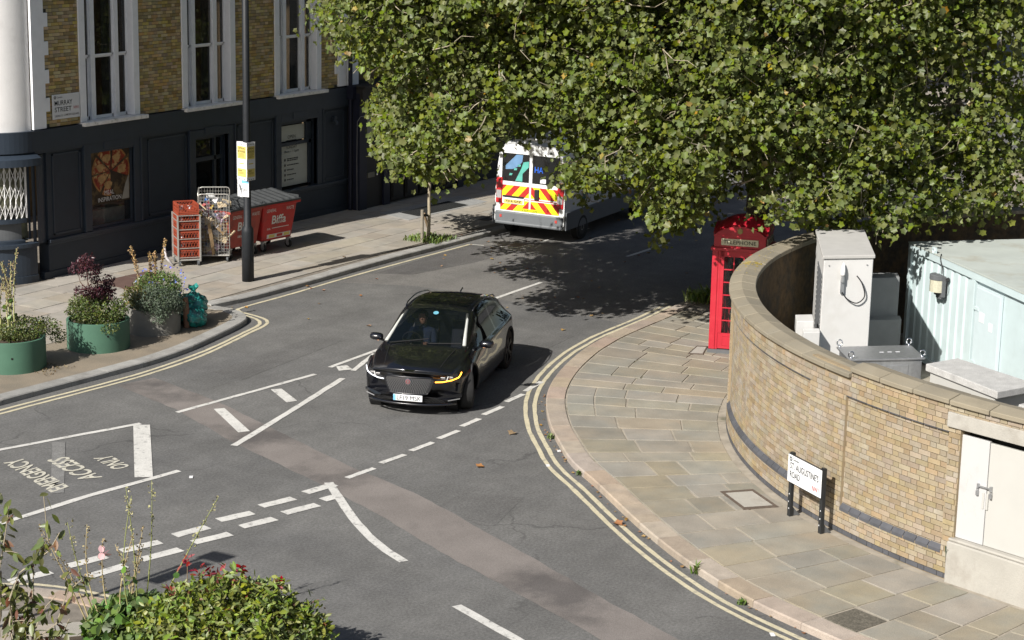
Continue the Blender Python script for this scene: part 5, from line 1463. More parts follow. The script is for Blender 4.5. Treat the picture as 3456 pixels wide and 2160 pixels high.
# ---- wheeled refuse bins
def bin_(x, y, rz, red, label, logo2, phone):
    t = thing('waste_bin', label, 'waste bin', (x, y, .1), rz, 'wheeled general waste bins against the dark wall')
    m = MB()
    b0 = [(-.52, -.36, .26), (.52, -.36, .26), (.52, .40, .26), (-.52, .40, .26)]; b1 = [(-.60, -.50, 1.16), (.60, -.50, 1.16), (.60, .46, 1.16), (-.60, .46, 1.16)]
    m.hexa(b0, b1); m.build('body', red, t, bevel=.03)
    m = MB(); m.box(-.66, .66, -.57, .5, 1.13, 1.20); m.build('rim', red, t, bevel=.015)
    m = MB(); rows = []
    for i in range(25):
        x_ = -.66 + 1.32 * i / 24; up_ = .035 if i % 4 in (1, 2) else 0
        rows.append([(x_, -.56, 1.20 + .02), (x_, -.50, 1.235 + up_), (x_, .3, 1.37 + up_), (x_, .48, 1.33)])
    m.grid(rows, flip=True); m.box(-.66, .66, -.575, -.545, 1.19, 1.235); m.box(-.66, .66, .40, .5, 1.2, 1.33); m.box(-.655, -.645, -.5, .45, 1.2, 1.3); m.box(.645, .655, -.5, .45, 1.2, 1.3)
    m.build('lid', M['bin_lid'], t)
    for sx_ in (-.45, .45):
        for sy_ in (-.33, .36):
            m = MB(); m.lathe([(.05, -.022), (.098, -.022), (.10, -.012), (.10, .012), (.098, .022), (.05, .022)], 18, (sx_, sy_, .10), 'X'); w = m.build('wheel', M['rubber'], t)
            m = MB(); m.lathe([(.0, -.026), (.05, -.026), (.05, .026), (0, .026)], 12, (sx_, sy_, .10), 'X', cap=False); m.build('hub', M['steel'], w)
            m = MB(); m.box(sx_ - .045, sx_ - .03, sy_ - .04, sy_ + .04, .1, .27); m.box(sx_ + .03, sx_ + .045, sy_ - .04, sy_ + .04, .1, .27); m.box(sx_ - .05, sx_ + .05, sy_ - .06, sy_ + .06, .24, .27); m.build('castor_fork', M['steel'], w)
    W_ = WM[t]
    fn_ = (b0[1][1] - b1[1][1]); sl = Vector((0, -.14, .90)).normalized()
    def fp_(u, z): yy = -.36 + (z - .26) / .9 * -.14; return W_ @ Vector((u, yy - .004, z))
    X_ = W_.to_3x3() @ Vector((1, 0, 0)); U_ = W_.to_3x3() @ sl
    lettering('GENERAL', .34, .085, M['white_print'], fp_(-.30, 1.02), X_, U_, t)
    lettering('WASTE', .27, .085, M['white_print'], fp_(.36, 1.02), X_, U_, t)
    lettering('Biffa', .50, .22, M['white_print'], fp_(.0, .78), X_, U_, t, off=.02)
    if phone: lettering('0800 601601', .46, .06, M['white_print'], fp_(0, .53), X_, U_, t)
    if logo2:
        lettering('Biffa', .13, .05, M['white_print'], fp_(-.33, .56), X_, U_, t)
        m = MB(); m.obox(fp_(.08, .57), (.30, .002, .008), X_, X_.cross(U_), U_); m.build('rule', M['white_print'], t, world=True)
        m = MB(); m.obox(fp_(.05, .37), (.42, .002, .05), X_, X_.cross(U_), U_); st = m.build('sticker_strip', M['white_print'], t, world=True)
        for u, mt_ in ((-.2, M['sign_yellow']), (.08, M['red_print']), (.33, M['sign_yellow'])):
            m = MB(); m.obox(fp_(u, .37), (.10, .004, .035), X_, X_.cross(U_), U_); m.build('sticker', mt_, st, world=True)
    return t
bin_(36.25, 29.22, R(-2), M['bin_faded'], 'faded red general waste bin half hidden by the lamp post', False, True)
bin_(37.50, 29.14, R(-5), M['bin_red'], 'bright red general waste bin right of the faded one', True, False)

# ---- roll cages
def wire_panel(m, a, b, z0, z1, nx, nz, r=.004):
    a, b = Vector(a), Vector(b)
    for i in range(1, nx):
        p = a.lerp(b, i / nx); m.bar((p.x, p.y, z0), (p.x, p.y, z1), r * 2)
    for j in range(1, nz):
        z = z0 + (z1 - z0) * j / nz; m.bar((a.x, a.y, z), (b.x, b.y, z), r * 2)
def cage_frame(m, a, b, z0, z1, r):
    a, b = Vector(a), Vector(b); d = (b - a).normalized() * .07
    m.tube([(a.x, a.y, z0), (a.x, a.y, z1 - .07), (a.x + d.x * .3, a.y + d.y * .3, z1 - .02), (a.x + d.x, a.y + d.y, z1), (b.x - d.x, b.y - d.y, z1), (b.x - d.x * .3, b.y - d.y * .3, z1 - .02), (b.x, b.y, z1 - .07), (b.x, b.y, z0)], r, 8)
def castors(t, pts):
    for x, y in pts:
        m = MB(); m.lathe([(.02, -.02), (.06, -.02), (.06, .02), (.02, .02)], 14, (x, y, .06), 'Y'); m.box(x - .02, x + .02, y - .03, y + .03, .06, .14); m.build('castor', M['plastic_grey'], t)

c2 = thing('roll_cage', 'tall wire roll cage stuffed with packaging next to the faded red bin', 'roll cage', (35.68, 29.25, .1), R(38))
m = MB(); m.box(-.40, .40, -.36, .36, .14, .18); m.build('base', M['cage_steel'], c2, bevel=.02)
for a, b, zt in (((-.40, -.36), (.40, -.36), 1.52), ((.40, -.36), (.40, .36), 1.66), ((-.40, .36), (.40, .36), 1.66), ((-.40, -.36), (-.40, .36), 1.62)):
    m = MB(); cage_frame(m, (*a, 0), (*b, 0), .16, zt, .013); f_ = m.build('side_frame', M['cage_steel'], c2)
    m = MB(); wire_panel(m, (*a, 0), (*b, 0), .18, zt - .02, 11, 20, .0028); m.build('wire_mesh', M['cage_steel'], f_)
castors(c2, [(-.33, -.3), (.33, -.3), (.33, .3), (-.33, .3)])
m = MB(); m.obox((.42, .1, 1.45), (.004, .10, .06), (1, 0, 0), (0, 1, 0), (0, .2, 1)); m.build('label_plate', M['litter'], c2)

c1 = thing('roll_cage', 'half height roll cage holding terracotta crates beside the packaging cage', 'roll cage', (34.86, 29.42, .1), R(52))
m = MB(); m.box(-.30, .30, -.26, .26, .12, .16); m.build('base', M['cage_steel'], c1, bevel=.01)
m = MB()
for x, y in ((-.3, -.26), (.3, -.26), (.3, .26), (-.3, .26)): m.bar((x, y, .10), (x, y, 1.2), .035)
m.build('post', M['cage_steel'], c1)
for a, b in (((-.3, -.26), (.3, -.26)), ((.3, -.26), (.3, .26)), ((-.3, .26), (.3, .26)), ((-.3, -.26), (-.3, .26))):
    m = MB()
    for z in (.2, .42, .64, .86, 1.06, 1.19): m.bar((*a, z), (*b, z), .016)
    if a == (.3, -.26):
        for k in range(1, 8): m.bar((a[0] + (b[0] - a[0]) * k / 8, a[1] + (b[1] - a[1]) * k / 8, .2), (a[0] + (b[0] - a[0]) * k / 8, a[1] + (b[1] - a[1]) * k / 8, .62), .009)
    m.build('side_rail', M['cage_steel'], c1)
castors(c1, [(-.27, -.22), (.27, -.22), (.27, .22), (-.27, .22)])
names = ['bottom', 'second', 'third', 'fourth', 'fifth', 'topmost']
for k in range(6):
    z = .17 + k * .215
    cr = thing('crate', 'terracotta plastic crate, %s of the stack in the half height cage' % names[k], 'crate', WM[c1] @ Vector((0.0 + random.uniform(-.01, .01), 0, z)), R(52), 'crates stacked in the half height cage')
    m = MB(); m.box(-.27, .27, -.23, .23, 0, .02)
    for a, b in (((-.27, -.23), (.27, -.23)), ((.27, -.23), (.27, .23)), ((.27, .23), (-.27, .23)), ((-.27, .23), (-.27, -.23))):
        m.bar((*a, .195), (*b, .195), .022, .03); m.bar((*a, .02), (*b, .02), .02, .03)
        for j in range(7):
            f0, f1 = j / 7, (j + 1) / 7
            P_ = lambda f_, z_: (a[0] + (b[0] - a[0]) * f_, a[1] + (b[1] - a[1]) * f_, z_)
            m.bar(P_(f0, .02), P_(f1, .19), .016, .010); m.bar(P_(f1, .02), P_(f0, .19), .016, .010)
    for x, y in ((-.27, -.23), (.27, -.23), (.27, .23), (-.27, .23)): m.box(x - .015, x + .015, y - .015, y + .015, 0, .2)
    m.build('basket', M['crate_red'], cr)
    m = MB()
    for q_ in range(9):
        c_ = Vector((random.uniform(-.2, .2), random.uniform(-.17, .17), random.uniform(.06, .13))); s_ = random.uniform(.05, .09)
        pts = [c_ + Vector((random.gauss(0, 1), random.gauss(0, 1), random.gauss(0, 1))).normalized() * s_ * random.uniform(.6, 1.2) for _ in range(6)]
        m.add(pts, [(0, 1, 2), (0, 2, 3), (0, 3, 4), (1, 2, 5), (2, 3, 5), (3, 4, 5), (4, 1, 5)])
    m.build('plastic_wrap', M['film'], cr)
# packaging inside the tall cage: every piece its own thing
PK = [('cardboard', (.34, .235, .13)), ('white film', (.6, .59, .6)), ('lilac wrapper', (.5, .36, .46)), ('blue wrapper', (.06, .16, .42)), ('yellow bag', (.55, .42, .1)), ('red wrapper', (.45, .06, .06)), ('grey film', (.38, .37, .38)), ('pale card', (.5, .4, .26))]
PKM = [pmat('pack_' + n_.replace(' ', '_'), c_, rough=.5, var=.2, scale=8) for n_, c_ in PK]
wc2 = WM[c2]
pk = MB()
mi_list = []
random.seed(21)
for k in range(270):
    c_ = Vector((random.uniform(-.36, .36), random.uniform(-.33, .33), random.uniform(.24, 1.28 if k % 3 else 1.02)))
    if c_.x < .1 and c_.z > 1.15: c_.z += .12
    s_ = random.uniform(.06, .14); i_ = random.choice((0, 1, 1, 1, 1, 1, 2, 2, 3, 4, 5, 6, 6, 7, 7))
    if i_ in (0, 7):
        a_ = random.uniform(0, 3.1); b_ = random.uniform(-.6, .6)
        ax = Vector((math.cos(a_), math.sin(a_), b_)).normalized(); ay = ax.orthogonal().normalized(); az = ax.cross(ay)
        pk.obox(c_, (s_ * 1.2, s_ * .9, .012), ax, ay, az, i_)
    else:
        pts = [c_ + Vector((random.gauss(0, 1), random.gauss(0, 1), random.gauss(0, 1.2))).normalized() * s_ * random.uniform(.5, 1.2) for _ in range(8)]
        pk.add(pts, [(0, 1, 2), (0, 2, 3), (0, 3, 4), (0, 4, 5), (1, 2, 6), (2, 3, 6), (3, 4, 7), (4, 5, 7), (5, 1, 6)], i_)
o = pk.build('packaging_waste', PKM, None)
o.location = wc2.translation; o.rotation_euler = (0, 0, R(38))
tag(o, 'jumble of discarded card and plastic film inside the tall wire cage', 'packaging', kind='stuff')
m = MB(); m.grid([[(.0 + .02 * i, -.03 + .02 * math.sin(i), 1.1 - .10 * i - .01 * i * i) for i in range(6)], [(.09 + .02 * i, -.0 + .02 * math.sin(i + 1), 1.14 - .10 * i - .01 * i * i) for i in range(6)]])
o = m.build('cardboard_strip', M['cardboard'], None); o.location = (35.08, 28.98, -.05); o.rotation_euler = (0, 0, R(-25)); tag(o, 'torn cardboard strip hanging between the two roll cages', 'cardboard')
m = MB(); m.tube([(34.42, 29.72, .55), (34.4, 29.66, .3), (34.46, 29.5, .11)], [.02, .035, .03], 6)
tag(m.build('plastic_sheet', M['film'], None, smooth=True), 'strip of clear plastic trailing on the ground left of the cages', 'plastic')

# ---- sign column standing off the left edge, whose shadow crosses the near pavement
sp_ = thing('banner_post', 'signpost with banner outside the left edge, casting a shadow over the near slabs', 'signpost', (14.15, 17.05, .03))
m = MB(); m.tube([(0, 0, 0), (0, 0, 4.2)], .035, 8); m.build('pole', M['lamp_black'], sp_)
m = MB(); m.box(-.01, .01, -.30, -.06, 3.3, 4.05); m.build('banner', M['sign_white'], sp_)
m = MB(); m.box(-.02, .02, -.32, .08, 4.12, 4.36); m.build('sign', M['sign_white'], sp_)

# ================================================================ VEHICLES
def smooth(a, b, x):
    t = max(0.0, min(1.0, (x - a) / (b - a))); return t * t * (3 - 2 * t)
def interp(tab, x):
    """Catmull-Rom interpolation through a table of (x, v0, v1, ...) rows sorted by x"""
    n = len(tab)
    if x <= tab[0][0]: return list(tab[0][1:])
    if x >= tab[-1][0]: return list(tab[-1][1:])
    i = max(k for k in range(n - 1) if tab[k][0] <= x)
    t = (x - tab[i][0]) / (tab[i + 1][0] - tab[i][0])
    p0, p1, p2, p3 = tab[max(i - 1, 0)], tab[i], tab[i + 1], tab[min(i + 2, n - 1)]
    out = []
    for k in range(1, len(p1)):
        d1 = (p2[k] - p0[k]) / max(1e-6, p2[0] - p0[0]) * (p2[0] - p1[0]); d2 = (p3[k] - p1[k]) / max(1e-6, p3[0] - p1[0]) * (p2[0] - p1[0])
        if i == 0: d1 = p2[k] - p1[k]
        if i == n - 2: d2 = p2[k] - p1[k]
        h = t * t * t; q = t * t
        out.append((2 * h - 3 * q + 1) * p1[k] + (h - 2 * q + t) * d1 + (-2 * h + 3 * q) * p2[k] + (h - q) * d2)
    return out

# local frame: +x forward, origin on the ground under the middle of the car
CAR_T = [  # x,   z0,  wmax, zsh(shoulder), ysh,  zt(top centre), yr (roof rail half width), zr (rail height)
    (-2.34, .34, .78, .86, .70, .98, .50, .95), (-2.20, .26, .87, .95, .80, 1.10, .56, 1.06), (-1.95, .22, .925, 1.00, .86, 1.26, .58, 1.20),
    (-1.6, .20, .945, 1.01, .885, 1.40, .60, 1.345), (-1.1, .19, .95, .99, .90, 1.50, .61, 1.445), (-.5, .18, .945, .97, .895, 1.56, .62, 1.505), (0, .18, .94, .955, .89, 1.565, .625, 1.50),
    (.35, .18, .94, .95, .885, 1.525, .635, 1.455), (.75, .18, .94, .95, .87, 1.36, .665, 1.295), (1.1, .19, .945, .955, .845, 1.175, .70, 1.12), (1.38, .19, .945, .945, .82, 1.045, .715, 1.01),
    (1.7, .20, .94, .91, .80, .985, .60, .965), (2.0, .21, .92, .86, .77, .93, .50, .915), (2.22, .22, .885, .80, .73, .87, .45, .86), (2.34, .26, .85, .74, .70, .80, .42, .795)]
def car_section(x):
    z0, w, zs, ys, zt, yr, zr = interp(CAR_T, x)
    pts = [(0, z0), (w * .80, z0), (w * .955, z0 + .07), (w * .985, z0 + .22), (w, z0 + .36), (w * .985, (z0 + .36) * .45 + zs * .55), (ys * 1.035, zs - .045), (ys, zs), (ys * .55 + yr * .45, zs * .55 + zr * .45), (yr, zr), (yr * .5, zt * .72 + zr * .28 + .006), (0, zt)]
    return pts
def bend(x, y, z):
    k = smooth(1.35, 2.34, x); x2 = x - .42 * k * (abs(y) / .93) ** 2.4
    x2 -= k * .16 * max(0, z - .62)
    x2 -= k * .10 * max(0, .34 - z) * 2
    k = smooth(-1.5, -2.34, x)
    x2 += .26 * k * (abs(y) / .93) ** 2.4 + k * .28 * max(0, z - .72)
    return x2
SUBV = [1, 2, 3, 3, 4, 4, 2, 6, 6, 6, 6]
def dense(pts):
    out = []
    P = [np.array(p) for p in pts]
    for i in range(len(P) - 1):
        p0, p1, p2, p3 = P[max(i - 1, 0)], P[i], P[i + 1], P[min(i + 2, len(P) - 1)]
        if i == 0: p0 = p1 - (p2 - p1)
        if i == len(P) - 2: p3 = p2 + (p2 - p1) * np.array([1, 0])
        for k in range(SUBV[i]):
            t = k / SUBV[i]
            c = .5 * ((2 * p1) + (-p0 + p2) * t + (2 * p0 - 5 * p1 + 4 * p2 - p3) * t * t + (-p0 + 3 * p1 - 3 * p2 + p3) * t ** 3)
            if i in (0, 1): c = p1 * (1 - t) + p2 * t
            out.append((float(c[0]), float(c[1]), i + t))
    out.append((float(P[-1][0]), float(P[-1][1]), len(P) - 1.0))
    return out

car_h = Vector((-.95, -.312, 0)).normalized()
fx = Vector((27.93, 18.29, 0))                       # middle of the front axle on the road
car_o = fx - car_h * 1.50
car = thing('car', 'glossy black electric crossover with amber indicator crossing the junction', 'car', tuple(car_o), math.atan2(car_h.y, car_h.x))
NX = 124
xs = [-2.34 + 4.68 * i / NX for i in range(NX + 1)]
secs = [dense(car_section(x)) for x in xs]
nv = len(secs[0])
AX_F, AX_R, AR = 1.50, -1.49, .425
parts = {k: [[], []] for k in ('body', 'windscreen', 'side_window_l', 'side_window_r', 'rear_window', 'roof_glass', 'arch')}
verts = {}
grid = {}
for side in (1, -1):
    for i, x in enumerate(xs):
        for j, (y, z, v) in enumerate(secs[i]):
            grid[(side, i, j)] = (bend(x, y, z), y * side, z)
def region(i, j, side):
    x = (xs[i] + xs[i + 1]) / 2; y = (secs[i][j][0] + secs[i][j + 1][0]) / 2; z = (secs[i][j][1] + secs[i][j + 1][1]) / 2; v = (secs[i][j][2] + secs[i][j + 1][2]) / 2
    for ax in (AX_F, AX_R):
        if (x - ax) ** 2 + (z - .37) ** 2 < AR ** 2 and y > .55 and v < 6.2 and z < .85: return None
        if (x - ax) ** 2 < AR ** 2 and z < .37 and y > .58 and v < 5: return None
    a_pillar = .60 + (1.12 - z) * -.0
    if .42 < x < 1.36 and v > 9.12 and z > 1.02: return 'windscreen'
    if -1.62 < x < 1.12 and 7.15 < v < 8.92:
        # side glass tapers to the front and rear; a pillar stays between the doors
        if z > .985 and not (-.50 < x < -.42) and (x < .98 - (v - 7.15) * .40) and x > -1.52 + (v - 7.15) * .25: return 'side_window_l' if side > 0 else 'side_window_r'
    if -2.16 < x < -1.5 and v > 9.2: return 'rear_window'
    if -1.35 < x < .22 and v > 9.25: return 'roof_glass'
    return 'body'
for side in (1, -1):
    for i in range(NX):
        for j in range(nv - 1):
            rg_ = region(i, j, side)
            if rg_ is None: continue
            q = [(side, i, j), (side, i + 1, j), (side, i + 1, j + 1), (side, i, j + 1)]
            if side < 0: q = q[::-1]
            parts[rg_][1].append([grid[k] for k in q])
for e, fl_ in ((0, False), (NX, True)):            # close nose and tail
    for j in range(nv - 1):
        q = [grid[(1, e, j)], grid[(1, e, j + 1)], grid[(-1, e, j + 1)], grid[(-1, e, j)]]
        parts['body'][1].append(q if not fl_ else q[::-1])
def quads_to_mesh(name, quads, mat, parent, sm=True):
    idx = {}; V = []; F = []
    for q in quads:
        f = []
        for p in q:
            k = (round(p[0], 4), round(p[1], 4), round(p[2], 4))
            if k not in idx: idx[k] = len(V); V.append(k)
            f.append(idx[k])
        f2 = []
        for a in f:
            if a not in f2: f2.append(a)
        if len(f2) >= 3: F.append(f2)
    me = bpy.data.meshes.new(name); me.from_pydata(V, [], F); me.materials.append(mat)
    if sm: me.polygons.foreach_set('use_smooth', [True] * len(me.polygons))
    me.update()
    return link_mesh(name, me, None, parent)
body = quads_to_mesh('body', parts['body'][1], M['car_black'], car)
M['car_glass'] = glass_mat('car_glass', (.004, .006, .007), .62, .01)
M['car_glass_dark'] = glass_mat('car_glass_tinted', (.003, .004, .005), .9, .01)
quads_to_mesh('windscreen', parts['windscreen'][1], M['car_glass'], car)
quads_to_mesh('side_window', parts['side_window_l'][1], M['car_glass_dark'], car); quads_to_mesh('side_window', parts['side_window_r'][1], M['car_glass_dark'], car)
quads_to_mesh('rear_window', parts['rear_window'][1], M['car_glass_dark'], car); quads_to_mesh('roof_glass', parts['roof_glass'][1], M['car_glass_dark'], car)
Fx = lambda y, z: bend(2.34, y, z)
def face_patch(m, poly, off, mi=0):
    """polygon given in (y, z) laid on the nose surface"""
    m.add([(Fx(y, z) + off, y, z) for y, z in poly], [tuple(range(len(poly)))], mi)
def face_band(m, ptsa, ptsb, off, mi=0):
    for k in range(len(ptsa) - 1):
        m.add([(Fx(y, z) + off, y, z) for y, z in (ptsa[k], ptsa[k + 1], ptsb[k + 1], ptsb[k])], [(0, 1, 2, 3)], mi)
# grille: rounded shield with rows of small fins
def gr_half(z):
    t = (z - .42) / (.70 - .42)
    return .435 * (1 - .24 * (1 - t) ** 1.8) if t < .9 else .435 * (1 - .12 * (t - .9) / .1)
gz = [.42 + .28 * i / 14 for i in range(15)]
m = MB(); rows = [[(Fx(u * gr_half(z), z) + .006, u * gr_half(z), z) for u in [-1 + 2 * k / 18 for k in range(19)]] for z in gz]
m.grid(rows); gri = m.build('grille', M['plastic_black'], car)
m = MB()
for r_ in range(12):
    z = .437 + r_ * .0215
    hw_ = gr_half(z)
    n_ = int(hw_ * 2 / .043)
    for k in range(n_):
        y = -hw_ + .03 + (2 * hw_ - .06) * (k + .5 * (r_ % 2)) / n_
        if abs(y) > hw_ - .02: continue
        m.obox((Fx(y, z) + .012, y, z), (.006, .0085, .0065), (1, 0, 0), (0, 1, 0), (0, 0, 1))
m.build('grille_fins', M['chrome'], gri)
m = MB()
ring = [(-gr_half(z), z) for z in gz] + [(u * gr_half(.70), .705) for u in [-.9 + 1.8 * k / 12 for k in range(13)]] + [(gr_half(z), z) for z in reversed(gz)] + [(u * gr_half(.42), .415) for u in [.9 - 1.8 * k / 12 for k in range(13)]]
m.tube([(Fx(y, z) + .006, y, z) for y, z in ring + ring[:1]], .013, 6, cap=False); m.build('grille_surround', M['car_black'], gri, smooth=True)
m = MB(); m.lathe([(0, .0), (.052, .0), (.052, .016), (.044, .022), (0, .022)], 20, (Fx(0, .635) + .012, 0, .635), 'X', cap=False); bd_ = m.build('badge', M['chrome'], gri, smooth=False)
m = MB(); m.lathe([(0, .023), (.040, .023)], 20, (Fx(0, .635) + .012, 0, .635), 'X', cap=False); m.build('badge_disc', pmat('badge_red', (.22, .06, .06), rough=.4), bd_)
m = MB(); m.add([(Fx(0, .635) + .038, y, .635 + z) for y, z in ((-.022, .022), (.022, .022), (.014, -.012), (0, -.032), (-.014, -.012))], [(0, 4, 3, 2, 1)]); m.build('badge_mask', M['chrome'], bd_)
# headlights with light blades; the car's left one flashes amber
for s in (1, -1):
    up_ = [(.47, .665), (.56, .705), (.68, .735), (.79, .765)]; lo_ = [(.46, .640), (.58, .640), (.72, .660), (.815, .690)]
    a_ = [(y * s, z) for y, z in up_]; b_ = [(y * s, z) for y, z in lo_]
    if s < 0: a_, b_ = b_, a_
    m = MB(); face_band(m, b_, a_, .010); hl = m.build('headlight', M['plastic_black'], car)
    m = MB()
    lit = s > 0
    low = [(.46, .632), (.58, .630), (.72, .650), (.815, .684), (.845, .735), (.855, .775)]
    m.tube([(Fx(y, z) + .014, y * s, z) for y, z in low], .010 if lit else .009, 6)
    m.build('light_blade', glow_mat('amber_indicator', (1.0, .36, .03), 3.2) if lit else glow_mat('running_light', (.9, .93, 1.0), .75), hl)
    for y in (.58, .70):
        m = MB(); m.obox((Fx(y, .695) + .012, y * s, .695), (.012, .042, .020), (1, 0, 0), (0, 1, 0), (0, 0, 1)); m.build('lamp_unit', M['chrome'], hl, bevel=.006)
    m = MB(); m.bar((Fx(.64, .66) + .016, .64 * s, .652), (Fx(.655, .72) + .016, .662 * s, .722), .012); m.build('light_tab', M['render_white'], hl)
# lower bumper: intake mesh, corner blades, splitter
m = MB(); face_patch(m, [(-.62, .245), (.62, .245), (.56, .345), (.30, .375), (-.30, .375), (-.56, .345)], .008); ik = m.build('lower_intake', M['plastic_black'], car)
m = MB()
for r_ in range(4):
    for k in range(22):
        y = -.56 + k * .053 + .026 * (r_ % 2); z = .262 + r_ * .022
        if abs(y) < .3 or abs(y) > .57: continue
        m.obox((Fx(y, z) + .012, y, z), (.003, .018, .004), (1, 0, 0), (0, 1, 0), (0, 0, 1))
m.build('intake_mesh', M['rim'], ik)
for s in (1, -1):
    m = MB(); pts = [(.50, .36), (.62, .385), (.86, .40), (.87, .345), (.64, .325), (.52, .33)]
    pts = [(y * s, z) for y, z in pts]; face_patch(m, pts if s > 0 else pts[::-1], .022); m.build('bumper_blade', M['car_black'], car)
    m = MB(); pts = [(.66, .30), (.84, .315), (.84, .295), (.66, .280)]; pts = [(y * s, z) for y, z in pts]; face_patch(m, pts if s > 0 else pts[::-1], .016); m.build('fog_reflector', M['silver_rim'], car)
    m = MB(); pts = [(.80, .42), (.835, .43), (.845, .58), (.815, .57)]; pts = [(y * s, z) for y, z in pts]; face_patch(m, pts if s > 0 else pts[::-1], .008); m.build('corner_slot', M['plastic_black'], car)
m = MB(); m.tube([(Fx(y, .23) + .01, y, .225) for y in [-.78 + 1.56 * k / 14 for k in range(15)]], .022, 6); m.build('splitter', M['car_black'], car, smooth=True)
# number plate
npx = Fx(0, .345) + .035
m = MB(); m.box(npx - .012, npx, -.26, .26, .29, .40); npl = m.build('number_plate', M['sign_white'], car, bevel=.004)
m = MB(); m.box(npx, npx + .002, -.258, -.215, .293, .397); m.build('plate_band', M['sign_blue'], npl)
X_ = WM[car].to_3x3() @ Vector((0, 1, 0))
lettering('LF19 MSK', .43, .078, M['black_print'], WM[car] @ Vector((npx, .022, .345)), X_, (0, 0, 1), npl, depth=.004, off=.0)
# mirrors
for s in (1, -1):
    m = MB(); c_ = Vector((.80, 1.02 * s, 1.01))
    m.lathe([(.0, -.125), (.045, -.12), (.075, -.10), (.09, -.05), (.092, .02), (.085, .08), (.06, .115), (.0, .125)], 20, (0, 0, 0), 'Y', cap=False)
    m.v = [(c_.x + p[0] * (1.0 if p[0] > 0 else .55) - .04 * (p[1] * s), c_.y + p[1], c_.z + p[2] * .78 + .02 * (p[1] * s)) for p in m.v]
    mr = m.build('door_mirror', M['car_black'], car, smooth=True)
    m = MB(); m.bar((.80, .86 * s, .93), (.80, .96 * s, .97), .05, .03); m.build('mirror_arm', M['car_black'], mr)
    m = MB(); m.bar((.86, .96 * s, .955), (.83, 1.10 * s, .965), .012); m.build('repeater', pmat('repeater', (.5, .25, .15), rough=.3), mr)
# wheels, arches
for ax, st in ((AX_F, R(22)), (AX_R, 0)):
    for s in (1, -1):
        wl = thing('x', '', '', (0, 0, 0)) if False else None
        e = MB(); e.lathe([(.235, -.11), (.30, -.118), (.355, -.11), (.372, -.075), (.372, .075), (.355, .11), (.30, .118), (.235, .11)], 36, (0, 0, 0), 'Y', cap=False)
        rot = Matrix.Translation((ax, .80 * s, .372)) @ Matrix.Rotation(st, 4, 'Z')
        e.v = [tuple(rot @ Vector(p)) for p in e.v]; ty = e.build('wheel', M['rubber'], car, smooth=True)
        e = MB(); e.lathe([(.24, -.10), (.25, .09 * s), (.22, .10 * s)], 30, (0, 0, 0), 'Y', cap=False)
        for k in range(5):
            a = k * 2 * math.pi / 5
            for da in (-.13, .13): e.bar((.03 * math.cos(a), .085 * s, .03 * math.sin(a)), (.24 * math.cos(a + da), .10 * s, .24 * math.sin(a + da)), .035, .03, up=(0, 1, 0))
        e.lathe([(.0, .08 * s), (.06, .08 * s), (.05, .115 * s), (0, .115 * s)], 12, (0, 0, 0), 'Y', cap=False)
        e.v = [tuple(rot @ Vector(p)) for p in e.v]; e.build('rim', M['rim'], ty)
        e = MB(); arc = [(ax + (AR + .004) * math.cos(a), .0, .37 + (AR + .004) * math.sin(a)) for a in [R(-18) + R(216) * k / 28 for k in range(29)]]
        tr = []
        for x_, _, z_ in arc:
            w_ = interp(CAR_T, x_)[1]; b_ = interp(CAR_T, x_)
            sec = dense(car_section(x_)); yy = max([y for y, z, v in sec if abs(z - z_) < .06 and v < 7] or [w_])
            tr.append((bend(x_, yy, z_), (yy - .004) * s, z_))
        e.tube(tr, .022, 6); e.build('arch_trim', M['plastic_black'], car, smooth=True)
        e = MB(); e.lathe([(AR + .02, -.14), (AR + .02, .06)], 28, (ax, .70 * s, .37), 'Y', cap=False); e.box(ax - .43, ax + .43, .5 * s - .01, .5 * s + .01, .2, .8); e.build('arch_liner', M['plastic_black'], car)
# details on the body
m = MB()
for s in (1, -1):
    m.tube([(.30 - 1.75 * k / 10, (.645 - .02 * abs(k - 5) / 5) * s, interp(CAR_T, .30 - 1.75 * k / 10)[6] + (.045 if 0 < k < 10 else .01)) for k in range(11)], .013, 6)
m.build('roof_rail', M['car_black'], car, smooth=True)
m = MB()
for s in (1, -1):
    y0 = .0
    m.tube([(bend(x, ys_, z_) + .0, ys_ * s, z_ + .006) for x, ys_, z_ in [(1.42, .60, 1.02), (1.7, .565, .972), (2.0, .53, .912), (2.2, .50, .855)]], .006, 5)
m.build('bonnet_crease', M['plastic_black'], car)
m = MB(); m.bar((1.36, -.62, 1.055), (1.20, .05, 1.13), .02, .012); m.bar((1.33, .08, 1.075), (1.26, .66, 1.10), .02, .012); m.build('wiper', M['plastic_black'], car)
m = MB(); m.add([(-1.25, 0, 1.49), (-1.45, 0, 1.53), (-1.48, .012, 1.50), (-1.48, -.012, 1.50), (-1.25, .02, 1.47), (-1.25, -.02, 1.47)], [(0, 1, 2, 4), (0, 5, 3, 1), (1, 3, 2)]); m.build('fin_antenna', M['car_black'], car)
m = MB(); rows = [[(.30 + .16 * j, y, interp(CAR_T, .30 + .16 * j)[4] + .012 - .10 * (y / .62) ** 4 * .2) for y in [-.62 + 1.24 * k / 12 for k in range(13)]] for j in range(2)]
m.build('header', M['car_black'], car) if False else None
m = MB(); m.lathe([(0, 0), (.05, .0)], 16, (0, 0, 0), 'X', cap=False)
wsx, wsz = .58, 1.445
m.v = [(wsx + .001 + p[2] * .75, p[1] + .02, wsz - p[2] * .45 + .02) for p in m.v]; m.build('windscreen_disc', pmat('disc_blue', (.10, .28, .36), rough=.5), car)
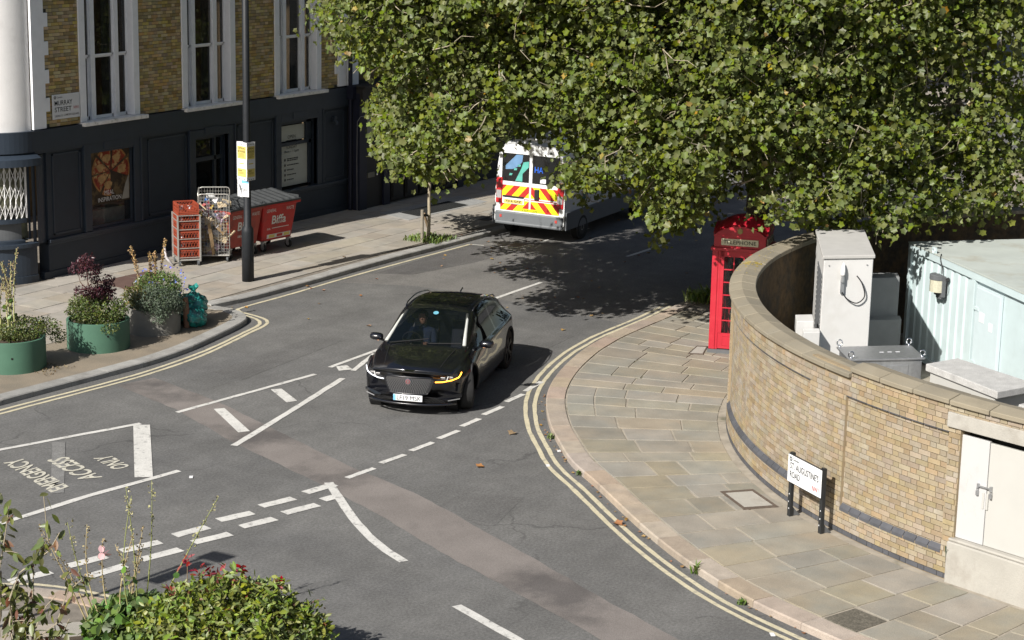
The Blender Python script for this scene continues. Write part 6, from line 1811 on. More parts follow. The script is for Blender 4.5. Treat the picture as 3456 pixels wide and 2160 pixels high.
# pale pillar trim, dash, wheel and seats behind the glass
for s in (1, -1):
    m = MB(); m.tube([(bend(1.30, .6, 1.05) - .06, .71 * s, 1.05), (.95, .66 * s, 1.19), (.6, .60 * s, 1.36), (.40, .56 * s, 1.43)], [.035, .032, .03, .028], 8); m.build('pillar_trim', M['headliner'], car, smooth=True)
m = MB(); m.box(.85, 1.30, -.70, .70, .80, .93); m.box(-1.6, 1.2, -.72, .72, .28, .34); db = m.build('dashboard', M['seat_dark'], car, bevel=.04)
m = MB(); m.tube([(.80 + .05 * math.sin(a) , -.36 + .175 * math.cos(a), .98 + .165 * math.sin(a)) for a in [6.283 * k / 24 for k in range(25)]], .014, 8); m.bar((.82, -.52, .98), (.82, -.20, .98), .03, .02); m.build('steering_wheel', M['plastic_black'], car)
for sy in (-.36, .36):
    m = MB(); m.box(-.12, .42, sy - .25, sy + .25, .36, .52); m.obox((-.20, sy, .80), (.07, .24, .34), (1, 0, .3), (0, 1, 0), (-.3, 0, 1)); m.obox((-.33, sy, 1.22), (.05, .13, .09), (1, 0, .2), (0, 1, 0), (-.2, 0, 1)); m.build('seat', M['seat_dark'], car, bevel=.04)
m = MB(); m.box(-1.3, -1.15, -.65, .65, .4, 1.1); m.build('rear_seat', M['seat_dark'], car, bevel=.05)

# ---- driver, one continuous figure grown on a joint skeleton
def skinned(name, joints, edges, mat, parent, root=0, sub=2):
    me = bpy.data.meshes.new(name); me.from_pydata([j[0] for j in joints], edges, [])
    me.materials.append(mat)
    o = link_mesh(name, me, None, parent)
    sk = o.modifiers.new('skin', 'SKIN'); sk.use_smooth_shade = True
    for i, j in enumerate(joints):
        v = me.skin_vertices[0].data[i]; r = j[1]; v.radius = r if isinstance(r, tuple) else (r, r); v.use_root = (i == root)
    sb_ = o.modifiers.new('sub', 'SUBSURF'); sb_.levels = sub; sb_.render_levels = sub
    return o
drv = thing('person', 'driver in dark clothes seated at the wheel of the black car', 'person', tuple(WM[car] @ Vector((.05, -.36, .5))), math.atan2(car_h.y, car_h.x))
J = [((.02, 0, .02), .16), ((-.03, 0, .22), .15), ((-.06, 0, .42), (.15, .17)), ((-.04, 0, .55), .065), ((-.02, 0, .61), .06),
     ((-.06, .19, .47), .075), ((.14, .25, .27), .055), ((.40, .17, .34), .042), ((-.06, -.19, .47), .075), ((.14, -.25, .27), .055), ((.40, -.17, .34), .042),
     ((.10, .10, .03), .10), ((.50, .12, .07), .075), ((.66, .12, -.22), .055), ((.10, -.10, .03), .10), ((.50, -.12, .07), .075), ((.66, -.12, -.22), .055)]
E_ = [(0, 1), (1, 2), (2, 3), (3, 4), (2, 5), (5, 6), (6, 7), (2, 8), (8, 9), (9, 10), (0, 11), (11, 12), (12, 13), (0, 14), (14, 15), (15, 16)]
bodyo = skinned('body', J, E_, M['shirt'], drv)
m = MB(); m.lathe([(.012, -.13), (.05, -.12), (.068, -.08), (.078, -.02), (.080, .03), (.072, .08), (.045, .115), (.01, .125)], 18, (.0, 0, .74)); m.v = [(p[0] * 1.12, p[1], p[2]) for p in m.v]; hd = m.build('head', M['skin'], drv, smooth=True)
m = MB(); m.add([(.085, -.012, .76), (.085, .012, .76), (.112, .0, .725), (.085, -.018, .715), (.085, .018, .715)], [(0, 2, 1), (0, 3, 2), (1, 2, 4), (2, 3, 4)]); m.box(.072, .084, -.025, .025, .682, .690)
for s in (1, -1): m.lathe([(.0, -.01), (.02, 0), (.0, .01)], 8, (0, .082 * s, .735), 'Y', cap=False)
m.build('face_features', M['skin'], hd)
m = MB()
for s in (1, -1): m.lathe([(0, -.006), (.010, 0), (0, .006)], 8, (.083, .03 * s, .752), 'X', cap=False)
m.build('eyes', M['black_print'], hd)
m = MB(); m.lathe([(.084, .0), (.087, .04), (.078, .09), (.048, .128), (.005, .14)], 18, (-.012, 0, .75), cap=False); m.v = [(p[0] * 1.1, p[1], p[2]) for p in m.v]; m.build('hair', M['hair'], hd, smooth=True)
for s in (1, -1):
    b_ = Vector((.40, .17 * s, .34))
    JJ = [(tuple(b_), .028), (tuple(b_ + Vector((.05, -.005 * s, .02))), (.034, .018))]; EE = [(0, 1)]
    for k in range(4):
        q0 = b_ + Vector((.065, (-.026 + .017 * k) * s, .03)); i0 = len(JJ)
        JJ += [(tuple(q0), .009), (tuple(q0 + Vector((.035, 0, .012))), .009), (tuple(q0 + Vector((.045, 0, -.018 - .003 * k))), .008)]; EE += [(1, i0), (i0, i0 + 1), (i0 + 1, i0 + 2)]
    i0 = len(JJ); JJ += [(tuple(b_ + Vector((.03, -.035 * s, .03))), .010), (tuple(b_ + Vector((.065, -.04 * s, .045))), .009)]; EE += [(0, i0), (i0, i0 + 1)]
    skinned('hand', JJ, EE, M['skin'], drv, sub=1)

# ---- white minibus parked at the kerb; local +x forward, origin under the rear bumper centre
van = thing('minibus', 'white high roof minibus with red and yellow chevrons parked by the kerb', 'minibus', (42.62, 24.68, .0), R(5.0), rx=R(.9))
VW = 1.02
def vsec(x):
    k = 1 - .10 * smooth(.5, 0, x); f = smooth(4.4, 5.7, x)
    top = 2.52 - .06 * smooth(.4, 0, x) - .75 * smooth(4.6, 5.5, x) - .55 * smooth(5.3, 6.0, x)
    w = VW * (1 - .04 * smooth(.35, 0, x) - .14 * smooth(5.3, 6.0, x))
    return [(0, .38), (w * .96, .38), (w, .50), (w, .95), (w * .995, 1.25), (w * .955, 1.85), (w * .90, top - .22), (w * .80, top - .05), (w * .45, top), (0, top + .015)]
vx = [0, .03, .12, .3, .6, 1, 1.5, 2, 2.5, 3, 3.5, 4, 4.4, 4.7, 5.0, 5.3, 5.6, 5.8, 5.95, 6.0]
m = MB(); m2 = MB()
for s in (1, -1):
    rows = [[(x, y * s, z) for y, z in vsec(x)] for x in vx]
    lowr = [r[:4] for r in rows]; upr = [r[3:] for r in rows]
    m2.grid(lowr, flip=s > 0); m.grid(upr, flip=s > 0)
r0 = [(0, y, z) for y, z in vsec(0)]
pl_ = r0[3:] + [(0, -p[1], p[2]) for p in reversed(r0[3:])]
m.add(pl_, [tuple(range(len(pl_)))])
pl_ = r0[:4] + [(0, -p[1], p[2]) for p in reversed(r0[1:4])]
m2.add(pl_, [tuple(range(len(pl_)))])
r1 = [(6.0, y, z) for y, z in vsec(6)]; pl_ = r1 + [(6.0, -p[1], p[2]) for p in reversed(r1[1:-1])]; m2.add(pl_, [tuple(reversed(range(len(pl_))))])
M['van_white'] = pmat('white_van_paint', (.72, .73, .73), rough=.3, var=.03, spec=.5, coat=.5)
M['van_grey'] = pmat('grey_van_cladding', (.13, .14, .15), rough=.5, var=.06)
m.build('upper_body', M['van_white'], van, smooth=False); m2.build('lower_body', M['van_white'], van)
m = MB(); m.box(-.05, .03, -.95, .95, .40, .72); m.box(-.07, .0, -.93, .93, .385, .47); m.build('rear_bumper', M['van_grey'], van, bevel=.03)
m = MB()
for s in (1, -1): m.box(.0, 5.6, (VW + .012) * s - .015, (VW + .012) * s + .015, .38, .84)
m.build('side_cladding', M['van_grey'], van, bevel=.01)
Xr = WM[van].to_3x3() @ Vector((0, -1, 0)); Ur = WM[van].to_3x3() @ Vector((0, 0, 1))
vp = lambda y, z, o=0: WM[van] @ Vector((-.004 - o, -y, z))       # y to the viewer's right
def vrect(m, y0, y1, z0, z1, o=.004, mi=0):
    m.add([(-o, -y0, z0), (-o, -y1, z0), (-o, -y1, z1), (-o, -y0, z1)], [(0, 1, 2, 3)], mi)
def vpoly(m, pts, o, mi=0): m.add([(-o, -y, z) for y, z in pts], [tuple(range(len(pts)))], mi)
for y0, y1 in ((-.84, -.015), (.015, .84)):
    m = MB(); vrect(m, y0, y1, .70, 2.30, .006); d_ = m.build('rear_door', M['van_white'], van)
    m = MB(); vrect(m, y0 + .04, y1 - .02, 1.50, 2.22, .010); wn_ = m.build('rear_window', pmat('black_window_film', (.008, .009, .010), rough=.12, spec=.6), d_)
    m = MB(); vrect(m, y0 + .01, y1, .74, 1.42, .010); cv = m.build('chevron_panel', M['sign_white'], d_)
    ye, re_ = MB(), MB()
    W0, W1, Zb, Zt = (y0 + .02, y1 - .005, .75, 1.40)
    s_ = 1 if y0 < 0 else -1
    k0 = -6
    for k in range(-7, 10):
        a0 = k * .19; a1 = a0 + .19
        # diagonal stripe between lines  u - s*z = const, clipped to the panel
        def clip(poly):
            def cut(p, f, lim, keep_ge):
                out = []
                for i_ in range(len(p)):
                    A_, B_ = p[i_], p[(i_ + 1) % len(p)]
                    ia = (f(A_) >= lim) if keep_ge else (f(A_) <= lim); ib = (f(B_) >= lim) if keep_ge else (f(B_) <= lim)
                    if ia: out.append(A_)
                    if ia != ib:
                        t_ = (lim - f(A_)) / (f(B_) - f(A_)); out.append((A_[0] + (B_[0] - A_[0]) * t_, A_[1] + (B_[1] - A_[1]) * t_))
                return out
            for f_, l_, g_ in ((lambda q: q[0], W0, True), (lambda q: q[0], W1, False)):
                poly = cut(poly, f_, l_, g_)
                if len(poly) < 3: return []
            return poly
        for za, zb in ((1.11, Zt), (Zb, 1.03)):
            P_ = [(s_ * (a0 + za * .9) - .0, za), (s_ * (a1 + za * .9), za), (s_ * (a1 + zb * .9), zb), (s_ * (a0 + zb * .9), zb)]
            P_ = [(u - s_ * .95, z) for u, z in P_]
            P_ = clip(P_)
            if len(P_) >= 3:
                area = sum(P_[i_][0] * P_[(i_ + 1) % len(P_)][1] - P_[(i_ + 1) % len(P_)][0] * P_[i_][1] for i_ in range(len(P_)))
                if area < 0: P_ = P_[::-1]
                vpoly(ye if k % 2 else re_, P_, .013)
    vrect(re_, W0, W1, 1.055, 1.075, .013)
    M.setdefault('fluo_yellow', pmat('fluorescent_yellow', (.72, .74, .02), rough=.4, var=.03)); M.setdefault('chev_red', pmat('chevron_red', (.42, .03, .025), rough=.4, var=.05))
    ye.build('yellow_stripe', M['fluo_yellow'], cv); re_.build('red_stripe', M['chev_red'], cv)
    if y0 < 0:
        m = MB(); vpoly(m, [(-.70, 1.80), (-.70, 1.90), (-.40, 2.20), (-.22, 2.20), (-.24, 2.02), (-.34, 1.90), (-.50, 1.82)], .012); m.build('blue_graphic', pmat('graphic_blue', (.13, .24, .40), rough=.3), wn_)
        m = MB(); vpoly(m, [(-.42, 1.52), (-.22, 1.52), (-.22, 1.72), (-.05, 1.90), (-.05, 2.05), (-.20, 2.02), (-.26, 1.85)], .012)
        for a, b in ((-.55, 1.68), (-.42, 1.82), (-.32, 1.92)): vpoly(m, [(a - .05, b - .03), (a + .03, b - .02), (a + .05, b + .03), (a - .03, b + .03)], .012)
        m.build('teal_graphic', pmat('graphic_teal', (.10, .38, .32), rough=.3), wn_)
        m = MB(); m.box(-.035, -.01, .14, .76, .92, 1.09); hp = m.build('plate_housing', M['van_white'], d_, bevel=.02)
        m = MB(); m.box(-.042, -.035, .18, .70, .945, 1.035); np2 = m.build('number_plate', M['sign_yellow'], hp)
        lettering('YJ16 GFZ', .44, .068, M['black_print'], vp(-.44, .99, .042), Xr, Ur, np2, depth=.003, off=.006)
        m = MB(); m.box(-.05, -.01, .16, .74, 1.09, 1.13); m.build('plate_lamp_strip', M['plastic_black'], hp)
    else:
        lettering('HA', .24, .15, pmat('graphic_bright_blue', (.03, .13, .62), rough=.4), vp(.24, 1.86, .010), Xr, Ur, wn_, depth=.003, off=.01)
        m = MB(); vrect(m, .28, .44, 1.53, 1.64, .012); m.build('badge_sticker', M['sign_white'], wn_)
        m = MB(); m.box(-.04, -.005, -.27, -.14, 1.08, 1.36); m.build('door_handle', M['plastic_black'], d_, bevel=.015)
m = MB(); vrect(m, -.24, .28, .755, .83, .016); kc = m.build('keep_clear_label', M['fluo_yellow'], van)
lettering('KEEP', .18, .05, M['black_print'], vp(-.10, .79, .014), Xr, Ur, kc, depth=.003); lettering('CLEAR', .22, .05, M['black_print'], vp(.14, .79, .014), Xr, Ur, kc, depth=.003)
for s in (1, -1):
    m = MB(); m.box(-.03, .05, .86 * s - .09, .86 * s + .09, .92, 1.58); tl = m.build('tail_light', pmat('tail_red', (.42, .015, .02), rough=.2, spec=.6), van, bevel=.02)
    m = MB(); m.box(-.035, .0, .86 * s - .07, .86 * s + .07, 1.05, 1.25); m.build('reverse_lamp', M['silver_rim'], tl)
    m = MB(); m.box(-.06, -.045, .78 * s - .03, .78 * s + .03, .56, .63); m.build('reflector', M['red_print'], van)
# side glazing and graphics on the road side
m = MB()
for x0, x1 in ((.35, 1.55), (1.65, 2.9), (3.0, 4.1)):
    m.add([(x0, -1.012, 1.36), (x1, -1.012, 1.36), (x1, -.945, 2.10), (x0, -.945, 2.10)], [(0, 1, 2, 3)])
m.build('side_window', pmat('dark_side_glass', (.006, .007, .009), rough=.08, spec=.6), van)
m = MB()
for x0, z0 in ((.9, 1.05), (1.5, 1.15), (2.2, 1.0)): m.add([(x0, -1.035, z0), (x0 + .35, -1.033, z0), (x0 + .5, -1.031, z0 + .16), (x0 + .15, -1.033, z0 + .16)], [(0, 1, 2, 3)])
m.build('teal_flash', pmat('flash_teal', (.03, .13, .12), rough=.4), van)
m = MB(); m.add([(5.55, -.80, 1.40), (5.55, .80, 1.40), (4.72, .75, 2.15), (4.72, -.75, 2.15)], [(0, 1, 2, 3)]); m.build('windscreen', M['glass'], van)
m = MB(); m.box(.35, 1.5, -.5, .5, 2.50, 2.60); m.build('roof_vent', M['van_white'], van, bevel=.04)
for x in (1.05, 4.95):
    for s in (1, -1):
        m = MB(); m.lathe([(.20, -.10), (.30, -.105), (.335, -.08), (.335, .08), (.30, .105), (.20, .10)], 28, (x, .945 * s, .335), 'Y', cap=False); w_ = m.build('wheel', M['rubber'], van, smooth=True)
        m = MB(); m.lathe([(.0, .07 * s), (.08, .10 * s), (.12, .06 * s), (.20, .09 * s), (.205, .0)], 20, (x, .945 * s, .335), 'Y', cap=False); m.build('wheel_trim', M['silver_rim'], w_)
        m = MB(); m.lathe([(.39, -.006), (.39, .006)], 24, (x, (VW + .016) * s, .40), 'Y'); m.build('arch', M['plastic_black'], van)
for s in (1, -1):
    m = MB(); m.box(5.0, 5.15, 1.05 * s if s > 0 else -1.25, 1.25 if s > 0 else -1.05, 1.35, 1.75); m.build('door_mirror', M['plastic_black'], van, bevel=.03)

# ================================================================ PLANTING
# leaf outlines as small fans (unit size, lying in XY, tip towards +X)
def fan(outline, fold=.12):
    V = [(.30, 0, 0)] + [(x, y, fold * abs(y)) for x, y in outline]
    n = len(outline)
    return np.array(V, float), np.array([(0, i, i + 1) for i in range(1, n)] + [(0, n, 1)])
PLANE_LEAF = fan([(0, 0), (-.06, -.42), (.29, -.39), (.62, -.52), (.70, -.28), (1, 0), (.70, .28), (.62, .52), (.29, .39), (-.06, .42)], .45)
OVAL_LEAF = fan([(0, 0), (.25, -.16), (.55, -.20), (.82, -.11), (1, 0), (.82, .11), (.55, .20), (.25, .16)], .25)
ROUND_LEAF = fan([(0, 0), (.1, -.35), (.4, -.48), (.75, -.4), (1, -.05), (.98, .1), (.75, .42), (.4, .48), (.1, .35)], .15)
TINY_LEAF = (np.array([(0, 0, 0), (.5, -.22, .05), (1, 0, 0), (.5, .22, .05)], float), np.array([(0, 1, 2), (0, 2, 3)]))

def frames(n, up=(0, 0, 1), droop=0.0, spread=1.0, out=None):
    """n random leaf frames whose normals lean towards up (array or vector) or an outward direction"""
    nrm = RNG.normal(0, 1, (n, 3)) * spread + np.asarray(up, float)
    if out is not None: nrm += out
    nrm /= np.linalg.norm(nrm, axis=1, keepdims=True)
    a = RNG.normal(0, 1, (n, 3)); a[:, 2] -= droop
    ax = a - nrm * (a * nrm).sum(1, keepdims=True); ax /= np.linalg.norm(ax, axis=1, keepdims=True) + 1e-9
    ay = np.cross(nrm, ax)
    return ax, ay, nrm
def scatter(tpl, P, fr, size):
    tv, tf = tpl
    ax, ay, az = fr
    s = np.asarray(size).reshape(-1, 1, 1)
    V = P[:, None, :] + s * (tv[None, :, 0:1] * ax[:, None, :] + tv[None, :, 1:2] * ay[:, None, :] + tv[None, :, 2:3] * az[:, None, :])
    F = tf[None, :, :] + (np.arange(len(P)) * len(tv))[:, None, None]
    return V.reshape(-1, 3), F.reshape(-1, 3)
def leaves(name, tpl, P, size, mat, parent, up=(0, 0, 1), droop=0., spread=1., out=None, stuff=True, mat2=None, frac2=0.):
    P = np.asarray(P, float)
    fr = frames(len(P), up, droop, spread, out)
    V, F = scatter(tpl, P, fr, size)
    mats = [mat]; fm = None
    if mat2 is not None:
        mats = [mat, mat2]; sel = (RNG.random(len(P)) < frac2).astype(int); fm = np.repeat(sel, len(tpl[1]))
    if parent is not None:
        inv = np.array(WM[parent].inverted()); V = V @ inv[:3, :3].T + inv[:3, 3]
    o = fast_mesh(name, V, F, mats, parent, fm=fm)
    if stuff: o['kind'] = 'stuff'
    return o
def ball(c, r, n, flat=1.0, shell=.0):
    d = RNG.normal(0, 1, (n, 3)); d /= np.linalg.norm(d, axis=1, keepdims=True)
    rad = (shell + (1 - shell) * RNG.random((n, 1)) ** (1 / 3)) * r
    return np.asarray(c) + d * rad * np.array([1, 1, flat])

def dec(s): return np.array([[int(v) for v in q.split(',')] for q in s.split()], float) / 20
BIG = dec('''632,407,167,13 682,294,111,12 814,318,167,13 659,406,146,13 659,446,129,17 708,312,180,18 709,461,166,14 708,392,252,13 851,250,74,14 691,467,142,11 672,475,144,16 660,302,135,16 633,441,125,16 799,299,92,17 656,423,169,14 683,269,194,12 795,429,106,14 675,278,252,12 687,270,113,12 690,485,236,14 657,293,156,12 802,310,135,14 651,306,102,13 759,274,96,17 649,331,123,18 674,351,179,15 730,273,244,14 799,234,148,14 701,452,220,11 752,240,233,13 785,217,193,14 683,414,115,15 652,369,105,13 785,428,147,13 678,356,256,17 724,322,129,14 753,224,194,12 698,260,73,13 631,426,117,13 829,360,77,17 640,392,150,18 626,434,149,17 791,304,143,18 731,237,132,13 769,324,172,13 646,417,145,12 694,288,127,15 714,387,197,11 696,338,142,13 759,238,136,14 656,297,122,16 657,347,169,17 840,479,118,14 833,266,45,12 748,230,144,16 700,351,88,18 682,302,159,16 662,459,245,12 680,291,89,14 767,478,151,16 655,297,94,12 667,366,116,15 634,415,149,13 693,377,143,13 754,224,222,14 776,423,261,16 650,335,88,14 784,322,146,16 844,501,182,16 693,496,188,12 710,325,193,15 694,387,124,18 826,228,164,17 680,268,266,11 678,476,131,12 636,403,94,15 629,425,192,13 731,317,77,14 719,279,69,15 862,497,199,12 637,442,188,14 865,250,233,17 801,367,101,12 667,441,170,15 732,458,112,17 692,281,176,16 632,410,117,16 807,375,54,18 797,252,94,12 651,340,139,17 673,445,128,16 711,266,205,17 685,354,199,15 727,341,98,16 743,273,84,14 668,424,192,15 753,250,126,18 745,252,65,14 793,390,107,12 794,224,214,12 626,430,214,13 647,469,260,16 658,413,82,14 692,269,87,12 818,305,66,17 767,225,220,17 637,388,259,15 684,304,138,13 741,236,88,17 646,426,207,17 678,274,230,14 673,472,120,14 729,319,236,14 638,406,185,13 829,262,256,13 658,336,245,13 720,332,136,16 743,245,180,15 662,342,102,17 702,372,170,14 627,437,250,14 665,328,73,16 659,391,108,15 745,356,133,15 795,331,63,12 674,287,202,14 705,256,97,17 742,327,158,12 652,303,146,15 696,435,158,14 677,294,259,18 743,242,126,14 669,358,269,16 703,340,264,14 647,428,86,16 645,404,164,13 709,254,175,12 750,376,229,13 674,337,221,14 821,372,198,13 650,429,119,14 836,502,153,18 657,371,138,11 650,361,239,17 717,244,153,13 720,241,78,12 773,504,147,16 738,457,259,13 781,216,213,16 702,434,143,12 859,259,168,13 664,328,173,14 699,259,209,13 817,229,203,18 743,508,267,15 677,279,120,12 710,413,135,12 701,463,80,13 664,291,118,12 756,445,244,14 661,287,92,13 640,436,269,16 678,339,89,17 779,211,174,13 677,425,122,12 673,459,176,18 632,450,147,13 796,462,151,16 811,260,142,12 713,293,68,16 651,454,178,12 761,366,132,17 647,308,227,17 769,416,85,14 753,302,104,13 742,231,215,18 771,398,126,13 651,343,110,13 653,393,139,15 737,337,112,13 649,459,147,12 835,241,173,12 723,423,109,16 681,279,170,16 712,249,139,15 727,251,147,15 706,292,249,12 675,281,102,17 657,350,136,11 813,237,264,17 755,510,205,13 704,250,161,18 686,427,113,12 824,324,121,17 652,403,100,13 636,460,232,16 773,263,179,11 758,448,147,18 695,489,206,15 847,496,147,15 752,510,228,12 733,248,129,11 780,337,78,14 705,308,116,12 631,453,129,13 738,497,182,11 662,478,127,11 647,314,251,16 686,343,163,18 750,227,156,17 750,226,93,18 740,426,175,16 706,271,120,12 703,371,115,16 680,304,91,17 663,315,188,12 760,378,79,12 747,397,168,12 724,480,80,14 798,355,104,17 650,452,166,15 780,425,97,18 774,446,228,15 670,319,68,12 643,467,216,15 804,451,82,15 682,453,265,16 705,468,121,14 691,374,96,14 750,407,222,17 716,247,219,18 723,355,136,11 702,501,263,16 720,319,90,12 718,372,97,15 636,397,137,13 729,337,267,15 630,451,162,12 681,354,88,15 650,359,148,14 834,244,198,17 778,234,109,17 666,357,150,15 780,409,107,15 720,259,94,15 647,312,175,13 708,249,86,11 804,333,72,16 677,361,130,15 651,338,150,14 654,372,122,13 720,243,240,17 631,420,259,15 680,307,242,14 741,472,200,15 785,307,114,13 768,223,107,11 662,344,228,14 625,428,162,13 824,279,263,16 712,285,264,14 672,360,159,13 772,222,73,15 721,297,191,16 792,250,268,13 630,450,207,15 664,335,167,11 630,415,218,18 685,309,102,13 658,361,187,12 701,495,244,15 788,269,118,16 769,216,204,12 787,282,108,18 764,229,129,12 727,349,59,13 697,303,148,12 785,418,81,17 736,241,62,13 801,344,185,12 653,348,189,14 730,250,94,11 784,483,255,17 811,286,100,16 736,407,75,11 785,298,76,12 680,333,97,13 758,231,158,11 702,407,213,12 801,505,247,18 720,273,157,13 678,363,191,12 684,336,231,12 734,236,120,14 835,481,199,13 713,266,269,18 684,266,73,12 770,229,147,17 681,486,122,12 667,285,187,17 667,382,138,15 650,336,212,13 837,229,246,17 771,334,114,13 657,437,100,13 795,231,183,12 730,363,59,13 702,340,154,12 714,348,133,12 648,318,96,13 751,404,136,13 643,378,251,16 695,264,124,15 785,335,186,12 691,279,208,16 628,427,136,16 684,285,79,12 709,294,101,15 799,368,147,18 645,469,248,12 707,389,229,14 720,398,222,12 662,413,179,13 708,400,161,14 664,291,267,11 663,440,264,15 652,380,147,13 679,375,91,15 814,500,146,16 659,292,104,12 702,391,92,17 663,365,97,18 753,226,122,15 664,291,134,12 816,258,96,13 717,357,122,13 831,487,250,18 770,315,76,14 702,357,142,15 797,289,83,14 720,245,119,16 668,371,204,13 724,395,106,17 707,262,159,15 724,501,203,13 668,360,215,17 737,390,136,13 681,357,102,14 690,336,64,17 710,302,161,15 700,266,239,14 687,335,264,17 682,372,116,14 648,307,195,15 689,447,213,11 779,251,179,16 723,294,114,13 853,260,232,17 646,319,122,13 737,390,165,12 689,409,183,13 764,404,233,12 700,317,137,17 747,265,103,17 662,376,130,12 831,257,151,17 798,236,232,12 686,357,240,16 684,477,176,18 764,474,83,14 647,317,235,11 697,264,169,16 648,411,134,13 672,355,96,13 706,468,202,16 682,384,134,14 727,449,126,17 674,342,102,12 668,347,171,12 652,449,214,16 651,299,213,11 733,509,212,12 680,482,222,15 818,275,105,13 740,237,263,14 681,383,151,16 642,386,108,13 694,260,94,14 771,269,74,15 727,283,81,16 663,349,83,11 660,377,249,15 705,293,123,11 760,506,169,15 823,300,53,15 737,364,222,15 734,352,172,13 751,258,199,16 758,223,143,15 714,467,83,12 666,348,117,14 707,469,139,15 787,280,195,12 681,333,109,13 673,274,155,16 813,313,97,16 651,368,161,17 867,257,205,14 764,264,165,12 720,483,228,15 829,349,255,12 640,388,220,15 748,501,140,12 757,324,244,17 671,337,80,12 739,264,252,18 799,297,111,13 810,365,251,12 735,407,211,13 724,447,112,14 808,361,138,15 765,219,254,12 661,431,133,12 730,385,72,13 833,507,132,16 634,408,238,18 769,506,241,18 671,275,138,12 622,441,168,13 751,292,67,12 705,281,188,15 696,398,266,11 685,264,136,14 663,320,112,17 766,375,263,14 654,358,101,15 688,464,153,12 695,414,253,14 728,506,179,15 699,277,135,16 754,244,73,13 714,277,148,14 821,498,92,16 722,468,151,12 657,327,147,11 637,390,99,11 738,239,248,12 746,333,67,15 808,289,135,14 659,474,223,17 666,392,121,16 749,242,189,12 774,362,235,16 731,257,232,17 712,327,161,12 649,408,116,16 805,397,255,16 775,270,249,16 652,324,170,12 661,409,108,12 805,264,171,12 701,276,158,17 776,226,137,12 749,423,116,17 808,476,126,16 830,504,219,14 799,456,192,17 737,248,143,14 791,501,164,17 855,506,91,13 662,388,192,15 675,393,118,12 844,254,126,17 831,478,88,15 647,396,242,14 803,301,185,13 793,459,119,15 669,340,153,17 673,319,129,12 717,505,243,13 633,404,264,16 693,450,75,11 622,443,126,12 639,399,198,12 719,396,92,16 660,302,256,18 812,395,161,11 753,224,171,18 786,304,258,16 653,353,251,13 718,318,117,15 703,330,247,14 690,445,142,14 679,352,227,16 710,276,133,12 782,459,146,17 708,459,132,15 699,497,232,12 760,248,82,12 800,237,166,18 869,498,106,16 700,267,106,13 759,228,68,15 672,479,191,16 654,312,82,17 685,396,138,14 752,244,254,13 755,385,168,16 792,411,240,13 722,267,209,11 698,344,173,12 716,255,107,11 711,488,161,12 656,371,217,17 661,414,138,12 654,422,111,13 651,396,256,13 652,301,183,17 643,419,172,11 740,328,92,13 746,288,155,16 659,290,213,12 682,311,148,15 762,442,122,13 762,256,70,14 742,448,161,13 669,345,198,15 723,244,267,16 640,419,129,13 777,372,77,13 712,504,212,14 825,290,87,12 735,243,228,17 847,271,140,14 806,357,173,16 734,274,166,13 773,465,129,17 837,495,198,17 863,494,166,17 665,416,246,18 639,384,160,13 673,393,144,15 829,243,224,15 762,241,246,15 707,327,79,13 760,243,185,13 819,302,80,17 785,317,94,16 685,294,221,14 791,225,82,15 718,507,184,14 827,304,133,14 691,283,141,14 761,345,192,17 647,310,163,15 720,261,77,18 759,292,91,11 746,412,116,12 771,262,95,13 793,216,173,16 673,379,229,14 785,230,77,12 660,405,266,15 699,319,90,14 769,343,73,12 652,378,173,13 709,500,226,12 718,342,108,14 642,452,156,11 652,473,195,11 646,426,216,11 705,269,86,15 737,303,93,17 784,240,76,13 665,308,97,16 716,439,215,14 810,497,166,12 655,293,177,11 783,295,210,16 650,384,207,16 770,421,220,12 633,451,222,15 653,326,269,13 648,322,208,16 703,278,199,13 709,284,253,11 691,292,154,12 712,249,251,14 844,491,130,16 703,259,134,11 694,265,252,14 647,421,236,15 668,320,151,16 761,272,107,11 733,235,167,15 710,351,240,13 719,367,178,14 792,422,175,11 744,340,146,11 710,447,185,16 757,326,130,13 653,383,122,12 645,377,136,13 798,254,69,13 755,428,94,17 659,298,190,13 768,286,123,16 640,423,252,13 785,328,234,16 786,291,90,12 772,389,117,14 760,360,87,14 795,311,78,15 677,367,249,14 628,437,264,12 749,378,140,18 811,488,110,15 703,442,240,17 801,466,104,18 727,322,210,11 707,250,60,8 659,358,77,11 658,360,71,8 706,252,58,11 792,299,43,8 648,378,93,8 676,282,67,11 645,383,93,8 668,320,56,8 787,231,55,8 753,347,46,8 751,229,67,15 632,435,109,8 795,315,40,8 704,257,58,8 804,317,39,8 938,561,47,8 723,349,39,8 728,317,63,8 678,361,68,8 744,366,41,11 736,400,50,8 744,386,57,8 624,415,77,9 649,422,72,12 634,393,82,9 690,463,87,12 652,430,87,16 652,402,82,9 650,433,72,9 634,388,91,9 651,430,159,16 703,472,67,9 677,270,65,9 673,366,72,9 647,405,77,12 644,419,72,9 646,302,88,16 638,426,72,9 700,431,188,16 712,490,106,9 653,441,87,9 698,484,144,12 670,328,55,9 655,414,87,16 668,392,96,16 631,406,77,12 664,319,60,9 720,487,82,9 636,399,77,9 738,498,77,12 666,451,87,9 685,461,72,9 630,396,77,9 670,461,115,16 649,412,72,9 655,351,74,12 678,368,67,9 653,381,96,12 738,499,87,9 660,444,87,9 664,456,115,16 663,460,139,16 739,496,67,12 666,462,144,16 707,270,65,16 701,474,82,9 702,474,77,9 703,485,149,12 678,322,79,16 667,280,65,9 634,393,82,9 703,472,67,9 712,490,106,9 685,461,72,9 624,415,77,9 631,406,77,12 677,270,65,9''')
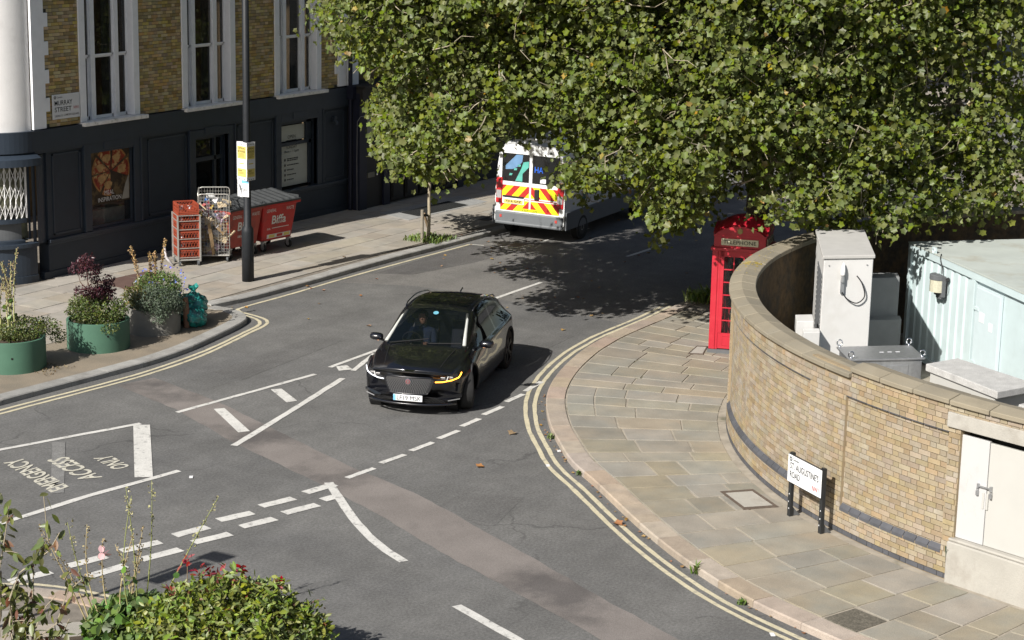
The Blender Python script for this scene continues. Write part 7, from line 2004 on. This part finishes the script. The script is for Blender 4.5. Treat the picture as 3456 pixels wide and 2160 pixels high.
SMALL = dec('''856,529,67,9 819,538,48,10 831,510,101,10 831,534,86,10 815,552,92,9 834,539,47,11 803,535,54,10 810,525,52,11 827,527,90,11 800,530,67,8 815,508,101,12 810,540,97,9 827,534,63,8 823,529,54,11 824,541,51,11 803,527,49,8 836,494,76,11 835,534,92,10 818,492,91,11 834,524,75,9 813,522,100,10 823,535,93,9 842,553,82,9 828,493,87,11 834,516,96,11 839,508,84,10 848,523,53,10 855,538,72,9 831,559,41,9 842,549,56,10 800,530,109,10 818,539,65,9 792,533,68,8 817,501,96,9 836,532,56,11 844,519,75,12 828,532,100,9 833,509,89,8 782,528,91,9 800,536,48,11 797,525,107,9 808,528,45,8 858,520,70,11 786,529,61,9 846,529,59,9 802,527,58,9 815,535,60,10 794,527,72,8 802,523,103,10 815,528,71,8 838,513,103,9 839,529,65,9 825,534,42,11 821,531,70,10 843,536,94,9 849,550,70,12 844,524,78,10 791,534,60,8 844,493,70,11 840,529,43,11 810,540,46,8 834,518,85,10 810,556,92,8 802,517,107,9 815,545,43,10 798,539,67,10 801,533,85,9 804,536,73,9 823,553,67,9 807,527,111,11 852,538,93,11 846,540,77,12 805,543,58,11 815,521,93,9 786,510,45,9 827,529,58,8 807,520,103,9 812,548,54,9 838,501,84,9 807,533,81,11 846,521,40,9 843,563,80,8 832,551,41,12 818,556,56,8 822,524,67,9 827,497,79,11 848,502,73,11 822,522,41,9 822,536,56,12 805,541,76,9 831,522,88,9 822,528,75,9 830,527,86,8 842,531,88,12 822,530,99,9''')

def branch(m, a, b, r0, r1, wob=.25, n=6, k=7):
    a, b = np.array(a, float), np.array(b, float); L = np.linalg.norm(b - a)
    pts = [a + (b - a) * t + (RNG.normal(0, 1, 3) * wob * L * .12 * math.sin(math.pi * t) if 0 < t < 1 else 0) for t in [i / n for i in range(n + 1)]]
    m.tube([tuple(p) for p in pts], [r0 + (r1 - r0) * i / n for i in range(n + 1)], k)
    return pts
def make_tree(name, label, base, fork, r, blobs, leaf_n, leaf_s, bark, lm=None, trunk_n=7, group='plane trees', twig_from=None, singles=0):
    t = thing(name, label, 'tree', base, group=group)
    inv = WM[t].inverted()
    m = MB(); b = np.array(base, float); f = np.array(fork, float)
    n = 9
    m.tube([tuple(b + (f - b) * (i / n) + np.array([.05 * math.sin(i), .05 * math.cos(i * 1.3), 0]) * (r / .3)) for i in range(n + 1)], [r * (1.35 if i == 0 else 1.1 if i == 1 else 1 - .28 * i / n) for i in range(n + 1)], 12)
    m.build('trunk', bark, t, world=True, smooth=True)
    lb = MB()
    C = blobs[:, :3]; ctr = C.mean(0)
    # main limbs to sectors of the crown, then boughs to the clusters
    K = min(9, max(3, len(blobs) // 12))
    seeds = C[RNG.choice(len(C), K, replace=False)]
    for _ in range(4):
        own = np.argmin(((C[:, None, :] - seeds[None]) ** 2).sum(2), axis=1)
        seeds = np.array([C[own == k].mean(0) if (own == k).any() else seeds[k] for k in range(K)])
    ends = []
    for k in range(K):
        e = f + (seeds[k] - f) * .72
        branch(lb, f - np.array([0, 0, .3]), e, r * .55, r * .2, .5, 6, 8); ends.append(e)
    tw = MB(); bo = MB()
    for i, c in enumerate(C):
        if RNG.random() < (.75 if len(C) > 100 else 1):
            e = ends[own[i]]
            branch(bo, e, c, max(.02, r * .13), .010, .6, 4, 5)
        for _ in range(2):
            d = RNG.normal(0, 1, 3); d[2] -= .3; d /= np.linalg.norm(d)
            branch(tw, c, c + d * blobs[i, 3] * 1.1, .013, .005, .8, 3, 4)
    lb.build('limb', bark, t, world=True, smooth=True); bo.build('boughs', M['twig'], t, world=True, smooth=True); tg_ = tw.build('twigs', M['twig'], t, world=True); tg_['kind'] = 'stuff'
    P, O = [], []
    for (x, y, z, rr) in blobs:
        n = max(8, int(leaf_n * (rr / .8) ** 2 * RNG.uniform(.55, 1.3)))
        k_ = max(5, int(10 * rr / .7)); sc = ball((x, y, z), rr * .95, k_, .9, .35); p = sc[RNG.integers(0, k_, n)] + RNG.normal(0, .19, (n, 3)) * np.array([1, 1, .75]) * min(1.0, rr / .6); P.append(p); O.append((p - np.array([x, y, z])) / rr)
    P = np.concatenate(P); O = np.concatenate(O)
    size = leaf_s * RNG.uniform(.45, 1.35, len(P))
    idx = RNG.permutation(len(P))
    if singles:
        d = np.linalg.norm(P - np.array([0, 0, CAM_H]), axis=1) + 3 * (P[:, 2] < 2.2)
        near = np.argsort(d)[:singles * 3][::3]
        mask_ = np.ones(len(P), bool); mask_[near] = False
        tv, tf = PLANE_LEAF
        me = bpy.data.meshes.new('leaf'); me.from_pydata([tuple(v) for v in tv], [], [tuple(q) for q in tf]); me.materials.append(M['plane_leaf'])
        for i in near:
            o = bpy.data.objects.new('leaf', me); COL.objects.link(o); o.parent = t
            ax, ay, az = [v[0] for v in frames(1, (-.3, .1, .7), .5, .7, O[i:i + 1] * .5)]
            s = size[i]
            mt = Matrix(((ax[0] * s, ay[0] * s, az[0] * s, P[i, 0]), (ax[1] * s, ay[1] * s, az[1] * s, P[i, 1]), (ax[2] * s, ay[2] * s, az[2] * s, P[i, 2]), (0, 0, 0, 1)))
            o.matrix_local = inv @ mt
        P, O, size = P[mask_], O[mask_], size[mask_]
    leaves('crown', PLANE_LEAF, P, size, lm or M['plane_leaf'], t, up=(-.65, .05, .65), droop=.5, spread=.62, out=O * .45, mat2=M['plane_leaf_yellow'], frac2=.012)
    # seed balls
    sd = MB()
    for i in RNG.choice(len(C), min(len(C), 60), replace=False):
        c = C[i] + RNG.normal(0, .3, 3)
        sd.lathe([(.0, -.022), (.018, -.014), (.022, 0), (.018, .014), (0, .022)], 6, tuple(c), cap=False)
    s_ = sd.build('seed_balls', M['seed'], t, world=True); s_['kind'] = 'stuff'
    return t
right = (BIG[:, 1] < 13.2) & (BIG[:, 0] > 38.5)
make_tree('plane_tree', 'large plane tree spreading over the road behind the telephone box', (40.2, 17.15, .1), (40.0, 17.3, 3.6), .30, BIG[~right], 345, .110, M['bark'], singles=260)
make_tree('plane_tree', 'second plane tree with pale trunk behind the mint container', (45.6, 15.2, .1), (45.6, 15.0, 3.4), .26, np.concatenate([BIG[right], [[44.5, 14, 6, 1.2], [46.5, 13.5, 6.5, 1.2], [45.5, 16, 7, 1.3], [47, 15, 6, 1.2], [44, 12.5, 5, 1.1], [46, 12, 4.4, 1.1]]]), 270, .112, M['bark_pale'])
make_tree('street_tree', 'young staked plane tree in the shop pavement by the kerb', (40.73, 26.5, .1), (40.73, 26.45, 2.3), .045, SMALL, 190, .116, M['twig'], lm=M['plane_leaf_young'], group=None)
# stakes, tie and grass at its foot
stk = thing('tree_stake', 'pale timber tree stake with black tie beside the young tree', 'stake', (40.45, 26.5, .1))
m = MB(); m.tube([(40.45, 26.5, .08), (40.45, 26.5, .92)], .042, 8); m.build('post', M['wood_grey'], stk, world=True)
m = MB(); m.bar((40.45, 26.5, .78), (40.75, 26.5, .74), .03, .06); m.build('tie', M['rubber'], stk, world=True)
stk = thing('tree_stake', 'slanting dark timber tree stake on the far side of the young tree', 'stake', (40.98, 26.6, .1))
m = MB(); m.bar((41.02, 26.6, .08), (40.62, 26.56, .80), .05, .05); m.build('post', M['wood'], stk, world=True)
blade_tuft('grass_tuft', (40.8, 26.5, .1), 700, .16, .52, M['grass'], 'green grass growing round the foot of the young street tree', 'grass', w=.016)

# ---- round planters on the build-out
def planter(x, y, r, h, mat, label, hole=None):
    t = thing('planter', label, 'planter', (x, y, .1), group='round planters on the build-out')
    m = MB(); m.lathe([(r - .05, h - .10), (r - .05, h), (r - .045, h + .005), (r - .005, h + .005), (r, h), (r, .0)][::-1], 48, (0, 0, 0), cap=False); m.build('drum', mat, t, smooth=False)
    for p in t.children[-1].data.polygons: p.use_smooth = True
    e = t.children[-1].modifiers.new('e', 'EDGE_SPLIT'); e.split_angle = R(40)
    m = MB(); m.lathe([(0, h - .07), (r - .05, h - .075)], 32, (0, 0, 0), cap=False); m.build('soil', M['soil'], t)
    if hole:
        a, z = hole
        d = Vector((math.cos(a), math.sin(a), 0)); u = Vector((-d.y, d.x, 0))
        m = MB(); pts = [d * (r + .004) + u * .022 * math.cos(k * .785) + Vector((0, 0, z + .022 * math.sin(k * .785))) for k in range(8)]; m.add(pts, [tuple(range(8))]); m.build('bolt_hole', M['black_print'], t)
    return t
P1, P2, P3 = (25.49, 25.72), (27.57, 25.50), (29.20, 25.52)
planter(*P1, .62, .58, M['planter_green'], 'green drum planter at the left edge with tall dead stems', (-2.35, .30))
planter(*P2, .60, .56, M['planter_green'], 'green drum planter with purple smoke bush, middle of three', (-2.1, .33))
planter(*P3, .53, .50, M['planter_grey'], 'grey drum planter with blue flowers, nearest the teal bags')
def bush(name, label, c, r, flat, n, tpl, size, mat, cat='plant', mat2=None, frac2=0, shell=.3, droop=.2, spread=.9, stem=None, extra=None):
    t = thing(name, label, cat, (c[0], c[1], c[2] - r * flat))
    P = ball(c, r, n, flat, shell)
    if extra is not None: P = np.concatenate([P] + extra)
    leaves('foliage', tpl, P, size * RNG.uniform(.6, 1.3, len(P)), mat, t, up=(-.2, 0, .6), droop=droop, spread=spread, mat2=mat2, frac2=frac2)
    m = MB()
    for k in range(14):
        a = RNG.normal(0, 1, 3); a /= np.linalg.norm(a); branch(m, (c[0] + a[0] * .05, c[1] + a[1] * .05, c[2] - r * flat * .9), np.array(c) + a * r * np.array([.85, .85, flat * .85]), .012, .004, .4, 3, 5)
    m.build('stems', stem or M['stem_green'], t, world=True)
    return t
zt = .1 + .55
# left planter: low shrub with a trailing spray and dead hollyhock stems
bush('leafy_plant', 'low green shrub trailing over the right side of the left planter', (P1[0] + .15, P1[1] - .05, zt + .16), .52, .42, 2200, OVAL_LEAF, .055, M['leaf_bronze'], mat2=M['leaf_green'], frac2=.5, extra=[ball((P1[0] + .68, P1[1] - .25, zt + .12), .26, 420, .7), ball((P1[0] + .86, P1[1] - .35, zt - .08), .16, 200, 1.0)])
def dead_stem(name, label, base, top, r=.013, heads=70, mat=None, hmat=None, lvs=0, group=None, hz=.45, hs=.035, bend_=.1):
    t = thing(name, label, 'plant', base, group=group)
    b, e = np.array(base, float), np.array(top, float)
    bow = RNG.normal(0, 1, 3) * bend_; bow[2] = 0
    f = lambda s: b + (e - b) * s + bow * math.sin(math.pi * s)
    m = MB(); m.tube([tuple(f(i / 8)) for i in range(9)], [r * (1 - .7 * i / 8) for i in range(9)], 6); m.build('stalk', mat or M['stem_straw'], t, world=True, smooth=True)
    S = hz + (1 - hz) * RNG.random(heads) ** .8
    P = np.array([f(s) for s in S]) + RNG.normal(0, .02, (heads, 3))
    leaves('seed_pods', ROUND_LEAF, np.repeat(P, 3, 0), hs * RNG.uniform(.5, 1.2, heads * 3), hmat or M['seed_head'], t, spread=2.0)
    if lvs:
        S = RNG.uniform(.25, .6, lvs); P = np.array([f(s) for s in S]) + RNG.normal(0, .03, (lvs, 3)); leaves('leaves', ROUND_LEAF, P, .08 * RNG.uniform(.7, 1.3, lvs), M['leaf_lush'], t, spread=1.2)
    return t
random.seed(3)
tops = [(u * .507 + v * .862, -u * .862 + v * .507, h) for u, v, h in ((-.42, .05, 1.30), (-.24, .0, 1.62), (-.16, .15, 1.40), (-.05, -.1, 1.10), (.02, .1, 1.42), (.16, .0, 1.68), (.10, -.12, 1.28), (-.34, -.1, 1.45), (-.10, -.2, 1.2))]
words = ['leftmost short', 'tall second', 'tall third', 'short inner', 'tall middle', 'tallest right hand', 'bent right hand', 'outermost left', 'low left hand']
for (dx, dy, h), w_ in zip(tops, words):
    dead_stem('dead_hollyhock', 'dry brown %s flower stem in the left planter' % w_, (P1[0] + dx * .5, P1[1] + dy * .5, zt - .05), (P1[0] + dx, P1[1] + dy, zt + h), .017, 60, M['stem_pale'], M['seed_head'], 5, 'dead flower stems in the left planter', hz=.42, hs=.024)
# middle planter: evergreen base with a purple bush
bush('leafy_plant', 'mixed green foliage filling the middle planter under the purple bush', (P2[0], P2[1], zt + .18), .60, .45, 3600, OVAL_LEAF, .055, M['leaf_green'], mat2=M['leaf_bronze'], frac2=.35, extra=[ball((P2[0] - .25, P2[1] - .5, zt - .05), .22, 260, .6), ball((P2[0] - .1, P2[1] + .2, zt + .32), .35, 700, .5)])
t = thing('purple_bush', 'purple leaved smoke bush rising from the middle planter', 'shrub', (P2[0], P2[1], zt))
m = MB(); cl = [(-.42, .15, 1.02, .17), (-.25, .1, 1.10, .15), (-.12, .2, 1.14, .17), (-.30, .0, .95, .15), (.12, .15, .92, .13), (.05, .1, .98, .10), (-.48, 0, .62, .15), (-.30, -.05, .58, .17), (-.12, 0, .52, .18), (.1, .05, .62, .18), (.26, .0, .55, .17), (.18, .1, .45, .2), (.02, -.05, .45, .2), (.40, .1, .70, .12), (-.05, .05, .78, .12), (.3, .1, .42, .18)]
PP = []
for x, y, z, r in cl:
    c = (P2[0] + x + .05, P2[1] + y, zt + z); PP.append(ball(c, r, int(5200 * r * r), .8, .2)); branch(m, (P2[0] + .02, P2[1], zt), c, .012, .004, .4, 4, 5)
PP = np.concatenate(PP); leaves('foliage', OVAL_LEAF, PP, .062 * RNG.uniform(.6, 1.3, len(PP)), M['leaf_purple'], t, up=(-.2, 0, .5), spread=1.0)
m.build('stems', M['leaf_rust'], t, world=True)
# right planter: grey-green cushion, blue plumbago, golden spikes
bush('grey_leaved_plant', 'feathery grey green cushion spilling over the front of the grey planter', (P3[0] - .12, P3[1] - .18, zt + .12), .50, .62, 5200, TINY_LEAF, .05, M['leaf_grey'], extra=[ball((P3[0] - .30, P3[1] - .42, zt - .12), .22, 700, .8), ball((P3[0] + .1, P3[1] - .45, zt - .02), .25, 700, .7)])
t = bush('blue_flowering_plant', 'bright green plant with small blue flowers at the back of the grey planter', (P3[0] + .22, P3[1] + .05, zt + .33), .48, .62, 3000, OVAL_LEAF, .05, M['leaf_lush'], mat2=M['leaf_green'], frac2=.4, extra=[ball((P3[0] + .52, P3[1] - .08, zt + .10), .22, 500, 1.0)])
Pf = np.concatenate([ball((P3[0] + .25, P3[1], zt + .42), .50, 60, .7, .8), ball((P3[0] + .55, P3[1] - .1, zt + .2), .26, 26, 1.0, .7)])
leaves('flowers', ROUND_LEAF, np.repeat(Pf, 2, 0), .034, M['flower_blue'], t, spread=2.0)
bush('yellowing_plant', 'yellowing leafy plant at the left side of the grey planter', (P3[0] - .38, P3[1] + .15, zt + .22), .26, .8, 700, OVAL_LEAF, .06, M['leaf_bronze'], mat2=M['plane_leaf_yellow'], frac2=.3)
for (dx, dy, h), w_ in zip([(-.42, .2, 1.20), (.10, .15, 1.02), (.30, .2, .98), (.50, .1, 1.22)], ['leftmost', 'second', 'third and shortest', 'rightmost']):
    dead_stem('golden_flower_spike', 'dry golden %s flower spike standing in the grey planter' % w_, (P3[0] + dx * .7, P3[1] + dy, zt), (P3[0] + dx, P3[1] + dy, zt + h), .012, 150, M['stem_straw'], M['seed_gold'], 0, 'golden spikes in the grey planter', hz=.5, hs=.022, bend_=.05)
blade_tuft('dry_grass', (P1[0] + .2, P1[1] - .62, .1), 160, .045, .45, M['dry_grass'], 'dry grass and debris at the foot of the left planter', 'grass', w=.012)

# ---- teal refuse bags
def bag(c, r, squash, label, neck):
    t = thing('refuse_bag', label, 'refuse bag', (c[0], c[1], .1), group='teal refuse bags')
    nu, nvv = 28, 18
    rows = []
    for i in range(nvv + 1):
        ph = math.pi * i / nvv; row_ = []
        for j in range(nu):
            th = 2 * math.pi * j / nu
            rr = r * (1 + .10 * math.sin(5 * th + 2 * ph) * math.sin(ph) + .07 * math.sin(9 * th - 3 * ph + c[0]) + .05 * math.sin(13 * ph + 4 * th))
            x = rr * math.sin(ph) * math.cos(th); y = rr * math.sin(ph) * math.sin(th); z = -rr * math.cos(ph) * squash
            row_.append((x, y, max(z, -r * squash * .82)))
        rows.append(row_ + [row_[0]])
    m = MB(); m.grid(rows, flip=True); z0 = r * squash * .82
    m.v = [(p[0] + c[0], p[1] + c[1], p[2] + .1 + z0 + c[2]) for p in m.v]
    m.build('sack', M['bag_teal'], t, world=True, smooth=True)
    m = MB(); top = (c[0] + neck[0], c[1] + neck[1], .1 + c[2] + z0 + r * squash * .95)
    rows = []
    for i in range(5):
        s = i / 4; rr = [.09, .04, .045, .08, .10][i] * r / .25
        rows.append([(top[0] + rr * math.cos(a) * (1 + .3 * math.sin(3 * a)) + .05 * s, top[1] + rr * math.sin(a), top[2] + s * .16 + .03 * math.sin(4 * a) * s) for a in [6.283 * k / 12 for k in range(13)]])
    m.grid(rows); m.build('tied_neck', M['bag_teal'], t, world=True, smooth=True)
bag((30.0, 25.14, .0), .25, .85, 'lower front teal refuse bag on the gravel by the grey planter', (0, .1))
bag((30.30, 25.42, .14), .29, .85, 'upper teal refuse bag leaning behind the lower one', (.03, .03))
bag((30.0, 25.62, .0), .25, .9, 'dark rear teal refuse bag tucked against the grey planter', (0, 0))
m = MB(); m.bar((30.16, 25.0, .40), (30.55, 24.86, .36), .045, .02); o = m.build('timber_offcut', M['wood_grey'], None); tag(o, 'short pale timber offcut lying on the teal refuse bags', 'timber')
m = MB(); m.tube([(29.78, 25.16, .1), (29.79, 25.17, .35), (29.77, 25.18, .72)], [.06, .07, .05], 8); o = m.build('cardboard_roll', pmat('brown_paper', (.22, .12, .075), rough=.9, var=.2, scale=9), None); tag(o, 'upright brown paper roll between grey planter and teal bags', 'paper roll')

# ---- near planting at the bottom left
m = MB(); m.prism([(15.2, 15.9), (16.3, 16.0), (17.0, 15.4), (17.15, 14.2), (17.2, 12.6), (15.5, 12.0), (14.0, 13.5)], .0, .05)
o = m.build('planting_bed', M['soil'], None); tag(o, kind='structure')
t = thing('photinia_shrub', 'dense glossy green shrub with red shoot tips at the bottom edge', 'shrub', (16.95, 13.65, .05))
cl = [(16.92, 13.8, .60, .58), (17.12, 13.4, .58, .55), (16.75, 14.15, .57, .52), (17.22, 13.1, .50, .46), (16.65, 14.45, .45, .4), (16.9, 13.65, .85, .38), (17.08, 13.3, .80, .37), (16.72, 14.0, .82, .34), (16.5, 13.4, .5, .6), (17.25, 12.95, .32, .38), (16.95, 13.1, .45, .6), (16.6, 14.6, .25, .35)]
sp = []
for x, y, z, r in cl:
    for _ in range(5):
        d = RNG.normal(0, 1, 3); d[2] = abs(d[2]) * .8; d /= np.linalg.norm(d); sp.append((x + d[0] * r * .9, y + d[1] * r * .9, z + d[2] * r * .85, RNG.uniform(.10, .19)))
P = np.concatenate([ball((x, y, z), r * .88, int(2500 * r * r), .95, .5) for x, y, z, r in cl] + [ball(q[:3], q[3], 34, 1.1, .2) for q in sp])
P = P[P[:, 2] > .05]
leaves('foliage', OVAL_LEAF, P, .105 * RNG.uniform(.6, 1.25, len(P)), M['leaf_glossy'], t, up=(-.2, 0, .9), spread=.8, mat2=M['leaf_rust'], frac2=.025)
tips = [(16.72, 14.18, 1.32), (16.78, 14.05, 1.20), (16.86, 13.95, 1.20), (16.95, 13.85, 1.12), (17.0, 13.6, 1.24), (17.18, 13.2, 1.12), (17.0, 13.7, 1.05), (16.6, 14.3, .98), (17.12, 13.4, 1.02)]
m = MB(); Pr = []
for x, y, z in tips:
    branch(m, (x, y, z - .45), (x, y, z), .007, .004, .2, 3, 5)
    Pr.append(np.array([x, y, z - .04]) + RNG.normal(0, .035, (11, 3)))
leaves('red_shoots', OVAL_LEAF, np.concatenate(Pr), .10 * RNG.uniform(.7, 1.2, 11 * len(tips)), M['leaf_red'], t, up=(0, 0, .5), droop=-.7, spread=.9)
for x, y, z, r in cl: branch(m, (16.95, 13.6, .05), (x, y, z + r * .5), .02, .006, .3, 4, 5)
m.build('stems', M['wood'], t, world=True)
# hollyhock clump
bush('hollyhock_clump', 'low clump of broad green leaves at the foot of the tall stems', (16.74, 14.98, .36), .50, .62, 700, ROUND_LEAF, .115, M['leaf_lush'], mat2=M['leaf_green'], frac2=.3, shell=.6, spread=.6, extra=[ball((16.58, 15.22, .3), .38, 380, .6, .5), ball((16.85, 14.9, .3), .35, 260, .6, .5)])
bush('feathery_herb', 'feathery dark herb between the hollyhock leaves and the glossy shrub', (16.85, 14.72, .3), .32, .9, 900, TINY_LEAF, .06, M['leaf_green'])
hs = [((16.75, 15.0), (16.68, 14.98, 1.95), 2), ((16.75, 15.0), (16.72, 15.1, 2.02), 1), ((16.78, 14.98), (16.95, 14.9, 2.08), 1), ((16.8, 14.95), (17.75, 14.55, 1.72), 1), ((16.5, 15.3), (16.25, 15.6, 1.62), 1), ((16.55, 15.25), (16.42, 15.45, 1.58), 0), ((16.6, 15.2), (16.52, 15.3, 1.40), 0), ((16.62, 15.15), (16.62, 15.2, 1.32), 0), ((16.66, 15.1), (16.78, 15.05, 1.45), 0), ((16.68, 15.1), (16.9, 15.0, 1.5), 0), ((16.45, 15.4), (16.05, 15.85, 1.6), 0), ((16.45, 15.4), (16.2, 15.75, 1.25), 0), ((16.7, 15.05), (16.95, 15.05, 1.25), 0)]
hw_ = ['upright tall', 'tallest upright', 'straight tall', 'long arching', 'left leaning', 'left inner', 'short inner', 'short brown', 'right inner', 'right brown', 'far left pale', 'low far left', 'low right']
for (b_, e_, kind), w_ in zip(hs, hw_):
    dead_stem('hollyhock', 'faded hollyhock, the %s stem at the bottom left' % w_, (b_[0], b_[1], .1), e_, .012, 30, M['stem_green'] if kind else M['stem_straw'], M['seed_pale'] if kind else M['seed_head'], 4 if kind == 2 else 1, 'faded hollyhock stems', hz=.45, hs=.024, bend_=.10)
t = thing('hollyhock_flower', 'single pale pink hollyhock flower among the faded stems', 'flower', (16.52, 15.3, 1.2))
leaves('petals', ROUND_LEAF, np.array([(16.52, 15.3, 1.22)] * 6) + RNG.normal(0, .008, (6, 3)), .085, M['flower_pink'], t, up=(-.8, -.5, .4), spread=.5, stuff=False)
# young cherry nearer the camera, its branches entering at the left edge
t = thing('cherry_sapling', 'slender young tree with drooping rust edged leaves at the left edge', 'tree', (11.35, 11.95, .03))
m = MB(); PL = []
def twig_leaves(pts, n, out_):
    for k in range(n):
        s = RNG.uniform(.25, 1); i = min(len(pts) - 2, int(s * (len(pts) - 1))); p = pts[i] + (pts[i + 1] - pts[i]) * (s * (len(pts) - 1) - i); out_.append(p)
main_ = branch(m, (11.35, 11.95, .03), (11.38, 11.72, 3.3), .035, .016, .3, 8, 8)
for a, b in (((11.36, 11.8, 2.0), (11.45, 11.25, 4.05)), ((11.37, 11.75, 2.6), (11.30, 11.50, 3.95)), ((11.37, 11.75, 2.4), (11.52, 11.15, 3.72)), ((11.37, 11.8, 2.1), (11.60, 10.95, 3.35)), ((11.36, 11.85, 1.8), (11.55, 11.10, 2.95)), ((11.37, 11.75, 2.7), (11.25, 11.75, 4.1)), ((11.36, 11.8, 2.3), (11.45, 11.4, 3.2)), ((11.36, 11.82, 2.2), (11.50, 11.2, 3.15))):
    p = branch(m, a, b, .010, .004, .5, 6, 5); twig_leaves(p, 46, PL)
    for _ in range(3):
        i = RNG.integers(2, 6); e = p[i] + np.array([RNG.normal(0, .06), -abs(RNG.normal(.0, .12)), RNG.uniform(.0, .25)]); q_ = branch(m, p[i], e, .005, .0025, .5, 3, 4); twig_leaves(q_, 4, PL)
m.build('branches', M['twig'], t, world=True)
PL = np.array(PL) + RNG.normal(0, .02, (len(PL), 3))
leaves('foliage', OVAL_LEAF, PL, .115 * RNG.uniform(.7, 1.2, len(PL)), M['leaf_bronze'], t, up=(-.3, -.2, .4), droop=1.6, spread=.8, mat2=M['leaf_rust'], frac2=.10)

# ---- small litter, fallen leaves, weeds along the kerb
def fleck(name, x, y, s, mat, label, cat, z=.012, tpl=PLANE_LEAF):
    V, F = scatter(tpl, np.array([(0, 0, .006)]), frames(1, (0, 0, 6), 0, .5), [s])
    o = fast_mesh(name, V, F, mat); o.location = (x, y, z); tag(o, label, cat)
    return o
for x, y, s, w_ in ((25.3, 15.5, .13, 'below the white dashes'), (27.3, 16.0, .15, 'near the black car front'), (24.1, 12.4, .16, 'at the pink kerb'), (36.0, 22.4, .2, 'beyond the car roof'), (35.2, 21.6, .2, 'by the centre line')):
    fleck('fallen_leaf', x, y, s, M['leaf_brown'], 'fallen brown leaf on the road %s' % w_, 'leaf')
for x, y, w_ in ((22.35, 18.85, 'below the emergency lettering'), (26.0, 14.6, 'right of the dashed line'), (26.8, 14.85, 'in the gutter by the weeds'), (21.4, 8.75, 'on the yellow lines at bottom right')):
    m = MB(); m.obox((x, y, .014), (.05, .028, .003), (.8, .6, .03), (-.6, .8, 0), (0, -.03, 1)); o = m.build('litter', M['litter'], None, origin=(x, y, .012)); tag(o, 'scrap of white litter %s' % w_, 'litter')
for i, (x, y, w_, s) in enumerate(((27.35, 15.32, 'uppermost on the pink kerb', .12), (25.85, 13.95, 'second down the pink kerb', .09), (22.85, 10.5, 'tall one low on the pink kerb', .18), (22.15, 9.5, 'lowest on the pink kerb', .09))):
    blade_tuft('kerb_weed', (x, y, .01), 22, s, .05, M['grass'] if i % 2 == 0 else M['leaf_lush'], 'tuft of weed in the gutter, %s' % w_, 'weed', w=.016, lean=.6)
P = []
pts_ = [p for p in resample(offset(KR, -.06), .1) if 4 < p[1] < 17 and p[0] < 31]
for p in pts_:
    if RNG.random() < .35: P.append((p[0] + RNG.normal(0, .04), p[1] + RNG.normal(0, .04), .015))
o = leaves('gutter_leaves', PLANE_LEAF, np.array(P), .05 * RNG.uniform(.4, 1.3, len(P)), M['leaf_brown'], None, up=(0, 0, 5), spread=.5)
tag(o, 'scattered dead leaves in the gutter along the pink kerb', 'leaves', kind='stuff')
P = np.stack([RNG.uniform(32, 50, 90), RNG.uniform(18.3, 27, 90), np.full(90, .015)], 1); P[P[:, 1] > 25.9, 2] = .115
o = leaves('leaf_litter', PLANE_LEAF, P, .09 * RNG.uniform(.3, 1.2, 90), M['leaf_brown'], None, up=(0, 0, 5), spread=.5)
tag(o, 'dead leaves scattered thinly over the road under the plane tree', 'leaves', kind='stuff')
